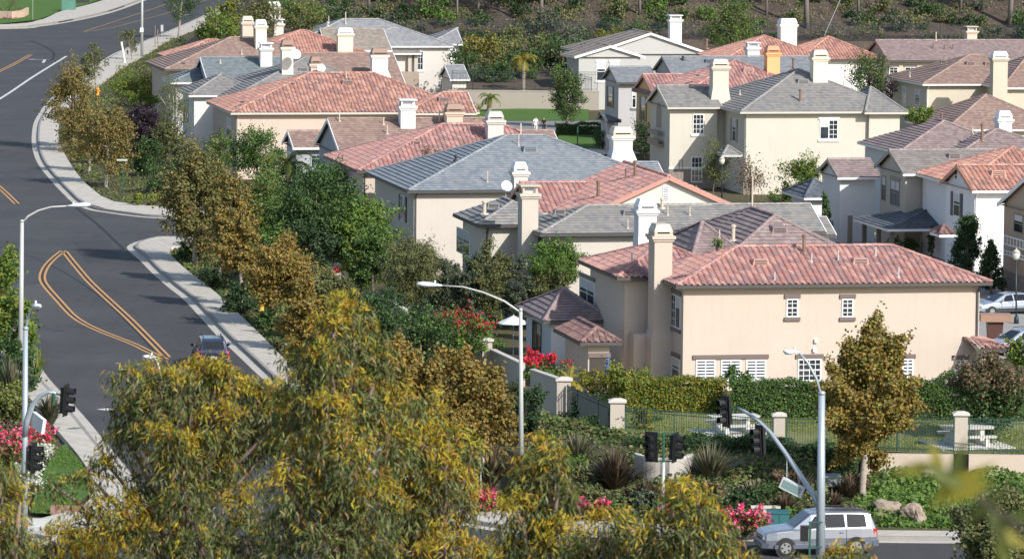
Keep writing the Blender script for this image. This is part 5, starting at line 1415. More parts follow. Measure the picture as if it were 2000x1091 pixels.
for i in range(285):
    X = rh.uniform(-30, 75); Y = 561 + 27*rh.random()**1.2
    z = hill(X, Y); px, py = proj((X, Y, z))
    if py > 85 or px > 2060 or py < -60: continue
    w = rh.choice([10, 14, 18, 26, 36, 52])*rh.uniform(.8, 1.25); h = w*rh.uniform(.35, .8)
    o = bush('hill_shrub', ['scrubby shrub on the brown hillside', 'scrubby shrub on the brown hillside'][0], 'shrub', (px-w/2, py-h, px+w/2, py), cols[i % 7], (.3,.2), Y=Y, group=HS, dens=.6, cl=.42)
for i, (x, y) in enumerate(((2120,420),(2230,520),(2140,300),(2260,240),(2180,700),(2090,790))):
    gt(['dark tree beyond the brown house','olive tree beyond the drive','green tree behind the white house row','dark tree by the far right houses','green tree beyond the silver cars','olive tree beyond the right fence'][i], (x-55, y-150, x+55, y-30), (x, y), ['dark','olive','green','dark','green','olive'][i], dens=.7)
# ground cover with real leaves
def cover(name, label, region, n, leaf, z, l=.22, w=.16, hz=.12, seed=1):
    rng = np.random.default_rng(seed); P = []
    w_ = [onz(x, y, z) for x, y in region]; xs_ = [p.x for p in w_]; ys_ = [p.y for p in w_]
    k = 0
    X = rng.uniform(min(xs_), max(xs_), n*6); Y = rng.uniform(min(ys_), max(ys_), n*6)
    ins = np.zeros(len(X), bool); m = len(w_)
    for i in range(m):
        a, b = w_[i], w_[(i+1) % m]
        c = ((a.y > Y) != (b.y > Y)) & (X < (b.x-a.x)*(Y-a.y)/((b.y-a.y) or 1e-9) + a.x); ins ^= c
    nz = np.sin(X*.9 + Y*.35) + np.sin(X*.37 - Y*.8 + 2) + rng.normal(size=len(X))*.7
    ins &= nz > -.55
    X, Y = X[ins][:n], Y[ins][:n]; n = len(X)
    P = np.stack([X, Y, z + rng.random(n)**1.5*hz*(1.4 + np.sin(X*1.1)*np.sin(Y*.5))], 1)
    Nn = unit(rdir(rng, n)*.8 + np.array([0, -.2, .7])); Ax = frames(rng, Nn); s = rng.uniform(.6, 1.3, n)
    o = quads(name, P, Nn, Ax, s*l, s*w, LEAF[leaf], None, (0, 0, 0)); return tag(o, label, 'ground cover', kind='stuff')
cover('ground_cover', 'ivy like ground cover on the verge of the bend', SU[60:20:-2] + [(330,60),(430,200),(440,300),(420,404)], 26000, 'ivy', 0., seed=2)
cover('ground_cover', 'ivy like ground cover beside the lower pavement', SL[8:60:2] + [(820,860),(900,900),(760,620),(520,430)], 42000, 'ivy', 0., seed=3)
rng = np.random.default_rng(91); n = 26000; X = rng.uniform(-32, 72, n); Y = 560.5 + 26*rng.random(n)**1.2
k = (np.sin(X*.7 + Y*.5) + np.sin(X*.31 - Y*.9) + rng.normal(size=n)*.7) > -.3; X, Y = X[k], Y[k]; n = len(X)
P = np.array([(x, y, hill(x, y) + .03 + .22*rng.random()**2) for x, y in zip(X, Y)]); Nn = unit(rdir(rng, n)*.6 + np.array([0, -.5, .7]))
tag(quads('leaf_litter', P, Nn, frames(rng, Nn), rng.uniform(.15, .5, n), .14, LEAF['litter'], None, (0, 0, 0)), 'dry leaf litter and weeds over the hillside', 'ground cover', kind='stuff')
rng = np.random.default_rng(92); n = 60000; X = rng.uniform(-32, 72, n); Y = 560.5 + 26*rng.random(n)**1.2
k = (np.sin(X*.9 + Y*.3 + 1) + np.sin(X*.43 - Y*.7) + .6*np.sin(X*2.1 + Y) + rng.normal(size=n)*.4) > .85; X, Y = X[k], Y[k]; n = len(X)
P = np.array([(x, y, hill(x, y) + .05 + .6*rng.random()) for x, y in zip(X, Y)]); Nn = unit(rdir(rng, n)*.8 + np.array([0, -.5, .5]))
tag(quads('scrub', P, Nn, frames(rng, Nn), rng.uniform(.2, .45, n), .18, LEAF['olive'], None, (0, 0, 0)), 'low dry olive scrub covering patches of the hillside', 'ground cover', kind='stuff')
# the bank under the low wall
def bank_cover(label, n, leaf, x0, x1, t0, t1, seed, l=.2, hz=.2):
    rng = np.random.default_rng(seed); P = []
    T = [onz(x, y, ZP) for x, y in fence_px]; 
    tx = np.array([q.x for q in top]); 
    i = rng.uniform(0, len(top)-1.01, n); t = rng.uniform(t0, t1, n); i0 = i.astype(int); f = i - i0
    TA = np.array(top); BA = np.array(bot)
    A = TA[i0]*(1-f)[:, None] + TA[i0+1]*f[:, None]; Bq = BA[i0]*(1-f)[:, None] + BA[i0+1]*f[:, None]
    Q = A*(1-t)[:, None] + Bq*t[:, None]; zt = np.where(i < 22.5, 1.98, 1.1); Q[:, 2] = zt + (.13 - zt)*t**1.3
    nz = np.sin(Q[:, 0]*1.1) + np.sin(Q[:, 1]*.9 + Q[:, 0]*.4) + rng.normal(size=n)*.8
    pxs = 1000 + FPX*Q[:, 0]/Q[:, 1]; k = (pxs > x0) & (pxs < x1) & (nz > -.9); Q = Q[k]; n = len(Q)
    Q[:, 2] += rng.random(n)**1.4*hz*(1.3 + np.sin(Q[:, 0]*1.5)*np.sin(Q[:, 1]))
    Nn = unit(rdir(rng, n)*.8 + np.array([0, -.3, .6])); s = rng.uniform(.6, 1.3, n)
    return tag(quads('ground_cover', Q, Nn, frames(rng, Nn), s*l, s*l*.75, LEAF[leaf], None, (0, 0, 0)), label, 'ground cover', kind='stuff')
bank_cover('green ground cover on the bank below the low wall', 60000, 'green', 1680, 2060, .02, .97, 5)
cover('grass', 'mown grass blades on the left corner lawn', [(60,1000),(70,960),(88,915),(108,880),(128,866),(140,880),(160,905),(172,932),(174,962),(150,985),(100,1003)], 9000, 'green', .14, .10, .03, .05, seed=8)
cover('grass', 'dry grass on the park lawn', fence_px + [(2140,808),(1877,806),(1522,802),(1225,798)], 22000, 'lime', ZP, .14, .04, .05, seed=9)
bank_cover('mixed ground cover on the planted corner bank', 34000, 'ivy', 1000, 1690, .02, .95, 6)
# ------------------------------------------------------------------ the eucalyptus trees in the foreground
def eucalyptus(label, Y, base_x, blobs, seed, dens=1., young=.55):
    """blobs: (x, y, radius px, extra distance m) of the leaf masses"""
    rng = np.random.default_rng(seed)
    g = ony(base_x, 1300, Y); g.z = 0; root = empty('eucalyptus', g, label, 'tree', 'eucalyptus trees in the foreground')
    s0 = scale_at(ony(base_x, 900, Y)); org = np.array(g)
    PY, PO = [], []; wood = MB(); twig = MB()
    ctr = [(ony(x, y + r*.30, Y + dy), r*.80 / s0) for x, y, r, dy in blobs]
    topz = max(c.z + r for c, r in ctr); mx = sum(c.x*r for c, r in ctr)/sum(r for c, r in ctr)
    trunk = [g, Vector((g.x*.8+mx*.2, g.y, 6)), Vector((g.x*.4+mx*.6, g.y+.3, 11)), Vector((mx, g.y+.2, topz - 3.5)), Vector((mx+.3, g.y, topz - .8))]
    wood.tube(trunk, [.38, .28, .17, .09, .03], 9)
    def tz(z):
        for a, b in zip(trunk, trunk[1:]):
            if a.z <= z <= b.z: return a.lerp(b, (z-a.z)/(b.z-a.z))
        return trunk[-1]
    for c, r in ctr:
        st = tz(max(5, c.z - r*1.4 - 1.2)); m = st.lerp(c, .55) + Vector((0, 0, -.25)); m2_ = st.lerp(c, .8) + Vector((r*.15, 0, -.1)); wood.tube([st, m, m2_, c, c + Vector((0, 0, r*.5))], [.055, .042, .034, .026, .012], 6)
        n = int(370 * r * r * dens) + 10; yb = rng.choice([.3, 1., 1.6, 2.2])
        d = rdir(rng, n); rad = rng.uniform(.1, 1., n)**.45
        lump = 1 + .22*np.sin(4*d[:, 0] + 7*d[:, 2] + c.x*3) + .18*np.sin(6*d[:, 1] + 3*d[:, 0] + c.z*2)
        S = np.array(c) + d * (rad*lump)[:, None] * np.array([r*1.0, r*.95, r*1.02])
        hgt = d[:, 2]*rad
        ytip = (rng.random(n) < yb*young*np.clip(.55 + hgt*1.8, .02, 1.8))  # gold share rises towards clump tops: new growth plus painted sunlight
        for k in range(0, n, 9):
            q = Vector(S[k]); wood.tube([c, c.lerp(q, .6) + Vector((0, 0, .1)), q + Vector((0, 0, .08))], [.018, .012, .006], 4)
        nl = 15
        a = rng.uniform(0, 2*np.pi, n); hz = np.stack([np.cos(a), np.sin(a), np.zeros(n)], 1); ax0 = unit(d*.6 + hz*.6 + np.array([0, 0, .15]))
        t = rng.random((n, nl)); L = rng.uniform(.22, .55, n)
        P = S[:, None] + ax0[:, None]*(t*L[:, None])[..., None] + rng.normal(size=(n, nl, 3))*.055
        P[..., 2] -= (t**2)*L[:, None]*.55
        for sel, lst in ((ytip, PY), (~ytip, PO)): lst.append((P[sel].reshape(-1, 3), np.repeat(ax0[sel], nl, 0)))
    for name, lst, mat, ln in (('young_sun_tinted_leaves', PY, 'eucy', .145), ('leaves', PO, 'euc', .165)):
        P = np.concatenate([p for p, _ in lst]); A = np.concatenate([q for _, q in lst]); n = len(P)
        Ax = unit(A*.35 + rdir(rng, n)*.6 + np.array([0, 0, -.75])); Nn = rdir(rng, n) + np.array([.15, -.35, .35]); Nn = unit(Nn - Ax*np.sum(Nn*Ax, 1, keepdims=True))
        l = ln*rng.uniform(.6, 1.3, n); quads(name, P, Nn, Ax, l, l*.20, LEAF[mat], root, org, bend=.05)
    wood.build('trunk', m_noise('euc_bark', (.21, .15, .12), .9, 1.5, .45, 10., .02), root, True)
    return root
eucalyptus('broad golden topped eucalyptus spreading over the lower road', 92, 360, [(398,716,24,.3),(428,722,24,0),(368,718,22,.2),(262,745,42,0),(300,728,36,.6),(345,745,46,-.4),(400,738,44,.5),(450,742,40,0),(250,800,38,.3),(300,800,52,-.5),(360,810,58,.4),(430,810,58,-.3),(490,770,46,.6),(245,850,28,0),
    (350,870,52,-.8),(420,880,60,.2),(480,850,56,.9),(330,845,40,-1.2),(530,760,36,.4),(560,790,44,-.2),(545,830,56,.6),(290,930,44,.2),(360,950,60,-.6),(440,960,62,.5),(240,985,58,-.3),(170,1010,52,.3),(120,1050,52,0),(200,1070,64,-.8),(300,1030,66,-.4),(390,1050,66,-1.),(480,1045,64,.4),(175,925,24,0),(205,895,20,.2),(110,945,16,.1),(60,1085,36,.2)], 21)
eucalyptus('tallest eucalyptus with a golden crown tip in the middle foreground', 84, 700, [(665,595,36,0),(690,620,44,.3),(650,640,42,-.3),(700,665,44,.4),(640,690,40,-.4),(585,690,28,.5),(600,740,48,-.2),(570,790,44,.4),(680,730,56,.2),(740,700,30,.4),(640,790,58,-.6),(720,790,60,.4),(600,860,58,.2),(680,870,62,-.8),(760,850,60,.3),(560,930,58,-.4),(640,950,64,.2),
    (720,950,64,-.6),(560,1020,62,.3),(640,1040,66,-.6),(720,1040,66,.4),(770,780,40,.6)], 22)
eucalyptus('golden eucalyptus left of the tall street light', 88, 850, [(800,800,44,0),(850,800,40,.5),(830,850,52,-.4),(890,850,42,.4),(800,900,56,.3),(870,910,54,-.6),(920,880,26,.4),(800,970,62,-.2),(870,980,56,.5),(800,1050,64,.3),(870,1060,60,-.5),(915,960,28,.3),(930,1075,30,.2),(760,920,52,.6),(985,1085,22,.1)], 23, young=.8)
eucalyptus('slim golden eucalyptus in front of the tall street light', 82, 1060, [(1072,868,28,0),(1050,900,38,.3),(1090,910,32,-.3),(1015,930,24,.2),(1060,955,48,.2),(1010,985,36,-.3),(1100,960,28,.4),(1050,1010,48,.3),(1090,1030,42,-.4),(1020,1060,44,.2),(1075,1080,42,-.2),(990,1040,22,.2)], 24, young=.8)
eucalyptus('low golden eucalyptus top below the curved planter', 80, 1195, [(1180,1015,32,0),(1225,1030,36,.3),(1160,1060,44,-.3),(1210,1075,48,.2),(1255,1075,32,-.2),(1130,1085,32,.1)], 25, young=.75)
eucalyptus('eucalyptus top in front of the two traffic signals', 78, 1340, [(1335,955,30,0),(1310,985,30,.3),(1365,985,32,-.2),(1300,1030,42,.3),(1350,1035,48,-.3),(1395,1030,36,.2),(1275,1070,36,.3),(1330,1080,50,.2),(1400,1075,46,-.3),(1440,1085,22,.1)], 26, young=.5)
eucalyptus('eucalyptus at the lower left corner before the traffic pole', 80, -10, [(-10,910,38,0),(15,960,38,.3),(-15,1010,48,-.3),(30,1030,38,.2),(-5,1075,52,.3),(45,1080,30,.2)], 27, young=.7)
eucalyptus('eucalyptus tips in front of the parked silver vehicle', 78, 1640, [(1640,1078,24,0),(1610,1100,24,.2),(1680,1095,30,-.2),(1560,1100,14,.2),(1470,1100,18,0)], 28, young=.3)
# dark twig tree half hidden at the lower right and the out of focus branch close to the camera
plant_tree('garden_tree', 'dark leafy tree top at the lower right corner', 'tree', (1870,960,2060,1150), (1960,1250), 'olive', (.16,.09), Y=150, prof='egg', dens=.8)
rng = np.random.default_rng(77); p0 = ony(2120, 1090, 13.0); root = empty('leafy_branch', p0, 'blurred yellow green branch hanging close at the right edge', 'branch')
pts = [p0, ony(2000,1035,13.0), ony(1930,985,13.1), ony(1870,945,13.1), ony(1800,912,13.2), ony(1760,900,13.2)]
mb = MB(); mb.tube(pts, [.008,.007,.006,.005,.003,.002], 6); mb.build('twig', BARKD, root)
P = []; A = []
for x, y, dx, dy, l in ((1830,900,-.3,-1,.05),(1845,930,.9,.5,.075),(1890,960,-1,.45,.07),(1930,985,.6,-.5,.06),(1950,1030,.5,1,.085),(1975,1050,1,.6,.09),(1985,1010,1,-.3,.07),(1900,930,.8,-.5,.05),(1790,915,-1,.2,.06),(1960,1075,.2,1,.06),(1870,900,.3,-.7,.05),(1850,955,-.6,.7,.06)):
    P.append(ony(x, y, 13.1 + .1*math.sin(x))); a = (_RV*dx - _UV*dy).normalized(); A.append(a*1.)
P = np.array(P); A = unit(np.array(A)); Nn = rdir(rng, len(P))*.4 + np.array([.2,-.8,.5]); Nn = unit(Nn - A*np.sum(Nn*A, 1, keepdims=True))
quads('leaves', P, Nn, A, .165, .045, LEAF['near'], root, np.array(p0))
# ------------------------------------------------------------------ walls and fences
WALLC = stucco((.52, .46, .39)); IRON = paint((.03, .045, .05), .45, .2); IRONG = paint((.03, .085, .075), .45, .1); CAPC = paint((.60, .56, .50), .8)
def wallrun(label, pts, bottom=-.4, th=.22, mat=WALLC, name='garden_wall', cap=True):
    """pts: (px, top row, distance): a wall whose top passes through these"""
    W = [ony(*p) for p in pts]; root = empty(name, (W[0].x, W[0].y, 0), label, 'wall', None)
    mb = MB(); cp = MB()
    for i in range(len(W) - 1):
        p, q = W[i], W[i+1]; d = q - p; d.z = 0; d.normalize(); n = Vector((-d.y, d.x, 0)) * th/2
        f = lambda v, z: Vector((v.x, v.y, z))
        mb.hexa([f(p+n, bottom), f(p-n, bottom), f(q-n, bottom), f(q+n, bottom), f(p+n, p.z), f(p-n, p.z), f(q-n, q.z), f(q+n, q.z)])
        m = n*1.5; u = Vector((0, 0, .002)); t = Vector((0, 0, .09))
        cp.hexa([p+m+u, p-m+u, q-m+u, q+m+u, p+m+t, p-m+t, q-m+t, q+m+t])
    mb.build('wall', mat, root)
    if cap: cp.build('coping', CAPC, root)
    return root
def pillar(label, px, top, Y, w=.62, bottom=0., mat=WALLC):
    c = ony(px, top, Y); root = empty('pillar', (c.x, c.y, bottom), label, 'pillar', 'stucco pillars of the boundary')
    mb = MB(); h = w/2; zt = c.z - .16; mb.box(c.x-h, c.y-h, bottom, c.x+h, c.y+h, zt); mb.build('shaft', mat, root)
    mb = MB(); k = h + .09
    mb.box(c.x-k, c.y-k, zt+.002, c.x+k, c.y+k, zt+.08); j = h*.5
    mb.hexa([(c.x-k,c.y-k,zt+.081),(c.x+k,c.y-k,zt+.081),(c.x+k,c.y+k,zt+.081),(c.x-k,c.y+k,zt+.081),(c.x-j,c.y-j,zt+.18),(c.x+j,c.y-j,zt+.18),(c.x+j,c.y+j,zt+.18),(c.x-j,c.y+j,zt+.18)])
    mb.build('cap', CAPC, root); return root
def iron_fence(label, p, q, h0, h1, mat, sp=.125, post=2.4, group=None, zf=None):
    """p, q: foot points"""
    root = empty('iron_fence', p, label, 'fence', group); L = (q-p).length; n = int(L/sp); mb = MB()
    def foot(t):
        v = p.lerp(q, t)
        if zf: v.z = zf(v.x, v.y)
        return v
    m = max(1, int(L/6)) if zf else 1
    for k in range(m):
        a, b = foot(k/m), foot((k+1)/m)
        for fr in (.1, .88, 1.):
            u = Vector((0, 0, 1)); mb.beam(a + u*(h0 + (h1-h0)*k/m)*fr, b + u*(h0 + (h1-h0)*(k+1)/m)*fr, .035, .035)
    for i in range(1, n):
        t = i/n; v = foot(t); h = h0 + (h1-h0)*t; r = .02 if zf else .011
        mb.box(v.x-r, v.y-r, v.z+.04, v.x+r, v.y+r, v.z+h*.985)
    mb.build('picket_panel', mat, root)
    k = max(1, int(round(L/post)))
    for i in range(k+1):
        v = foot(i/k); h = h0 + (h1-h0)*i/k + .06; mb = MB(); mb.box(v.x-.032, v.y-.032, v.z-.1, v.x+.032, v.y+.032, v.z+h); mb.build('post', mat, root)
    return root
wallrun('stucco perimeter wall half hidden behind shaded shrubs', [(738,572,284),(800,612,271)])
wallrun('stucco perimeter wall stretch under the red bougainvillea', [(890,662,258.5),(955,665,256)])
wallrun('lower stepped stucco wall right of the bougainvillea pillar', [(962,684,255),(1022,712,247)])
wallrun('sunlit stucco wall below the magenta flowers', [(1040,723,241.5),(1092,741,232)], bottom=-.3)
pillar('small stucco pillar beside the red bougainvillea', 952, 660, 255.4, .55)
pillar('stucco pillar at the upper end of the slanting iron fence', 1102, 736, 230, .68, .6)
P2_ = onz(1206, 850, 1.6); P3_ = onz(1522, 874, ZP - .3); P4_ = onz(1877, 919, 1.0)
pillar('stucco pillar where the slanting fence meets the park fence', 1206, 778, P2_.y, .68, 1.)
pillar('stucco pillar half way along the park fence', 1522, 805, P3_.y, .52, 1.2)
pillar('tall stucco pillar standing on the low retaining wall', 1877, 803, P4_.y + .4, .60, .9)
a = ony(1108, 825, 229.5); b = ony(1190, 846, P2_.y + 1.)
iron_fence('slanting dark iron fence between the two left pillars', a, b, (825-752)/39., 57/41., IRON)
bush('garden_bush', 'dark shrub filling the slanting iron fence', 'bush', (1105,768,1195,848), 'deep', Y=227, ryk=.4)
fz = lambda px, row: onz(px, row, ZP)
iron_fence('green iron fence in front of the first picnic table', fz(1222,849), fz(1508,870), 54/41.5, 52/42., IRONG)
iron_fence('dark iron fence behind the golden sycamore', fz(1536,872), fz(1862,885), 1.28, 1.62, IRONG)
iron_fence('dark iron fence right of the tall pillar', fz(1892,885), fz(2120,890), 1.62, 1.62, IRONG)
PEACHW = stucco((.56, .47, .38))
mb = MB()
def lowwall(label, x0, x1):
    p, q = fz(x0, 886.5 + (x0-1700)*.01), fz(x1, 887 + (x1-1700)*.01); root = empty('retaining_wall', (p.x, p.y, 1), label, 'wall', None)
    d = (q-p).normalized(); n = Vector((-d.y, d.x, 0))*.15; mb = MB(); f = lambda v, z: Vector((v.x, v.y, z))
    mb.hexa([f(p+n,.5), f(p-n,.5), f(q-n,.5), f(q+n,.5), f(p+n,ZP+.05), f(p-n,ZP+.05), f(q-n,ZP+.05), f(q+n,ZP+.05)]); mb.build('wall', PEACHW, root)
lowwall('low peach retaining wall left of the tall pillar', 1690, 1862); lowwall('low peach retaining wall right of the tall pillar', 1892, 2130)
# lawn wall and the two fences on the slope
root = empty('garden_wall', (0, 507.7, 0), 'tan stucco retaining wall at the back of the lawn', 'wall')
mb = MB(); mb.box(-7.1, 507.55, -.2, 9.4, 507.88, 1.95); mb.build('wall', stucco((.36,.32,.27)), root)
mb = MB(); mb.box(-7.2, 507.5, 1.952, 9.5, 507.92, 2.04); mb.build('coping', stucco((.45,.40,.34)), root)
iron_fence('dark iron fence on top of the lawn wall', Vector((-6.8,507.7,2.03)), Vector((9.2,507.7,2.03)), 2.1, 2.1, IRON, .16)
iron_fence('long dark iron fence running along the foot of the hill', Vector((-27,560,hill(-27,560))), Vector((78,560,hill(78,560))), 2.1, 2.1, IRON, .17, 2.6, zf=lambda x, y: hill(x, 560))
# ------------------------------------------------------------------ poles, lamps and signals
POLE = paint((.40, .46, .50), .4, .3); POLEW = paint((.47, .48, .47), .5, .05); LAMPH = paint((.70, .74, .80), .4, .1); BLK = paint((.018, .018, .02), .4); LENS = paint((.10, .10, .09), .2); SGREEN = paint((.02, .10, .07), .5)
def cobra(parent, tip, direction, L=.85):
    d = Vector(direction).normalized(); t = Vector(tip); mb = MB()
    q = L/.85; st = [(x*q, r*q*1.1) for x, r in ((-.1, .07), (.08, .10), (.3, .17), (.6, .19), (.8, .13), (.85, .03))]
    i0 = len(mb.v); side = d.cross(Vector((0,0,1))).normalized(); n = 8
    for x, r in st:
        for k in range(n):
            a = 2*math.pi*k/n; mb.v.append(tuple(t + d*x + side*math.cos(a)*r + Vector((0,0,1))*(math.sin(a)*r*(.55 if math.sin(a) > 0 else .4))))
    for i in range(len(st)-1):
        for k in range(n): mb.f.append((i0+i*n+k, i0+i*n+(k+1)%n, i0+(i+1)*n+(k+1)%n, i0+(i+1)*n+k))
    mb.f.append(tuple(i0+k for k in range(n))[::-1])
    h = mb.build('lamp_head', LAMPH, parent, True)
    mb = MB(); mb.ball(t + d*.5 + Vector((0,0,-.05)), .2, .2, .07, 8, 4); mb.build('lens', paint((.55,.6,.65), .15), h)
    mb = MB(); c = t + d*.2 + Vector((0,0,.09)); mb.tube([c, c + Vector((0,0,.13))], .045, 6); mb.build('photocell', LAMPH, h)
def pole_mesh(root, px_top, Y, base_row, r0, r1, mat, px_base=None):
    t = ony(*px_top, Y); b = ony(px_base if px_base else px_top[0], base_row, Y); b.z = max(0, b.z - 0); 
    mb = MB(); mb.tube([Vector((b.x, b.y, 0)), t], [r0, r1], 12); mb.lathe((b.x, b.y, 0), [(r0*2, 0), (r0*2, .05), (r0*1.3, .12)], 10)
    mb.lathe(t, [(r1*1.15, -.08), (r1*1.15, .02), (r1*.5, .07)], 10)
    return mb.build('pole', mat, root, True)
def lamp(label, top, Y, base_row, arm, r=.11, mat=POLEW, name='street_lamp', px_base=None, headdir=None, L=.85, cat='street lamp'):
    b = ony(px_base or top[0], base_row, Y); root = empty(name, (b.x, b.y, 0), label, cat, None)
    pole_mesh(root, top, Y, base_row, r*1.25, r*.8, mat, px_base)
    pts = [ony(x, y, Y + dy) for x, y, dy in arm]; mb = MB(); n = len(pts); mb.tube(pts, [r*.55*(1 - .45*i/(n-1)) for i in range(n)], 8); mb.build('arm', mat, root, True)
    cobra(root, pts[-1], headdir or (pts[-1] - pts[-2]), L); return root
lamp('tall gray street light with long curved arm beside the stucco wall', (1017,604), 212, 980, [(1017,610,0),(985,588,0),(945,571,0),(905,560,0),(858,557,0)], .10, POLEW, px_base=1018, L=1.05)
lamp('street light standing on the left side of the road', (43,431), 258, 722, [(43,436,0),(55,422,0),(75,411,0),(100,404,0),(136,402,0)], .13, POLEW, px_base=40, L=1.2)
lamp('street light whose white head peeks over the golden eucalyptus', (318,765), 225, 900, [(318,770,0),(314,730,0),(308,708,0),(301,697,0)], .12, POLEW, headdir=(-.5,-.8,.1))
root = empty('lamp_pole', onz(277,113), 'tall plain gray pole at the upper bend', 'pole'); g = onz(277,113); mb = MB(); mb.tube([g, g + Vector((.05,0,11))], [.2,.13], 10); mb.build('pole', POLEW, root, True)
mb = MB(); mb.box(g.x-.24, g.y-.3, 3.4, g.x+.24, g.y-.12, 4.0); mb.build('sign_band', WHITE, root)
def signal(parent, px, py, Y, f, scale=1., mesh=None):
    c = ony(px, py, Y); f = Vector((f[0], f[1], -.06)).normalized(); r = f.cross(Vector((0,0,1))).normalized(); u = r.cross(f); s = scale
    def P(a, b, d): return c + r*a*s + u*b*s + f*d*s
    mb = MB()
    def bx(a0,a1,b0,b1,d0,d1): mb.hexa([P(a0,b0,d0),P(a1,b0,d0),P(a1,b0,d1),P(a0,b0,d1),P(a0,b1,d0),P(a1,b1,d0),P(a1,b1,d1),P(a0,b1,d1)])
    bx(-.30,.30,-.66,.66,-.02,.0); bx(-.18,.18,-.54,.54,-.2,-.021); bx(-.18,.18,-.54,.54,.001,.06)
    h = mb.build('signal_head', BLK, parent)
    for k in (-.36, 0, .36):
        n = 10; mb = MB(); i0 = 0
        for q, dd, rr in ((0, .06, .155), (1, .36, .165)):
            for j in range(n):
                a = math.pi*(-.22 + 1.44*j/(n-1)); mb.v.append(tuple(P(math.cos(a)*rr, k + math.sin(a)*rr, dd)))
        for j in range(n-1): mb.f.append((j, j+1, n+j+1, n+j))
        mb.build('visor', BLK, h)
        mb = MB(); mb.face([P(math.cos(2*math.pi*j/12)*.14, k + math.sin(2*math.pi*j/12)*.14, .068) for j in range(12)]); mb.build('lens', LENS, h)
    return h
# right traffic pole
Y1 = 186; root = empty('traffic_light', (ony(1603,1100,Y1).x, Y1, 0), 'blue gray traffic signal pole with curved mast arm in front of the silver vehicle', 'traffic light')
pole_mesh(root, (1605,766), Y1, 1130, .20, .135, POLE, 1602)
pts = [ony(1604,772,Y1), ony(1594,738,Y1), ony(1577,707,Y1), ony(1560,688,Y1)]; mb = MB(); mb.tube(pts, [.06,.055,.05,.045], 8); mb.build('lamp_arm', POLE, root, True); cobra(root, pts[-1], (-.8,-.5,.1), .75)
arm = [(1603,1000,0),(1590,968,.3),(1565,930,.8),(1535,885,1.4),(1505,845,2),(1480,820,2.5),(1455,803,3),(1440,797,3.3)]
mb = MB(); mb.tube([ony(x,y,Y1+d) for x,y,d in arm], [.125,.12,.11,.10,.09,.08,.07,.06], 10); mb.build('mast_arm', POLE, root, True)
for (x, y, dy) in ((1417,803,3.4),(1483,860,1.9)): signal(root, x, y, Y1+dy, (-.86,-.5))
mb = MB(); mb.tube([ony(1440,797,Y1+3.3), ony(1424,796,Y1+3.4)], .035, 6); mb.tube([ony(1505,846,Y1+2), ony(1492,858,Y1+1.9)], .035, 6); mb.build('bracket', SGREEN, root)
c = ony(1547,951,Y1+1); d = Vector((.93,-.36,-.42)).normalized(); n = Vector((.36,.93,0)); mb = MB()
pa, pb = c - d*.5, c + d*.5
mb.beam(pa, pb, .2, .46); sg = mb.build('street_sign', paint((.66,.68,.68), .4), root)
nn = Vector((-.34,-.94,0)); mb = MB(); e = (pb-pa).normalized(); up = Vector((0,0,1)); up = (up - e*up.dot(e)).normalized(); fn = e.cross(up); fn = fn if fn.y < 0 else -fn
o = c + fn*.107; mb.quad(o - e*.43 - up*.16, o + e*.43 - up*.16, o + e*.43 + up*.16, o - e*.43 + up*.16); mb.build('sign_face', paint((.25,.36,.34), .3), sg)
mb = MB()
for k in range(7):
    x = -.36 + k*.11; w_ = .07 if k != 3 else .02
    for (b0, b1) in ((.05, .09), (-.09, -.05)): mb.quad(*[o + fn*.004 + e*a_ + up*b_ for a_, b_ in ((x,b0),(x+w_,b0),(x+w_,b1),(x,b1))])
    mb.quad(*[o + fn*.004 + e*a_ + up*b_ for a_, b_ in ((x,-.05),(x+.02,-.05),(x+.02,.05),(x,.05))])
mb = MB(); mb.tube([ony(1537,890,Y1+1.3), c - d*.25 + Vector((0,0,.2))], .02, 6); mb.tube([ony(1562,925,Y1+.8), c + d*.3 + Vector((0,0,.2))], .02, 6); mb.build('hanger', POLE, root)
c = ony(1580,1040,Y1-.3); mb = MB(); mb.box(c.x-.35,c.y-.15,c.z-.32,c.x-.03,c.y+.15,c.z+.3); mb.build('pedestrian_signal', BLK, root)
mb = MB(); z0 = c.z-.62
for zz in (c.z+.42, c.z-.6): mb.box(c.x-.02,c.y-.03,zz,c.x+.55,c.y+.03,zz+.05)
mb.box(c.x+.0,c.y-.04,c.z-1.2,c.x+.08,c.y+.04,c.z+.47); mb.build('signal_bracket', SGREEN, root)
# left traffic pole
Y2 = 186; root = empty('traffic_light', (ony(47,1100,Y2).x, Y2, 0), 'blue gray traffic signal pole at the left edge above the pink oleander', 'traffic light')
pole_mesh(root, (50,640), Y2, 1130, .15, .10, POLE, 47)
pts = [ony(50,645,Y2), ony(54,622,Y2), ony(61,606,Y2), ony(68,597,Y2-.1)]; mb = MB(); mb.tube(pts, [.06,.055,.05,.045], 8); mb.build('lamp_arm', POLE, root, True); cobra(root, pts[-1], (.25,-.9,.08), .8)
arm = [(48,852,0),(53,820,-.1),(64,790,-.2),(78,773,-.3),(95,765,-.4),(110,768,-.5)]
mb = MB(); mb.tube([ony(x,y,Y2+d) for x,y,d in arm], [.13,.12,.105,.095,.08,.06], 10); mb.build('mast_arm', POLE, root, True)
signal(root, 129, 781, Y2-.5, (.97,-.24)); signal(root, 66, 894, Y2-.1, (.97,-.24))
mb = MB(); mb.tube([ony(110,768,Y2-.5), ony(124,773,Y2-.5)], .035, 6); mb.tube([ony(48,893,Y2), ony(62,893,Y2-.1)], .035, 6); mb.tube([ony(105,766,Y2-.5), ony(105,785,Y2-.5)], .06, 6); mb.build('bracket', SGREEN, root)
c = ony(75,825,Y2-.3); mb = MB(); e = Vector((.55,-.75,-.28)).normalized(); mb.beam(c - e*.45, c + e*.45, .16, .62); mb.build('street_sign', paint((.68,.70,.72), .4), root)
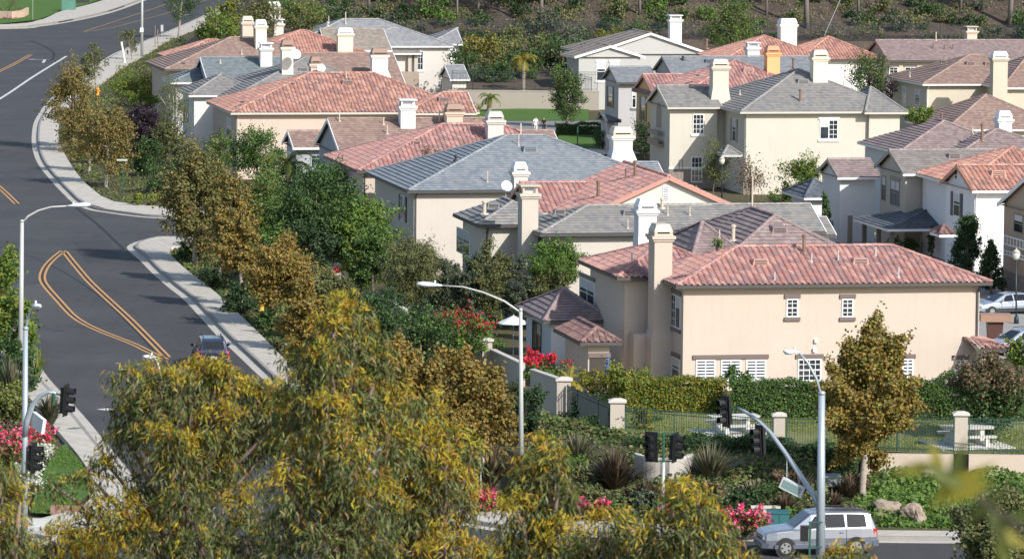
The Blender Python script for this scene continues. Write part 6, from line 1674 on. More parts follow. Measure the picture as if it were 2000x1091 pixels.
# twin signal on a short pole
Y3 = 196; root = empty('traffic_light', (ony(1296,1000,Y3).x, Y3, 0), 'short signal post with two black heads before the curved stucco wall', 'traffic light')
mb = MB(); t = ony(1296,845,Y3); mb.tube([Vector((t.x,t.y,.1)), ony(1296,902,Y3)], .07, 10); mb.build('pole', POLEW, root, True)
mb = MB(); mb.tube([ony(1296,905,Y3), t], .05, 8)
for y in (846, 900): mb.tube([ony(1276,y,Y3), ony(1318,y,Y3)], .03, 6)
mb.build('bracket', SGREEN, root); signal(root, 1272, 872, Y3, (-.45,-.9)); signal(root, 1319, 873, Y3, (.93,-.36))
# green back of a signal box seen through the eucalyptus
Y4 = 232; c = ony(258,862,Y4); root = empty('signal_post', (c.x, c.y, 0), 'dark green signal post glimpsed beside the golden eucalyptus', 'post')
mb = MB(); mb.tube([Vector((c.x,c.y,0)), c + Vector((0,0,-.4))], .06, 8); mb.build('pole', SGREEN, root)
mb = MB(); mb.box(c.x-.25,c.y-.15,c.z-.5,c.x+.25,c.y+.15,c.z+.5); mb.box(c.x-.3,c.y-.19,c.z-.02,c.x+.3,c.y-.152,c.z+.03); mb.build('housing', SGREEN, root)
# lanterns
def lantern(label, px, top, base, z=0.):
    g = onz(px, base, z); t = ony(px, top, g.y); root = empty('lantern_post', g, label, 'lamp post', 'lantern posts')
    mb = MB(); mb.tube([g, t - Vector((0,0,.75))], [.06,.045], 8); mb.lathe(g, [(.16,0),(.16,.35),(.09,.5)], 8); mb.build('post', IRON, root, True)
    mb = MB(); mb.lathe(t - Vector((0,0,.75)), [(.08,0),(.2,.12),(.26,.42),(.2,.46)], 10); mb.build('globe', paint((.62,.60,.52), .3), root, True)
    mb = MB(); mb.lathe(t - Vector((0,0,.28)), [(.27,0),(.18,.12),(.05,.2),(.02,.28)], 10); mb.build('finial', paint((.50,.47,.40), .5), root, True)
lantern('lantern post in front of the stone based beige house', 1410, 304, 398); lantern('lantern post at the brown house on the right edge', 1985, 484, 632)
g = onz(1128,287); root = empty('bollard_post', g, 'thin green post on the small lawn corner', 'post'); mb = MB(); mb.tube([g, ony(1128,248,g.y)], .06, 8); mb.build('pole', SGREEN, root)
# signs
def signpost(label, px, base, top, board, mat, bmat, lean=0., r=.03, name='sign_post', lines=None):
    g = onz(px, base); t = ony(px + lean, top, g.y); root = empty(name, g, label, 'sign'); mb = MB(); mb.tube([g, t], r, 8); mb.build('pole', mat, root)
    if board:
        x0, y0, x1, y1 = board; a = ony(x0, y1, g.y - .06); b = ony(x1, y0, g.y - .06); mb = MB(); mb.box(a.x, a.y-.015, a.z, b.x, a.y+.015, b.z); s = mb.build('sign_board', bmat, root)
        if lines:
            txt, tm = lines; lh = (b.z - a.z)/len(txt)
            for i, w in enumerate(txt):
                cu_ = bpy.data.curves.new('lettering', 'FONT'); cu_.body = w; cu_.size = lh*.95; cu_.align_x = 'CENTER'
                to = bpy.data.objects.new('tmp', cu_); COL.objects.link(to); me = bpy.data.meshes.new_from_object(to.evaluated_get(bpy.context.evaluated_depsgraph_get())); bpy.data.objects.remove(to)
                xs_ = [v.co.x for v in me.vertices]; k = min(1., (b.x-a.x)*.9/max(1e-3, max(xs_)-min(xs_)))
                for v in me.vertices: v.co = Vector(((a.x+b.x)/2 + v.co.x*k, a.y - .02, b.z - lh*(i+.82) + v.co.y)) - g
                me.materials.clear(); me.materials.append(tm); lo = bpy.data.objects.new('lettering', me); COL.objects.link(lo); lo.parent = s
    return root
RED = paint((.60,.04,.03), .5)
signpost('small white sign with red lettering amid the flax', 939, 985, 880, (932,883,946,903), POLEW, WHITE, lines=(('NO', 'PARKING'), RED))
signpost('green signpost on the verge before the side street', 240, 392, 310, (228,311,249,314), SGREEN, paint((.5,.53,.52)))
signpost('white leaning banner post with blue mark at the upper bend', 245, 126, 82, None, WHITE, None, -8, .13)
c = ony(238,97,onz(245,126).y-.2); o = bpy.data.objects.new('x', None); bpy.data.objects.remove(o)
signpost('short signpost on the upper pavement', 316, 80, 49, (314,49,319,62), POLEW, paint((.5,.5,.5)))
signpost('thin post on the lawn at the top left', 64, 41, -30, None, POLEW, None)
for i, (x, y, tp, lab) in enumerate(((303,95,50,'left wooden stake on the bare verge'), (308,98,58,'right wooden stake on the bare verge'))):
    g = onz(x, y); t = ony(x, tp, g.y); mb = MB(); mb.tube([Vector((0,0,-.2)), t - g], .06, 6); o = mb.build('stake', paint((.28,.22,.17)), None); o.location = g; tag(o, lab, 'stake', 'wooden stakes')
# red and white notice on the gate pillar
g = onz(658,560); root = empty('notice_board', g, 'red and white notice between the dark garden trees', 'sign'); a = ony(651,536,g.y); b = ony(666,514,g.y)
mb = MB(); mb.box(a.x,a.y,-.1,b.x,a.y+.3,b.z); mb.build('post', paint((.62,.60,.56)), root)
mb = MB(); mb.box(a.x+.06,a.y-.03,a.z+.1,b.x-.06,a.y-.002,b.z-.22); mb.build('notice', paint((.62,.05,.08)), root)
# hydrants
def hydrant(label, px, base, mat, k=1.):
    g = onz(px, base); root = empty('fire_hydrant', g, label, 'fire hydrant', None); mb = MB()
    mb.lathe((g.x,g.y,0), [(.20*k,0),(.20*k,.06*k),(.13*k,.1*k),(.13*k,.5*k),(.18*k,.52*k),(.18*k,.58*k),(.15*k,.66*k),(.07*k,.76*k),(.04*k,.84*k)], 12); mb.build('barrel', mat, root, True)
    for d in ((-1,0),(1,0),(0,-1)):
        mb = MB(); v = Vector((d[0],d[1],0)); c = Vector((g.x,g.y,.42*k)); mb.tube([c + v*.1*k, c + v*.24*k], .07*k, 8); mb.build('nozzle', mat, root)
hydrant('orange fire hydrant on the verge of the upper bend', 191, 187, paint((.85,.33,.04), .5), 1.2)
hydrant('yellow fire hydrant under the golden orange tree', 511, 608, paint((.60,.38,.04), .5), 1.1)
# utility boxes, rocks, planters
def ubox_thing(name, label, cat, rect, mat, depth=1., z=0., lid=None, Y=None):
    x0, y0, x1, y1 = rect; g = onz((x0+x1)/2, y1, z); a = ony(x0, y1, g.y); b = ony(x1, y0, g.y); root = empty(name, g, label, cat)
    mb = MB(); mb.box(a.x, g.y, z-.05, b.x, g.y+depth, b.z-.06); mb.build('cabinet', mat, root)
    mb = MB(); mb.box(a.x-.04, g.y-.04, b.z-.058, b.x+.04, g.y+depth+.04, b.z); mb.build('lid', lid or mat, root)
    mb = MB(); m = (a.x+b.x)/2
    for u in (a.x+.06, m+.03): mb.box(u, g.y-.025, z+.12, u+(b.x-a.x)/2-.09, g.y-.002, b.z-.14)
    mb.build('door', mat, root); return root
ubox_thing('utility_box', 'teal utility cabinet behind the pink flowering shrub', 'utility box', (1500,1000,1542,1034), paint((.03,.13,.14), .5), .9, .2)
ubox_thing('utility_box', 'green transformer box on the top left lawn', 'utility box', (120,0,146,22), paint((.10,.25,.19), .5), 2., .1)
ubox_thing('utility_box', 'small gray cabinet behind the traffic pole', 'utility box', (1612,930,1642,948), paint((.2,.23,.22), .5), 1., 1.2)
ubox_thing('utility_box', 'dark cabinet at the top edge beside the far lawn', 'utility box', (148,-12,172,6), paint((.05,.05,.06), .5), 2., .1)
mb = MB(); g = onz(1496,1028,.2); a = ony(1470,1028,g.y); b = ony(1524,996,g.y); root = empty('block_wall', g, 'short peach block wall left of the teal cabinet', 'wall')
mb.box(a.x, g.y+.6, 0, b.x, g.y+.9, b.z); mb.build('wall', PEACHW, root); mb = MB(); mb.box(a.x-.05, g.y+.55, b.z+.002, b.x+.05, g.y+.95, b.z+.08); mb.build('coping', CAPC, root)
def curved_wall(name, label, cx, row, wpx, top, z, th, mat, back=True, bulge=1.6, capm=CAPC):
    g = onz(cx, row, z); s = scale_at(g); R_ = wpx/2/s; h = ony(cx, top, g.y).z; root = empty(name, g, label, 'wall', None); mb = MB(); cp = MB(); n = 20
    for k in range(n):
        P4 = []
        for kk in (k, k+1):
            a = math.pi + math.pi*kk/n; P4.append([Vector((g.x + math.cos(a)*(R_+e), g.y + (math.sin(a) + 1)*bulge*(1 if e == 0 else (R_+e)/R_) - (0 if e == 0 else -0), 0)) for e in (0, -th)])
        (p, pi), (q, qi) = P4; f = lambda v, zz: Vector((v.x, v.y, zz))
        mb.hexa([f(p,-.2), f(q,-.2), f(qi,-.2), f(pi,-.2), f(p,h-.08), f(q,h-.08), f(qi,h-.08), f(pi,h-.08)]); cp.hexa([f(p,h-.078), f(q,h-.078), f(qi,h-.078), f(pi,h-.078), f(p,h), f(q,h), f(qi,h), f(pi,h)])
    mb.build('wall', mat, root); cp.build('coping', capm, root)
curved_wall('planter', 'low curved white planter wall at the street corner', 1235, 1002, 110, 985, .1, .3, stucco((.66,.62,.55)))
curved_wall('sign_wall', 'curved gray stucco entrance wall behind the twin signals', 1298, 962, 116, 893, .6, .3, stucco((.44,.41,.37)))
# rocks on the bank
rk = random.Random(5)
RK = m_noise('rock', (.33,.26,.20), .95, 1.5, .35, 8., .06)
for i, (x, y, w, h, lab) in enumerate(((1735,1003,55,30,'broad flat boulder at the left of the bank'), (1778,1010,44,34,'tall pale boulder in the middle of the bank rocks'), (1797,1016,24,22,'small boulder at the right end of the bank rocks'), (1715,1000,22,18,'small boulder at the left end of the bank rocks'))):
    g = onz(x, y, .35); s = scale_at(g); bm = bmesh.new(); bmesh.ops.create_icosphere(bm, subdivisions=3, radius=1)
    ph = [rk.uniform(0,6) for _ in range(6)]
    for v in bm.verts:
        c = v.co; k = 1 + .16*math.sin(3*c.x+ph[0]) + .14*math.sin(4*c.y+ph[1]+c.z*2) + .12*math.sin(5*c.z+ph[2]) + .05*math.sin(11*c.x+9*c.z+ph[3]); c.z = max(-.5, min(.72, c.z))
        v.co = Vector((c.x*k*w/2/s, c.y*k*w/2.4/s, c.z*k*h*.75/s + .15))
    me = bpy.data.meshes.new('boulder'); bm.to_mesh(me); bm.free(); me.materials.append(RK); o = bpy.data.objects.new('boulder', me); COL.objects.link(o); o.location = g; tag(o, lab, 'rock', 'boulders on the bank')
# planter wall top left and brick blocks lower left
root = empty('planter', onz(20,38), 'curved peach planter wall on the top left lawn', 'wall'); mb = MB()
pp = [ony(-40,20,0) if False else onz(-40,36), onz(25,38), onz(45,35), onz(54,30)]
for p, q in zip(pp, pp[1:]): d = (q-p).normalized(); n = Vector((-d.y,d.x,0))*.2; mb.hexa([p+n,p-n,q-n,q+n]+[v+Vector((0,0,1.25)) for v in (p+n,p-n,q-n,q+n)])
mb.build('wall', stucco((.66,.46,.36)), root); bush('garden_bush', 'dry grassy shrub in the top left planter', 'bush', (-30,-5,50,22), 'olive', by=36)
bush('flower_bush', 'small pink flowers before the top left planter', 'flowers', (-5,33,36,39), 'green', by=39, mix=('pink', .4, 'blossom'), group=FL)
mb = MB(); g = onz(127,1002,.1); mb.box(-.62,-.25,-.05,.62,.25,.34); o = mb.build('brick_block', m_noise('brick', (.32,.19,.15), .9, 4., .3, 15., .02), None); o.location = g; tag(o, 'low brick block on the corner lawn', 'brick block')
g = onz(70,1052,.14); root = empty('bench', g, 'white bench with curved end rails at the lower left', 'bench'); s = scale_at(g); W_ = 62/s
mb = MB(); mb.box(g.x-W_/2, g.y-.25, .52, g.x+W_/2, g.y+.25, .60); mb.build('seat', POLEW, root); mb = MB(); mb.box(g.x-W_/2, g.y+.22, .62, g.x+W_/2, g.y+.28, 1.0); mb.build('backrest', POLEW, root)
for sx in (-1, 1):
    mb = MB(); x = g.x + sx*W_/2; mb.tube([Vector((x,g.y-.25,.1)), Vector((x,g.y-.25,.75)), Vector((x,g.y-.1,.95)), Vector((x,g.y+.2,.98)), Vector((x,g.y+.25,.1))], .03, 6); mb.build('leg', POLEW, root)
# picnic tables
def picnic(label, px, row, ang):
    g = onz(px, row, ZP); root = empty('picnic_table', g, label, 'picnic table', 'concrete picnic tables'); ca, sa = math.cos(ang), math.sin(ang)
    CT2 = m_concrete('pale_concrete', (.62,.60,.55)) if 'pc' not in _cache else _cache['pc']; _cache['pc'] = CT2
    def bx(mb, x0, y0, z0, x1, y1, z1, t=0.):
        x0, y0, x1, y1 = x0*1.2, y0*1.2, x1*1.2, y1*1.2; z0, z1 = z0*1.1, z1*1.1
        P = lambda x, y, z: Vector((g.x + x*ca - y*sa, g.y + x*sa + y*ca, g.z + z)); m = t
        mb.hexa([P(x0+m,y0+m,z0),P(x1-m,y0+m,z0),P(x1-m,y1-m,z0),P(x0+m,y1-m,z0),P(x0,y0,z1),P(x1,y0,z1),P(x1,y1,z1),P(x0,y1,z1)])
    mb = MB(); bx(mb,-1.0,-.42,.70,1.0,.42,.80,.05); mb.build('table_top', CT2, root)
    for y in (-1.0, .65): mb = MB(); bx(mb,-.9,y,.40,.9,y+.35,.48,.03); mb.build('bench', CT2, root)
    for x in (-.6, .45):
        mb = MB(); bx(mb,x,-.3,.05,x+.16,.3,.70,-.0); bx(mb,x+.003,-.95,.05,x+.157,-.301,.16); bx(mb,x+.003,.301,.05,x+.157,.95,.16); bx(mb,x+.01,-.92,.161,x+.15,-.75,.40); bx(mb,x+.01,.75,.161,x+.15,.92,.40); mb.build('support', CT2, root)
    mb = MB(); bx(mb,-1.5,-1.4,-.05,1.5,1.4,.045); o = mb.build('pad', CT2, root)
picnic('concrete picnic table behind the green iron fence', 1432, 846, R(14)); picnic('concrete picnic table behind the tall pillar', 1888, 868, R(14))
bush('garden_bush', 'sparse shrub behind the left end of the green fence', 'bush', (1228,790,1275,846), 'hedge', z=ZP, dens=.5, by=838)
# parasols
g = onz(1187,765,0); Yp = a3.v0*CT + 6; c = ony(1187,718,247); root = empty('parasol', (c.x,c.y,0), 'closed blue parasol beside the dark door', 'parasol'); mb = MB(); mb.lathe((c.x,c.y,c.z-.75), [(.05,0),(.17,.1),(.15,.7),(.07,1.2),(.02,1.4)], 8); mb.build('canopy', paint((.02,.08,.45), .7), root); mb = MB(); mb.tube([(c.x,c.y,0),(c.x,c.y,c.z+.7)], .025, 6); mb.build('pole', GALV, root)
c = ony(1003,624,262); root = empty('parasol', (c.x,c.y,0), 'open white parasol on the patio behind the street light', 'parasol'); mb = MB(); n = 8
for k in range(n):
    a, b = 2*math.pi*k/n, 2*math.pi*(k+1)/n; rr = .95
    mb.face([c + Vector((0,0,.25)), c + Vector((math.cos(a)*rr, math.sin(a)*rr*1.2, -.18)), c + Vector((math.cos(b)*rr, math.sin(b)*rr*1.2, -.18))])
    mb.face([c + Vector((0,0,.22)), c + Vector((math.cos(b)*rr, math.sin(b)*rr*1.2, -.2)), c + Vector((math.cos(a)*rr, math.sin(a)*rr*1.2, -.2))])
mb.build('canopy', WHITE, root); mb = MB(); mb.tube([(c.x,c.y,0), c + Vector((0,0,.3))], .03, 6); mb.build('pole', GALV, root)
# antenna wire on the far red roof
p = ony(1610,70,520); q = ony(1641,0,520); mb = MB(); mb.tube([Vector((0,0,0)), q-p], .03, 5); o = mb.build('antenna', GALV, None); o.location = p; tag(o, 'thin leaning antenna mast over the far red roof', 'antenna')
# bin store
g = onz(1944,672); root = empty('waste_bin', g, 'dark brown waste bin with flat lid beside the parked cars', 'bin'); a = ony(1928,650,g.y); b = ony(1960,628,g.y)
mb = MB(); mb.hexa([(a.x+.1,g.y,0),(b.x-.1,g.y,0),(b.x-.1,g.y+.8,0),(a.x+.1,g.y+.8,0),(a.x,g.y-.1,b.z),(b.x,g.y-.1,b.z),(b.x,g.y+.9,b.z),(a.x,g.y+.9,b.z)]); mb.build('body', paint((.10,.045,.035)), root)
mb = MB(); l = ony(1915,628,g.y).x; r_ = ony(1976,628,g.y).x; mb.box(l, g.y-.3, b.z+.005, r_, g.y+1.1, ony(1944,614,g.y).z); mb.build('lid', paint((.36,.22,.15)), root)
# bird-free patio fence left of the garage
a = ony(952,700,258); b = ony(1085,700,256); root = empty('patio_fence', (a.x,a.y,0), 'low dark fence at the mauve roofed garage', 'fence'); mb = MB(); mb.hexa([(a.x,a.y,0),(b.x,b.y,0),(b.x,b.y+.1,0),(a.x,a.y+.1,0),(a.x,a.y,a.z+.3),(b.x,b.y,a.z+.3),(b.x,b.y+.1,a.z+.3),(a.x,a.y+.1,a.z+.3)]); mb.build('panel', paint((.12,.11,.10)), root)
# ------------------------------------------------------------------ vehicles
TYRE = paint((.02,.02,.02), .8); RIM = paint((.45,.46,.47), .3, .7); CGLASS = paint((.012,.016,.02), .05); REDL = paint((.5,.02,.02), .2); LAMPG = paint((.6,.62,.62), .15); BLACKP = paint((.02,.02,.022), .6)
def carpaint(c, metal=.4):
    m, nt, b = _nt('car_paint'); b.inputs['Base Color'].default_value = (*c, 1); b.inputs['Metallic'].default_value = metal; b.inputs['Roughness'].default_value = .28
    b.inputs['Coat Weight'].default_value = .6; b.inputs['Coat Roughness'].default_value = .05
    n = noise(nt, 3., 4); r = ramp(nt, [(.24,.24,.24), (.34,.34,.34)]); nt.links.new(n.outputs[0], r.inputs[0]); nt.links.new(r.outputs[0], b.inputs['Roughness']); return m
def car(label, g, head, L, W, H, body, lower=None, kind='suv', rack=True, name='parked_car', cat='car'):
    """front at local x = 0, running back to x = L; head = direction the front points in"""
    h = Vector((head[0], head[1], 0)).normalized(); sd_ = Vector((-h.y, h.x, 0)); C0 = Vector(g) + h*(L/2)
    root = empty(name, g, label, cat)
    P = lambda x, y, z: C0 - h*x + sd_*y + Vector((0,0,z))
    k, w2, hh = L/4.9, W/2, H/1.85
    if kind == 'suv': ST_ = [(0,.45,.80,.84,.80,.66),(.10,.34,.95,1.0,.93,.80),(.55,.30,1.02,1.08,.98,.84),(1.25,.30,1.08,1.15,1.,.84),(2.05,.30,1.10,1.76,1.,.70),(2.6,.30,1.12,1.83,1.,.70),(4.2,.30,1.13,1.82,1.,.70),(4.62,.34,1.13,1.75,.98,.68),(4.84,.38,1.10,1.16,.95,.80),(4.9,.46,.98,1.0,.9,.78)]
    else: ST_ = [(0,.40,.66,.70,.80,.6),(.12,.30,.78,.82,.93,.75),(.6,.26,.88,.93,.98,.8),(1.15,.26,.96,1.02,1.,.8),(2.15,.26,1.0,1.58,1.,.62),(2.9,.26,1.02,1.66,1.,.62),(3.9,.28,1.03,1.60,1.,.62),(4.4,.30,1.04,1.42,.97,.60),(4.8,.36,1.0,1.05,.93,.74),(4.9,.42,.85,.9,.88,.7)]
    ST_ = [(x*k, b*hh, s*hh, r*hh, w*w2, q*w2) for x, b, s, r, w, q in ST_]
    mb = MB(); rings = []
    for x, b, s, r, w, q in ST_:
        m = b + (s-b)*.55
        ring = [(-w*.94,b),(-w,m),(-w*.96,s),(-q,r-.05*(r-s)),(-q*.86,r),(q*.86,r),(q,r-.05*(r-s)),(w*.96,s),(w,m),(w*.94,b)]
        rings.append([len(mb.v)+i for i in range(len(ring))]); mb.v += [tuple(P(x, y, z)) for y, z in ring]
    for a, b in zip(rings, rings[1:]):
        for i in range(len(a)): mb.f.append((a[i], b[i], b[(i+1)%len(a)], a[(i+1)%len(a)]))
    mb.f.append(tuple(rings[0])); mb.f.append(tuple(rings[-1][::-1]))
    bo = mb.build('body', body, root)
    bm = bmesh.new(); bm.from_mesh(bo.data); bmesh.ops.recalc_face_normals(bm, faces=bm.faces); bm.to_mesh(bo.data); bm.free()
    mod = bo.modifiers.new('bevel', 'BEVEL'); mod.width = .035; mod.segments = 2; mod.limit_method = 'ANGLE'; mod.angle_limit = R(25)
    def sec(x):
        for a, b in zip(ST_, ST_[1:]):
            if a[0] <= x <= b[0]:
                t = (x-a[0])/(b[0]-a[0]); return [a[i] + (b[i]-a[i])*t for i in range(6)]
        return ST_[-1]
    def sidept(x, f, sg):    # f: 0 belt .. 1 roof
        _, b, s, r, w, q = sec(x); y = w*.96 + (q - w*.96)*f; z = s + (r - .05*(r-s) - s)*f; return P(x, sg*(y + .012), z + .004)
    wins = ((1.78,2.55),(2.64,3.5),(3.58,4.42)) if kind == 'suv' else ((1.75,2.7),(2.78,3.75),(3.82,4.25))
    for sg in (-1, 1):
        for a, b in wins:
            a *= k; b *= k; x0 = a + (.42*k if a < 2.*k else 0); mb = MB(); f = (sidept(a,.10,sg), sidept(b,.10,sg), sidept(b-.04*k,.90,sg), sidept(x0,.90 if a > 2*k else .82,sg)); mb.face(f if sg < 0 else f[::-1]); mb.build('side_window', CGLASS, root)
        for x in (.92*k, 3.95*k):
            rr = .37*hh*(.9 if kind != 'suv' else 1); c = P(x, sg*w2*.86, rr); o = sd_*sg
            mb = MB(); mb.tube([c - o*.1, c + o*.145], rr*1.18, 20); mb.build('wheel_arch', BLACKP, root)
            mb = MB(); mb.tube([c - o*.08, c + o*.12, c + o*.16, c + o*.17], [rr, rr, rr*.93, rr*.7], 20); t = mb.build('wheel', TYRE, root)
            mb = MB(); mb.tube([c + o*.15, c + o*.178], [rr*.66, rr*.62], 16); mb.build('rim', RIM, t)
            mb = MB()
            for q in range(5):
                a = 2*math.pi*q/5; d0 = h*math.cos(a) + Vector((0,0,math.sin(a))); mb.tube([c + o*.181 + d0*rr*.32, c + o*.181 + d0*rr*.52], rr*.10, 6)
            mb.build('rim_holes', BLACKP, t)
        mb = MB(); mb.beam(P(.45*k, sg*w2*1.0, .42*hh), P(4.5*k, sg*w2*1.0, .42*hh), .05, .16); mb.build('sill_trim', lower or BLACKP, root)
        mb = MB(); c = P(1.72*k, sg*(w2*.96 + .14), 1.16*hh); mb.ball(c, .10, .10, .09, 8, 5); mb.build('mirror', body, root)
        for x in (1.72*k, 2.6*k, 3.54*k):
            _, b_, s_, r_, ww, q_ = sec(x); m_ = b_ + (s_-b_)*.55; mb = MB()
            for (y0, z0), (y1, z1) in (((ww*.96, b_+.12), (ww, m_)), ((ww, m_), (ww*.965, s_))): mb.beam(P(x, sg*(y0+.003), z0), P(x, sg*(y1+.003), z1), .016, .012)
            mb.build('door_seam', BLACKP, root)
        for x in (2.62*k, 3.54*k): mb = MB(); mb.beam(P(x-.3*k, sg*(w2*1.0+.008), .98*hh), P(x-.14*k, sg*(w2*1.0+.008), .98*hh), .03, .035); mb.build('door_handle', lower or body, root)
        mb = MB()
        mb.hexa([P(-.01,sg*w2*.52,.72*hh),P(-.01,sg*w2*.80,.72*hh),P(.16,sg*w2*.92,.74*hh),P(.16,sg*w2*.52,.74*hh),P(.02,sg*w2*.52,.88*hh),P(.02,sg*w2*.78,.88*hh),P(.16,sg*w2*.90,.90*hh),P(.16,sg*w2*.52,.9*hh)]); mb.build('headlight', LAMPG, root)
        mb = MB(); mb.hexa([P(L+.01,sg*w2*.66,.78*hh),P(L+.01,sg*w2*.90,.78*hh),P(L-.16*k,sg*w2*.965,.78*hh),P(L-.16*k,sg*w2*.66,.78*hh),P(L-.035,sg*w2*.70,1.12*hh),P(L-.035,sg*w2*.93,1.12*hh),P(L-.2*k,sg*w2*.95,1.12*hh),P(L-.2*k,sg*w2*.68,1.12*hh)]); mb.build('tail_light', REDL, root)
        if rack: mb = MB(); z = sec(3*k)[3]; mb.tube([P(2.3*k, sg*w2*.58, z), P(2.4*k, sg*w2*.58, z+.07), P(4.2*k, sg*w2*.58, z+.07), P(4.3*k, sg*w2*.58, z)], .022, 6); mb.build('roof_rail', BLACKP, root)
    # windscreen and rear glass
    def cross(xa, xb, fa, fb, off):
        A, B_ = sec(xa), sec(xb); za = A[3]; zb = B_[3]; p = []
        d = Vector((0,0,1))*off[1] - h*off[0]
        return (P(xa, -A[5]*fa, za) + d, P(xa, A[5]*fa, za) + d, P(xb, B_[5]*fb, zb) + d, P(xb, -B_[5]*fb, zb) + d)
    i = 4; mb = MB(); f = cross(ST_[3][0]+.08*k, ST_[4][0]-.04*k, .86, .84, (-.012,.012)); mb.face(f); mb.build('windscreen', CGLASS, root)
    mb = MB(); f = cross(ST_[8][0]-.02*k, ST_[7][0]+.03*k, .82, .84, (.014,.012)); mb.face(f[::-1]); mb.build('rear_window', CGLASS, root)
    mb = MB(); mb.hexa([P(-.06,-w2*.86,.36*hh),P(-.06,w2*.86,.36*hh),P(.2,w2*.97,.36*hh),P(.2,-w2*.97,.36*hh),P(-.06,-w2*.86,.58*hh),P(-.06,w2*.86,.58*hh),P(.2,w2*.97,.58*hh),P(.2,-w2*.97,.58*hh)]); mb.build('front_bumper', lower or body, root)
    mb = MB(); mb.hexa([P(L+.07,-w2*.86,.38*hh),P(L+.07,w2*.86,.38*hh),P(L-.2,w2*.97,.38*hh),P(L-.2,-w2*.97,.38*hh),P(L+.07,-w2*.86,.62*hh),P(L+.07,w2*.86,.62*hh),P(L-.2,w2*.97,.62*hh),P(L-.2,-w2*.97,.62*hh)]); mb.build('rear_bumper', lower or body, root)
    mb = MB(); mb.hexa([P(-.012,-w2*.46,.66*hh),P(-.012,w2*.46,.66*hh),P(.05,w2*.46,.66*hh),P(.05,-w2*.46,.66*hh),P(.012,-w2*.46,.84*hh),P(.012,w2*.46,.84*hh),P(.07,w2*.46,.84*hh),P(.07,-w2*.46,.84*hh)]); mb.build('grille', BLACKP, root)
    mb = MB(); mb.hexa([P(L+.085,-.17,.66*hh),P(L+.085,.17,.66*hh),P(L-.02,.17,.66*hh),P(L-.02,-.17,.66*hh),P(L+.075,-.17,.80*hh),P(L+.075,.17,.80*hh),P(L-.02,.17,.8*hh),P(L-.02,-.17,.8*hh)]); mb.build('number_plate', WHITE, root)
    return root
SILV = carpaint((.26,.285,.34), .5); GRAYL = carpaint((.15,.17,.22), .4)
car('silver off road vehicle with gray lower trim waiting beside the traffic pole', ony(1593,1087,192.6).xy.to_3d(), (-.985,-.17), 4.9, 1.95, 1.86, SILV, GRAYL)
p = onz(412, 712); car('dark blue off road vehicle driving away up the left road', p, (-.13,.99), 4.7, 1.86, 1.72, carpaint((.012,.022,.06), .3), None)
p = onz(1962, 612); car('white hatchback parked behind the right corner of the nearest house', p, (-.93,-.36), 4.3, 1.75, 1.52, carpaint((.34,.39,.46), .3), None, 'hatch', False)
p = onz(1992, 690); car('silver gray car parked beside the brown waste bin', p, (-.86,-.5), 4.6, 1.8, 1.62, carpaint((.42,.47,.54), .4), None, 'hatch', True)
# ------------------------------------------------------------------ the two walkers
def skin_mesh(name, joints, edges, mat, parent, sub=2):
    me = bpy.data.meshes.new(name); me.from_pydata([j[:3] for j in joints], edges, []); o = bpy.data.objects.new(name, me); COL.objects.link(o)
    sk = o.modifiers.new('skin', 'SKIN'); sk.use_smooth_shade = True
    for i, j in enumerate(joints): me.skin_vertices[0].data[i].radius = (j[3], j[3]); me.skin_vertices[0].data[i].use_root = (i == 0)
    ss = o.modifiers.new('sub', 'SUBSURF'); ss.levels = sub; ss.render_levels = sub
    m2 = bpy.data.meshes.new_from_object(o.evaluated_get(bpy.context.evaluated_depsgraph_get()))
    bpy.data.objects.remove(o); m2.materials.clear(); m2.materials.append(mat); m2.name = name
    m2.polygons.foreach_set('use_smooth', [True]*len(m2.polygons))
    q = bpy.data.objects.new(name, m2); COL.objects.link(q); q.parent = parent; return q
SKIN = m_noise('skin', (.55,.33,.24), .6, 6., .08, 30., .001)
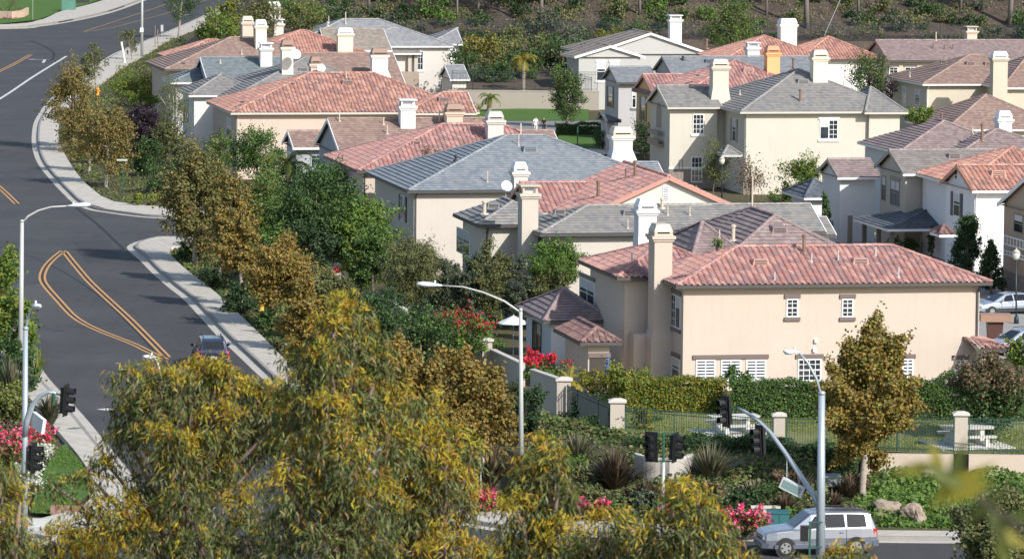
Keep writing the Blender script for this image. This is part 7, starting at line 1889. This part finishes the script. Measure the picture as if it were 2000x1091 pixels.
def person(label, g, H, yaw, hair, top, legs, ph, longhair, shoe, sleeve=True):
    root = empty('person', g, label, 'person', None); root.rotation_euler = (0, 0, yaw); k = H/1.72
    s = ph
    J = [(0,0,.95,.13),(0,0,1.12,.115),(0,.01,1.32,.135),(0,.0,1.46,.07),(0,-.01,1.53,.05),(0,-.015,1.60,.082),(0,-.01,1.67,.078),
         (.09,0,.92,.095),(.10,-.10*s,.50,.06),(.10,.02 - .18*s,.10,.042),(.10,-.10-.18*s,.04,.036),
         (-.09,0,.92,.095),(-.10,.08*s,.50,.06),(-.10,.25*s,.13,.042),(-.10,-.12+.25*s,.06,.036),
         (.18,0,1.42,.058),(.24,.05*s,1.17,.044),(.29,-.02*s,.94,.034),(.305,-.04*s,.86,.03),
         (-.18,0,1.42,.058),(-.25,-.05*s,1.17,.044),(-.30,-.10*s,.94,.034),(-.315,-.12*s,.86,.03)]
    E = [(0,1),(1,2),(2,3),(3,4),(4,5),(5,6),(0,7),(7,8),(8,9),(9,10),(0,11),(11,12),(12,13),(13,14),(2,15),(15,16),(16,17),(17,18),(2,19),(19,20),(20,21),(21,22)]
    # fingers
    for b in (18, 22):
        sx = 1 if b == 18 else -1; x, y, z, _ = J[b]
        for f in range(4):
            i = len(J); oy = -.027 + .018*f; ln = (.07,.085,.08,.06)[f]; J += [(x + .004*sx, y+oy, z-.03, .0085), (x - .006*sx, y+oy-.004, z-.03-ln, .007)]; E += [(b, i), (i, i+1)]
        i = len(J); J += [(x, y-.045, z-.005, .010), (x-.01*sx, y-.06, z-.05, .008)]; E += [(b, i), (i, i+1)]
    J = [(a*k, b*k, c*k, r*k) for a, b, c, r in J]
    body = skin_mesh('body', J, E, SKIN, root)
    sc = lambda idx, m: [(J[i][0], J[i][1], J[i][2], J[i][3]*m) for i in idx]
    def sub_(name, idx, edges, m, mat): return skin_mesh(name, sc(idx, m), edges, mat, root)
    sub_('shirt', [0,1,2,3,15,16,19,20], [(0,1),(1,2),(2,3),(2,4),(4,5),(2,6),(6,7)], 1.13, top)
    sub_('trousers', [0,7,8,9,11,12,13], [(0,1),(1,2),(2,3),(0,4),(4,5),(5,6)], 1.16, legs)
    for a, b in ((9,10),(13,14)):
        p, q = Vector(J[a][:3]), Vector(J[b][:3]); skin_mesh('shoe', [(p.x,p.y+.03,p.z-.045,.04*k),(q.x,q.y,q.z-.005,.04*k)], [(0,1)], shoe, root, 1)
    hd = Vector(J[5][:3]); mb = MB()
    hj = [(0,.02*k,1.66*k,.088*k),(0,.05*k,1.60*k,.08*k)] + ([(0,.075*k,1.50*k,.065*k),(0,.09*k,1.40*k,.04*k)] if longhair else [(0,.05*k,1.55*k,.05*k)])
    skin_mesh('hair', hj, [(i,i+1) for i in range(len(hj)-1)], hair, root, 1)
    for sx in (-1,1):
        mb = MB(); mb.ball(Vector((.032*sx*k, -.088*k, 1.60*k)), .012*k, .008*k, .009*k, 6, 4); e = mb.data('eye', DARK); o = bpy.data.objects.new('eye', e); COL.objects.link(o); o.parent = root
        mb = MB(); mb.ball(Vector((.083*sx*k, -.01*k, 1.59*k)), .012*k, .02*k, .032*k, 6, 4); e = mb.data('ear', SKIN); o = bpy.data.objects.new('ear', e); COL.objects.link(o); o.parent = root
    mb = MB(); mb.hexa([(-.014*k,-.09*k,1.555*k),(.014*k,-.09*k,1.555*k),(.014*k,-.07*k,1.555*k),(-.014*k,-.07*k,1.555*k),(-.006*k,-.095*k,1.60*k),(.006*k,-.095*k,1.60*k),(.006*k,-.07*k,1.6*k),(-.006*k,-.07*k,1.6*k)])
    mb.v = [(x, y - (.018*k if i in (0,1) else 0), z) for i, (x, y, z) in enumerate(mb.v)]
    o = bpy.data.objects.new('nose', mb.data('nose', SKIN)); COL.objects.link(o); o.parent = root
    mb = MB(); mb.box(-.022*k,-.091*k,1.528*k,.022*k,-.075*k,1.536*k); o = bpy.data.objects.new('mouth', mb.data('mouth', paint((.35,.12,.10)))); COL.objects.link(o); o.parent = root
    return root
HAIRB = paint((.10,.055,.03), .6); CLW = paint((.80,.80,.79), .9); CLB = paint((.016,.016,.018), .9); CLN = paint((.03,.03,.035), .9)
g = onz(1046,261); g.z = .03; person('person in white top and white trousers walking on the lawn path', g, 1.70, R(8), HAIRB, CLW, CLW, 1, True, CLW)
g = onz(1062,261.5); g.z = .03; person('person dressed all in black walking beside the one in white', g, 1.62, R(-6), HAIRB, CLB, CLN, -1, False, CLB)
# ------------------------------------------------------------------ light, sky, camera
SUN_EL = R(33)
SUN_AZ = R(40)          # from behind the camera, to the right
sd = Vector((math.sin(SUN_AZ) * math.cos(SUN_EL), -math.cos(SUN_AZ) * math.cos(SUN_EL), math.sin(SUN_EL)))
world = bpy.data.worlds.new('World'); scene.world = world; world.use_nodes = True
nt = world.node_tree; bg = nt.nodes['Background']
sky = nt.nodes.new('ShaderNodeTexSky'); sky.sky_type = 'NISHITA'; sky.sun_disc = False
sky.sun_elevation = SUN_EL; sky.sun_rotation = math.atan2(sd.x, sd.y); sky.air_density = 1.; sky.dust_density = 1.2
nt.links.new(sky.outputs[0], bg.inputs[0]); bg.inputs[1].default_value = .135
sl = bpy.data.lights.new('sun', 'SUN'); sl.energy = 4.2; sl.angle = R(.53); sl.color = (1, .965, .91)
so = bpy.data.objects.new('sun', sl); COL.objects.link(so)
so.rotation_euler = sd.to_track_quat('Z', 'Y').to_euler(); so.location = (60, 0, 90)
cam = bpy.data.cameras.new('camera'); co = bpy.data.objects.new('camera', cam); COL.objects.link(co)
cam.sensor_width = 36; cam.lens = 36 * FPX / 2000; cam.clip_end = 6000; cam.clip_start = .5
mtx = Matrix((( _RV.x, _UV.x, -_F.x, 0), (_RV.y, _UV.y, -_F.y, 0), (_RV.z, _UV.z, -_F.z, CAMZ), (0, 0, 0, 1)))
co.matrix_world = mtx
cam.dof.use_dof = True; cam.dof.focus_distance = 280; cam.dof.aperture_fstop = 4.5
scene.camera = co
vs = scene.view_settings; vs.view_transform = 'Standard'; vs.look = 'None'; vs.exposure = .27; vs.gamma = 1
scene.cycles.max_bounces = 6; scene.cycles.transparent_max_bounces = 6
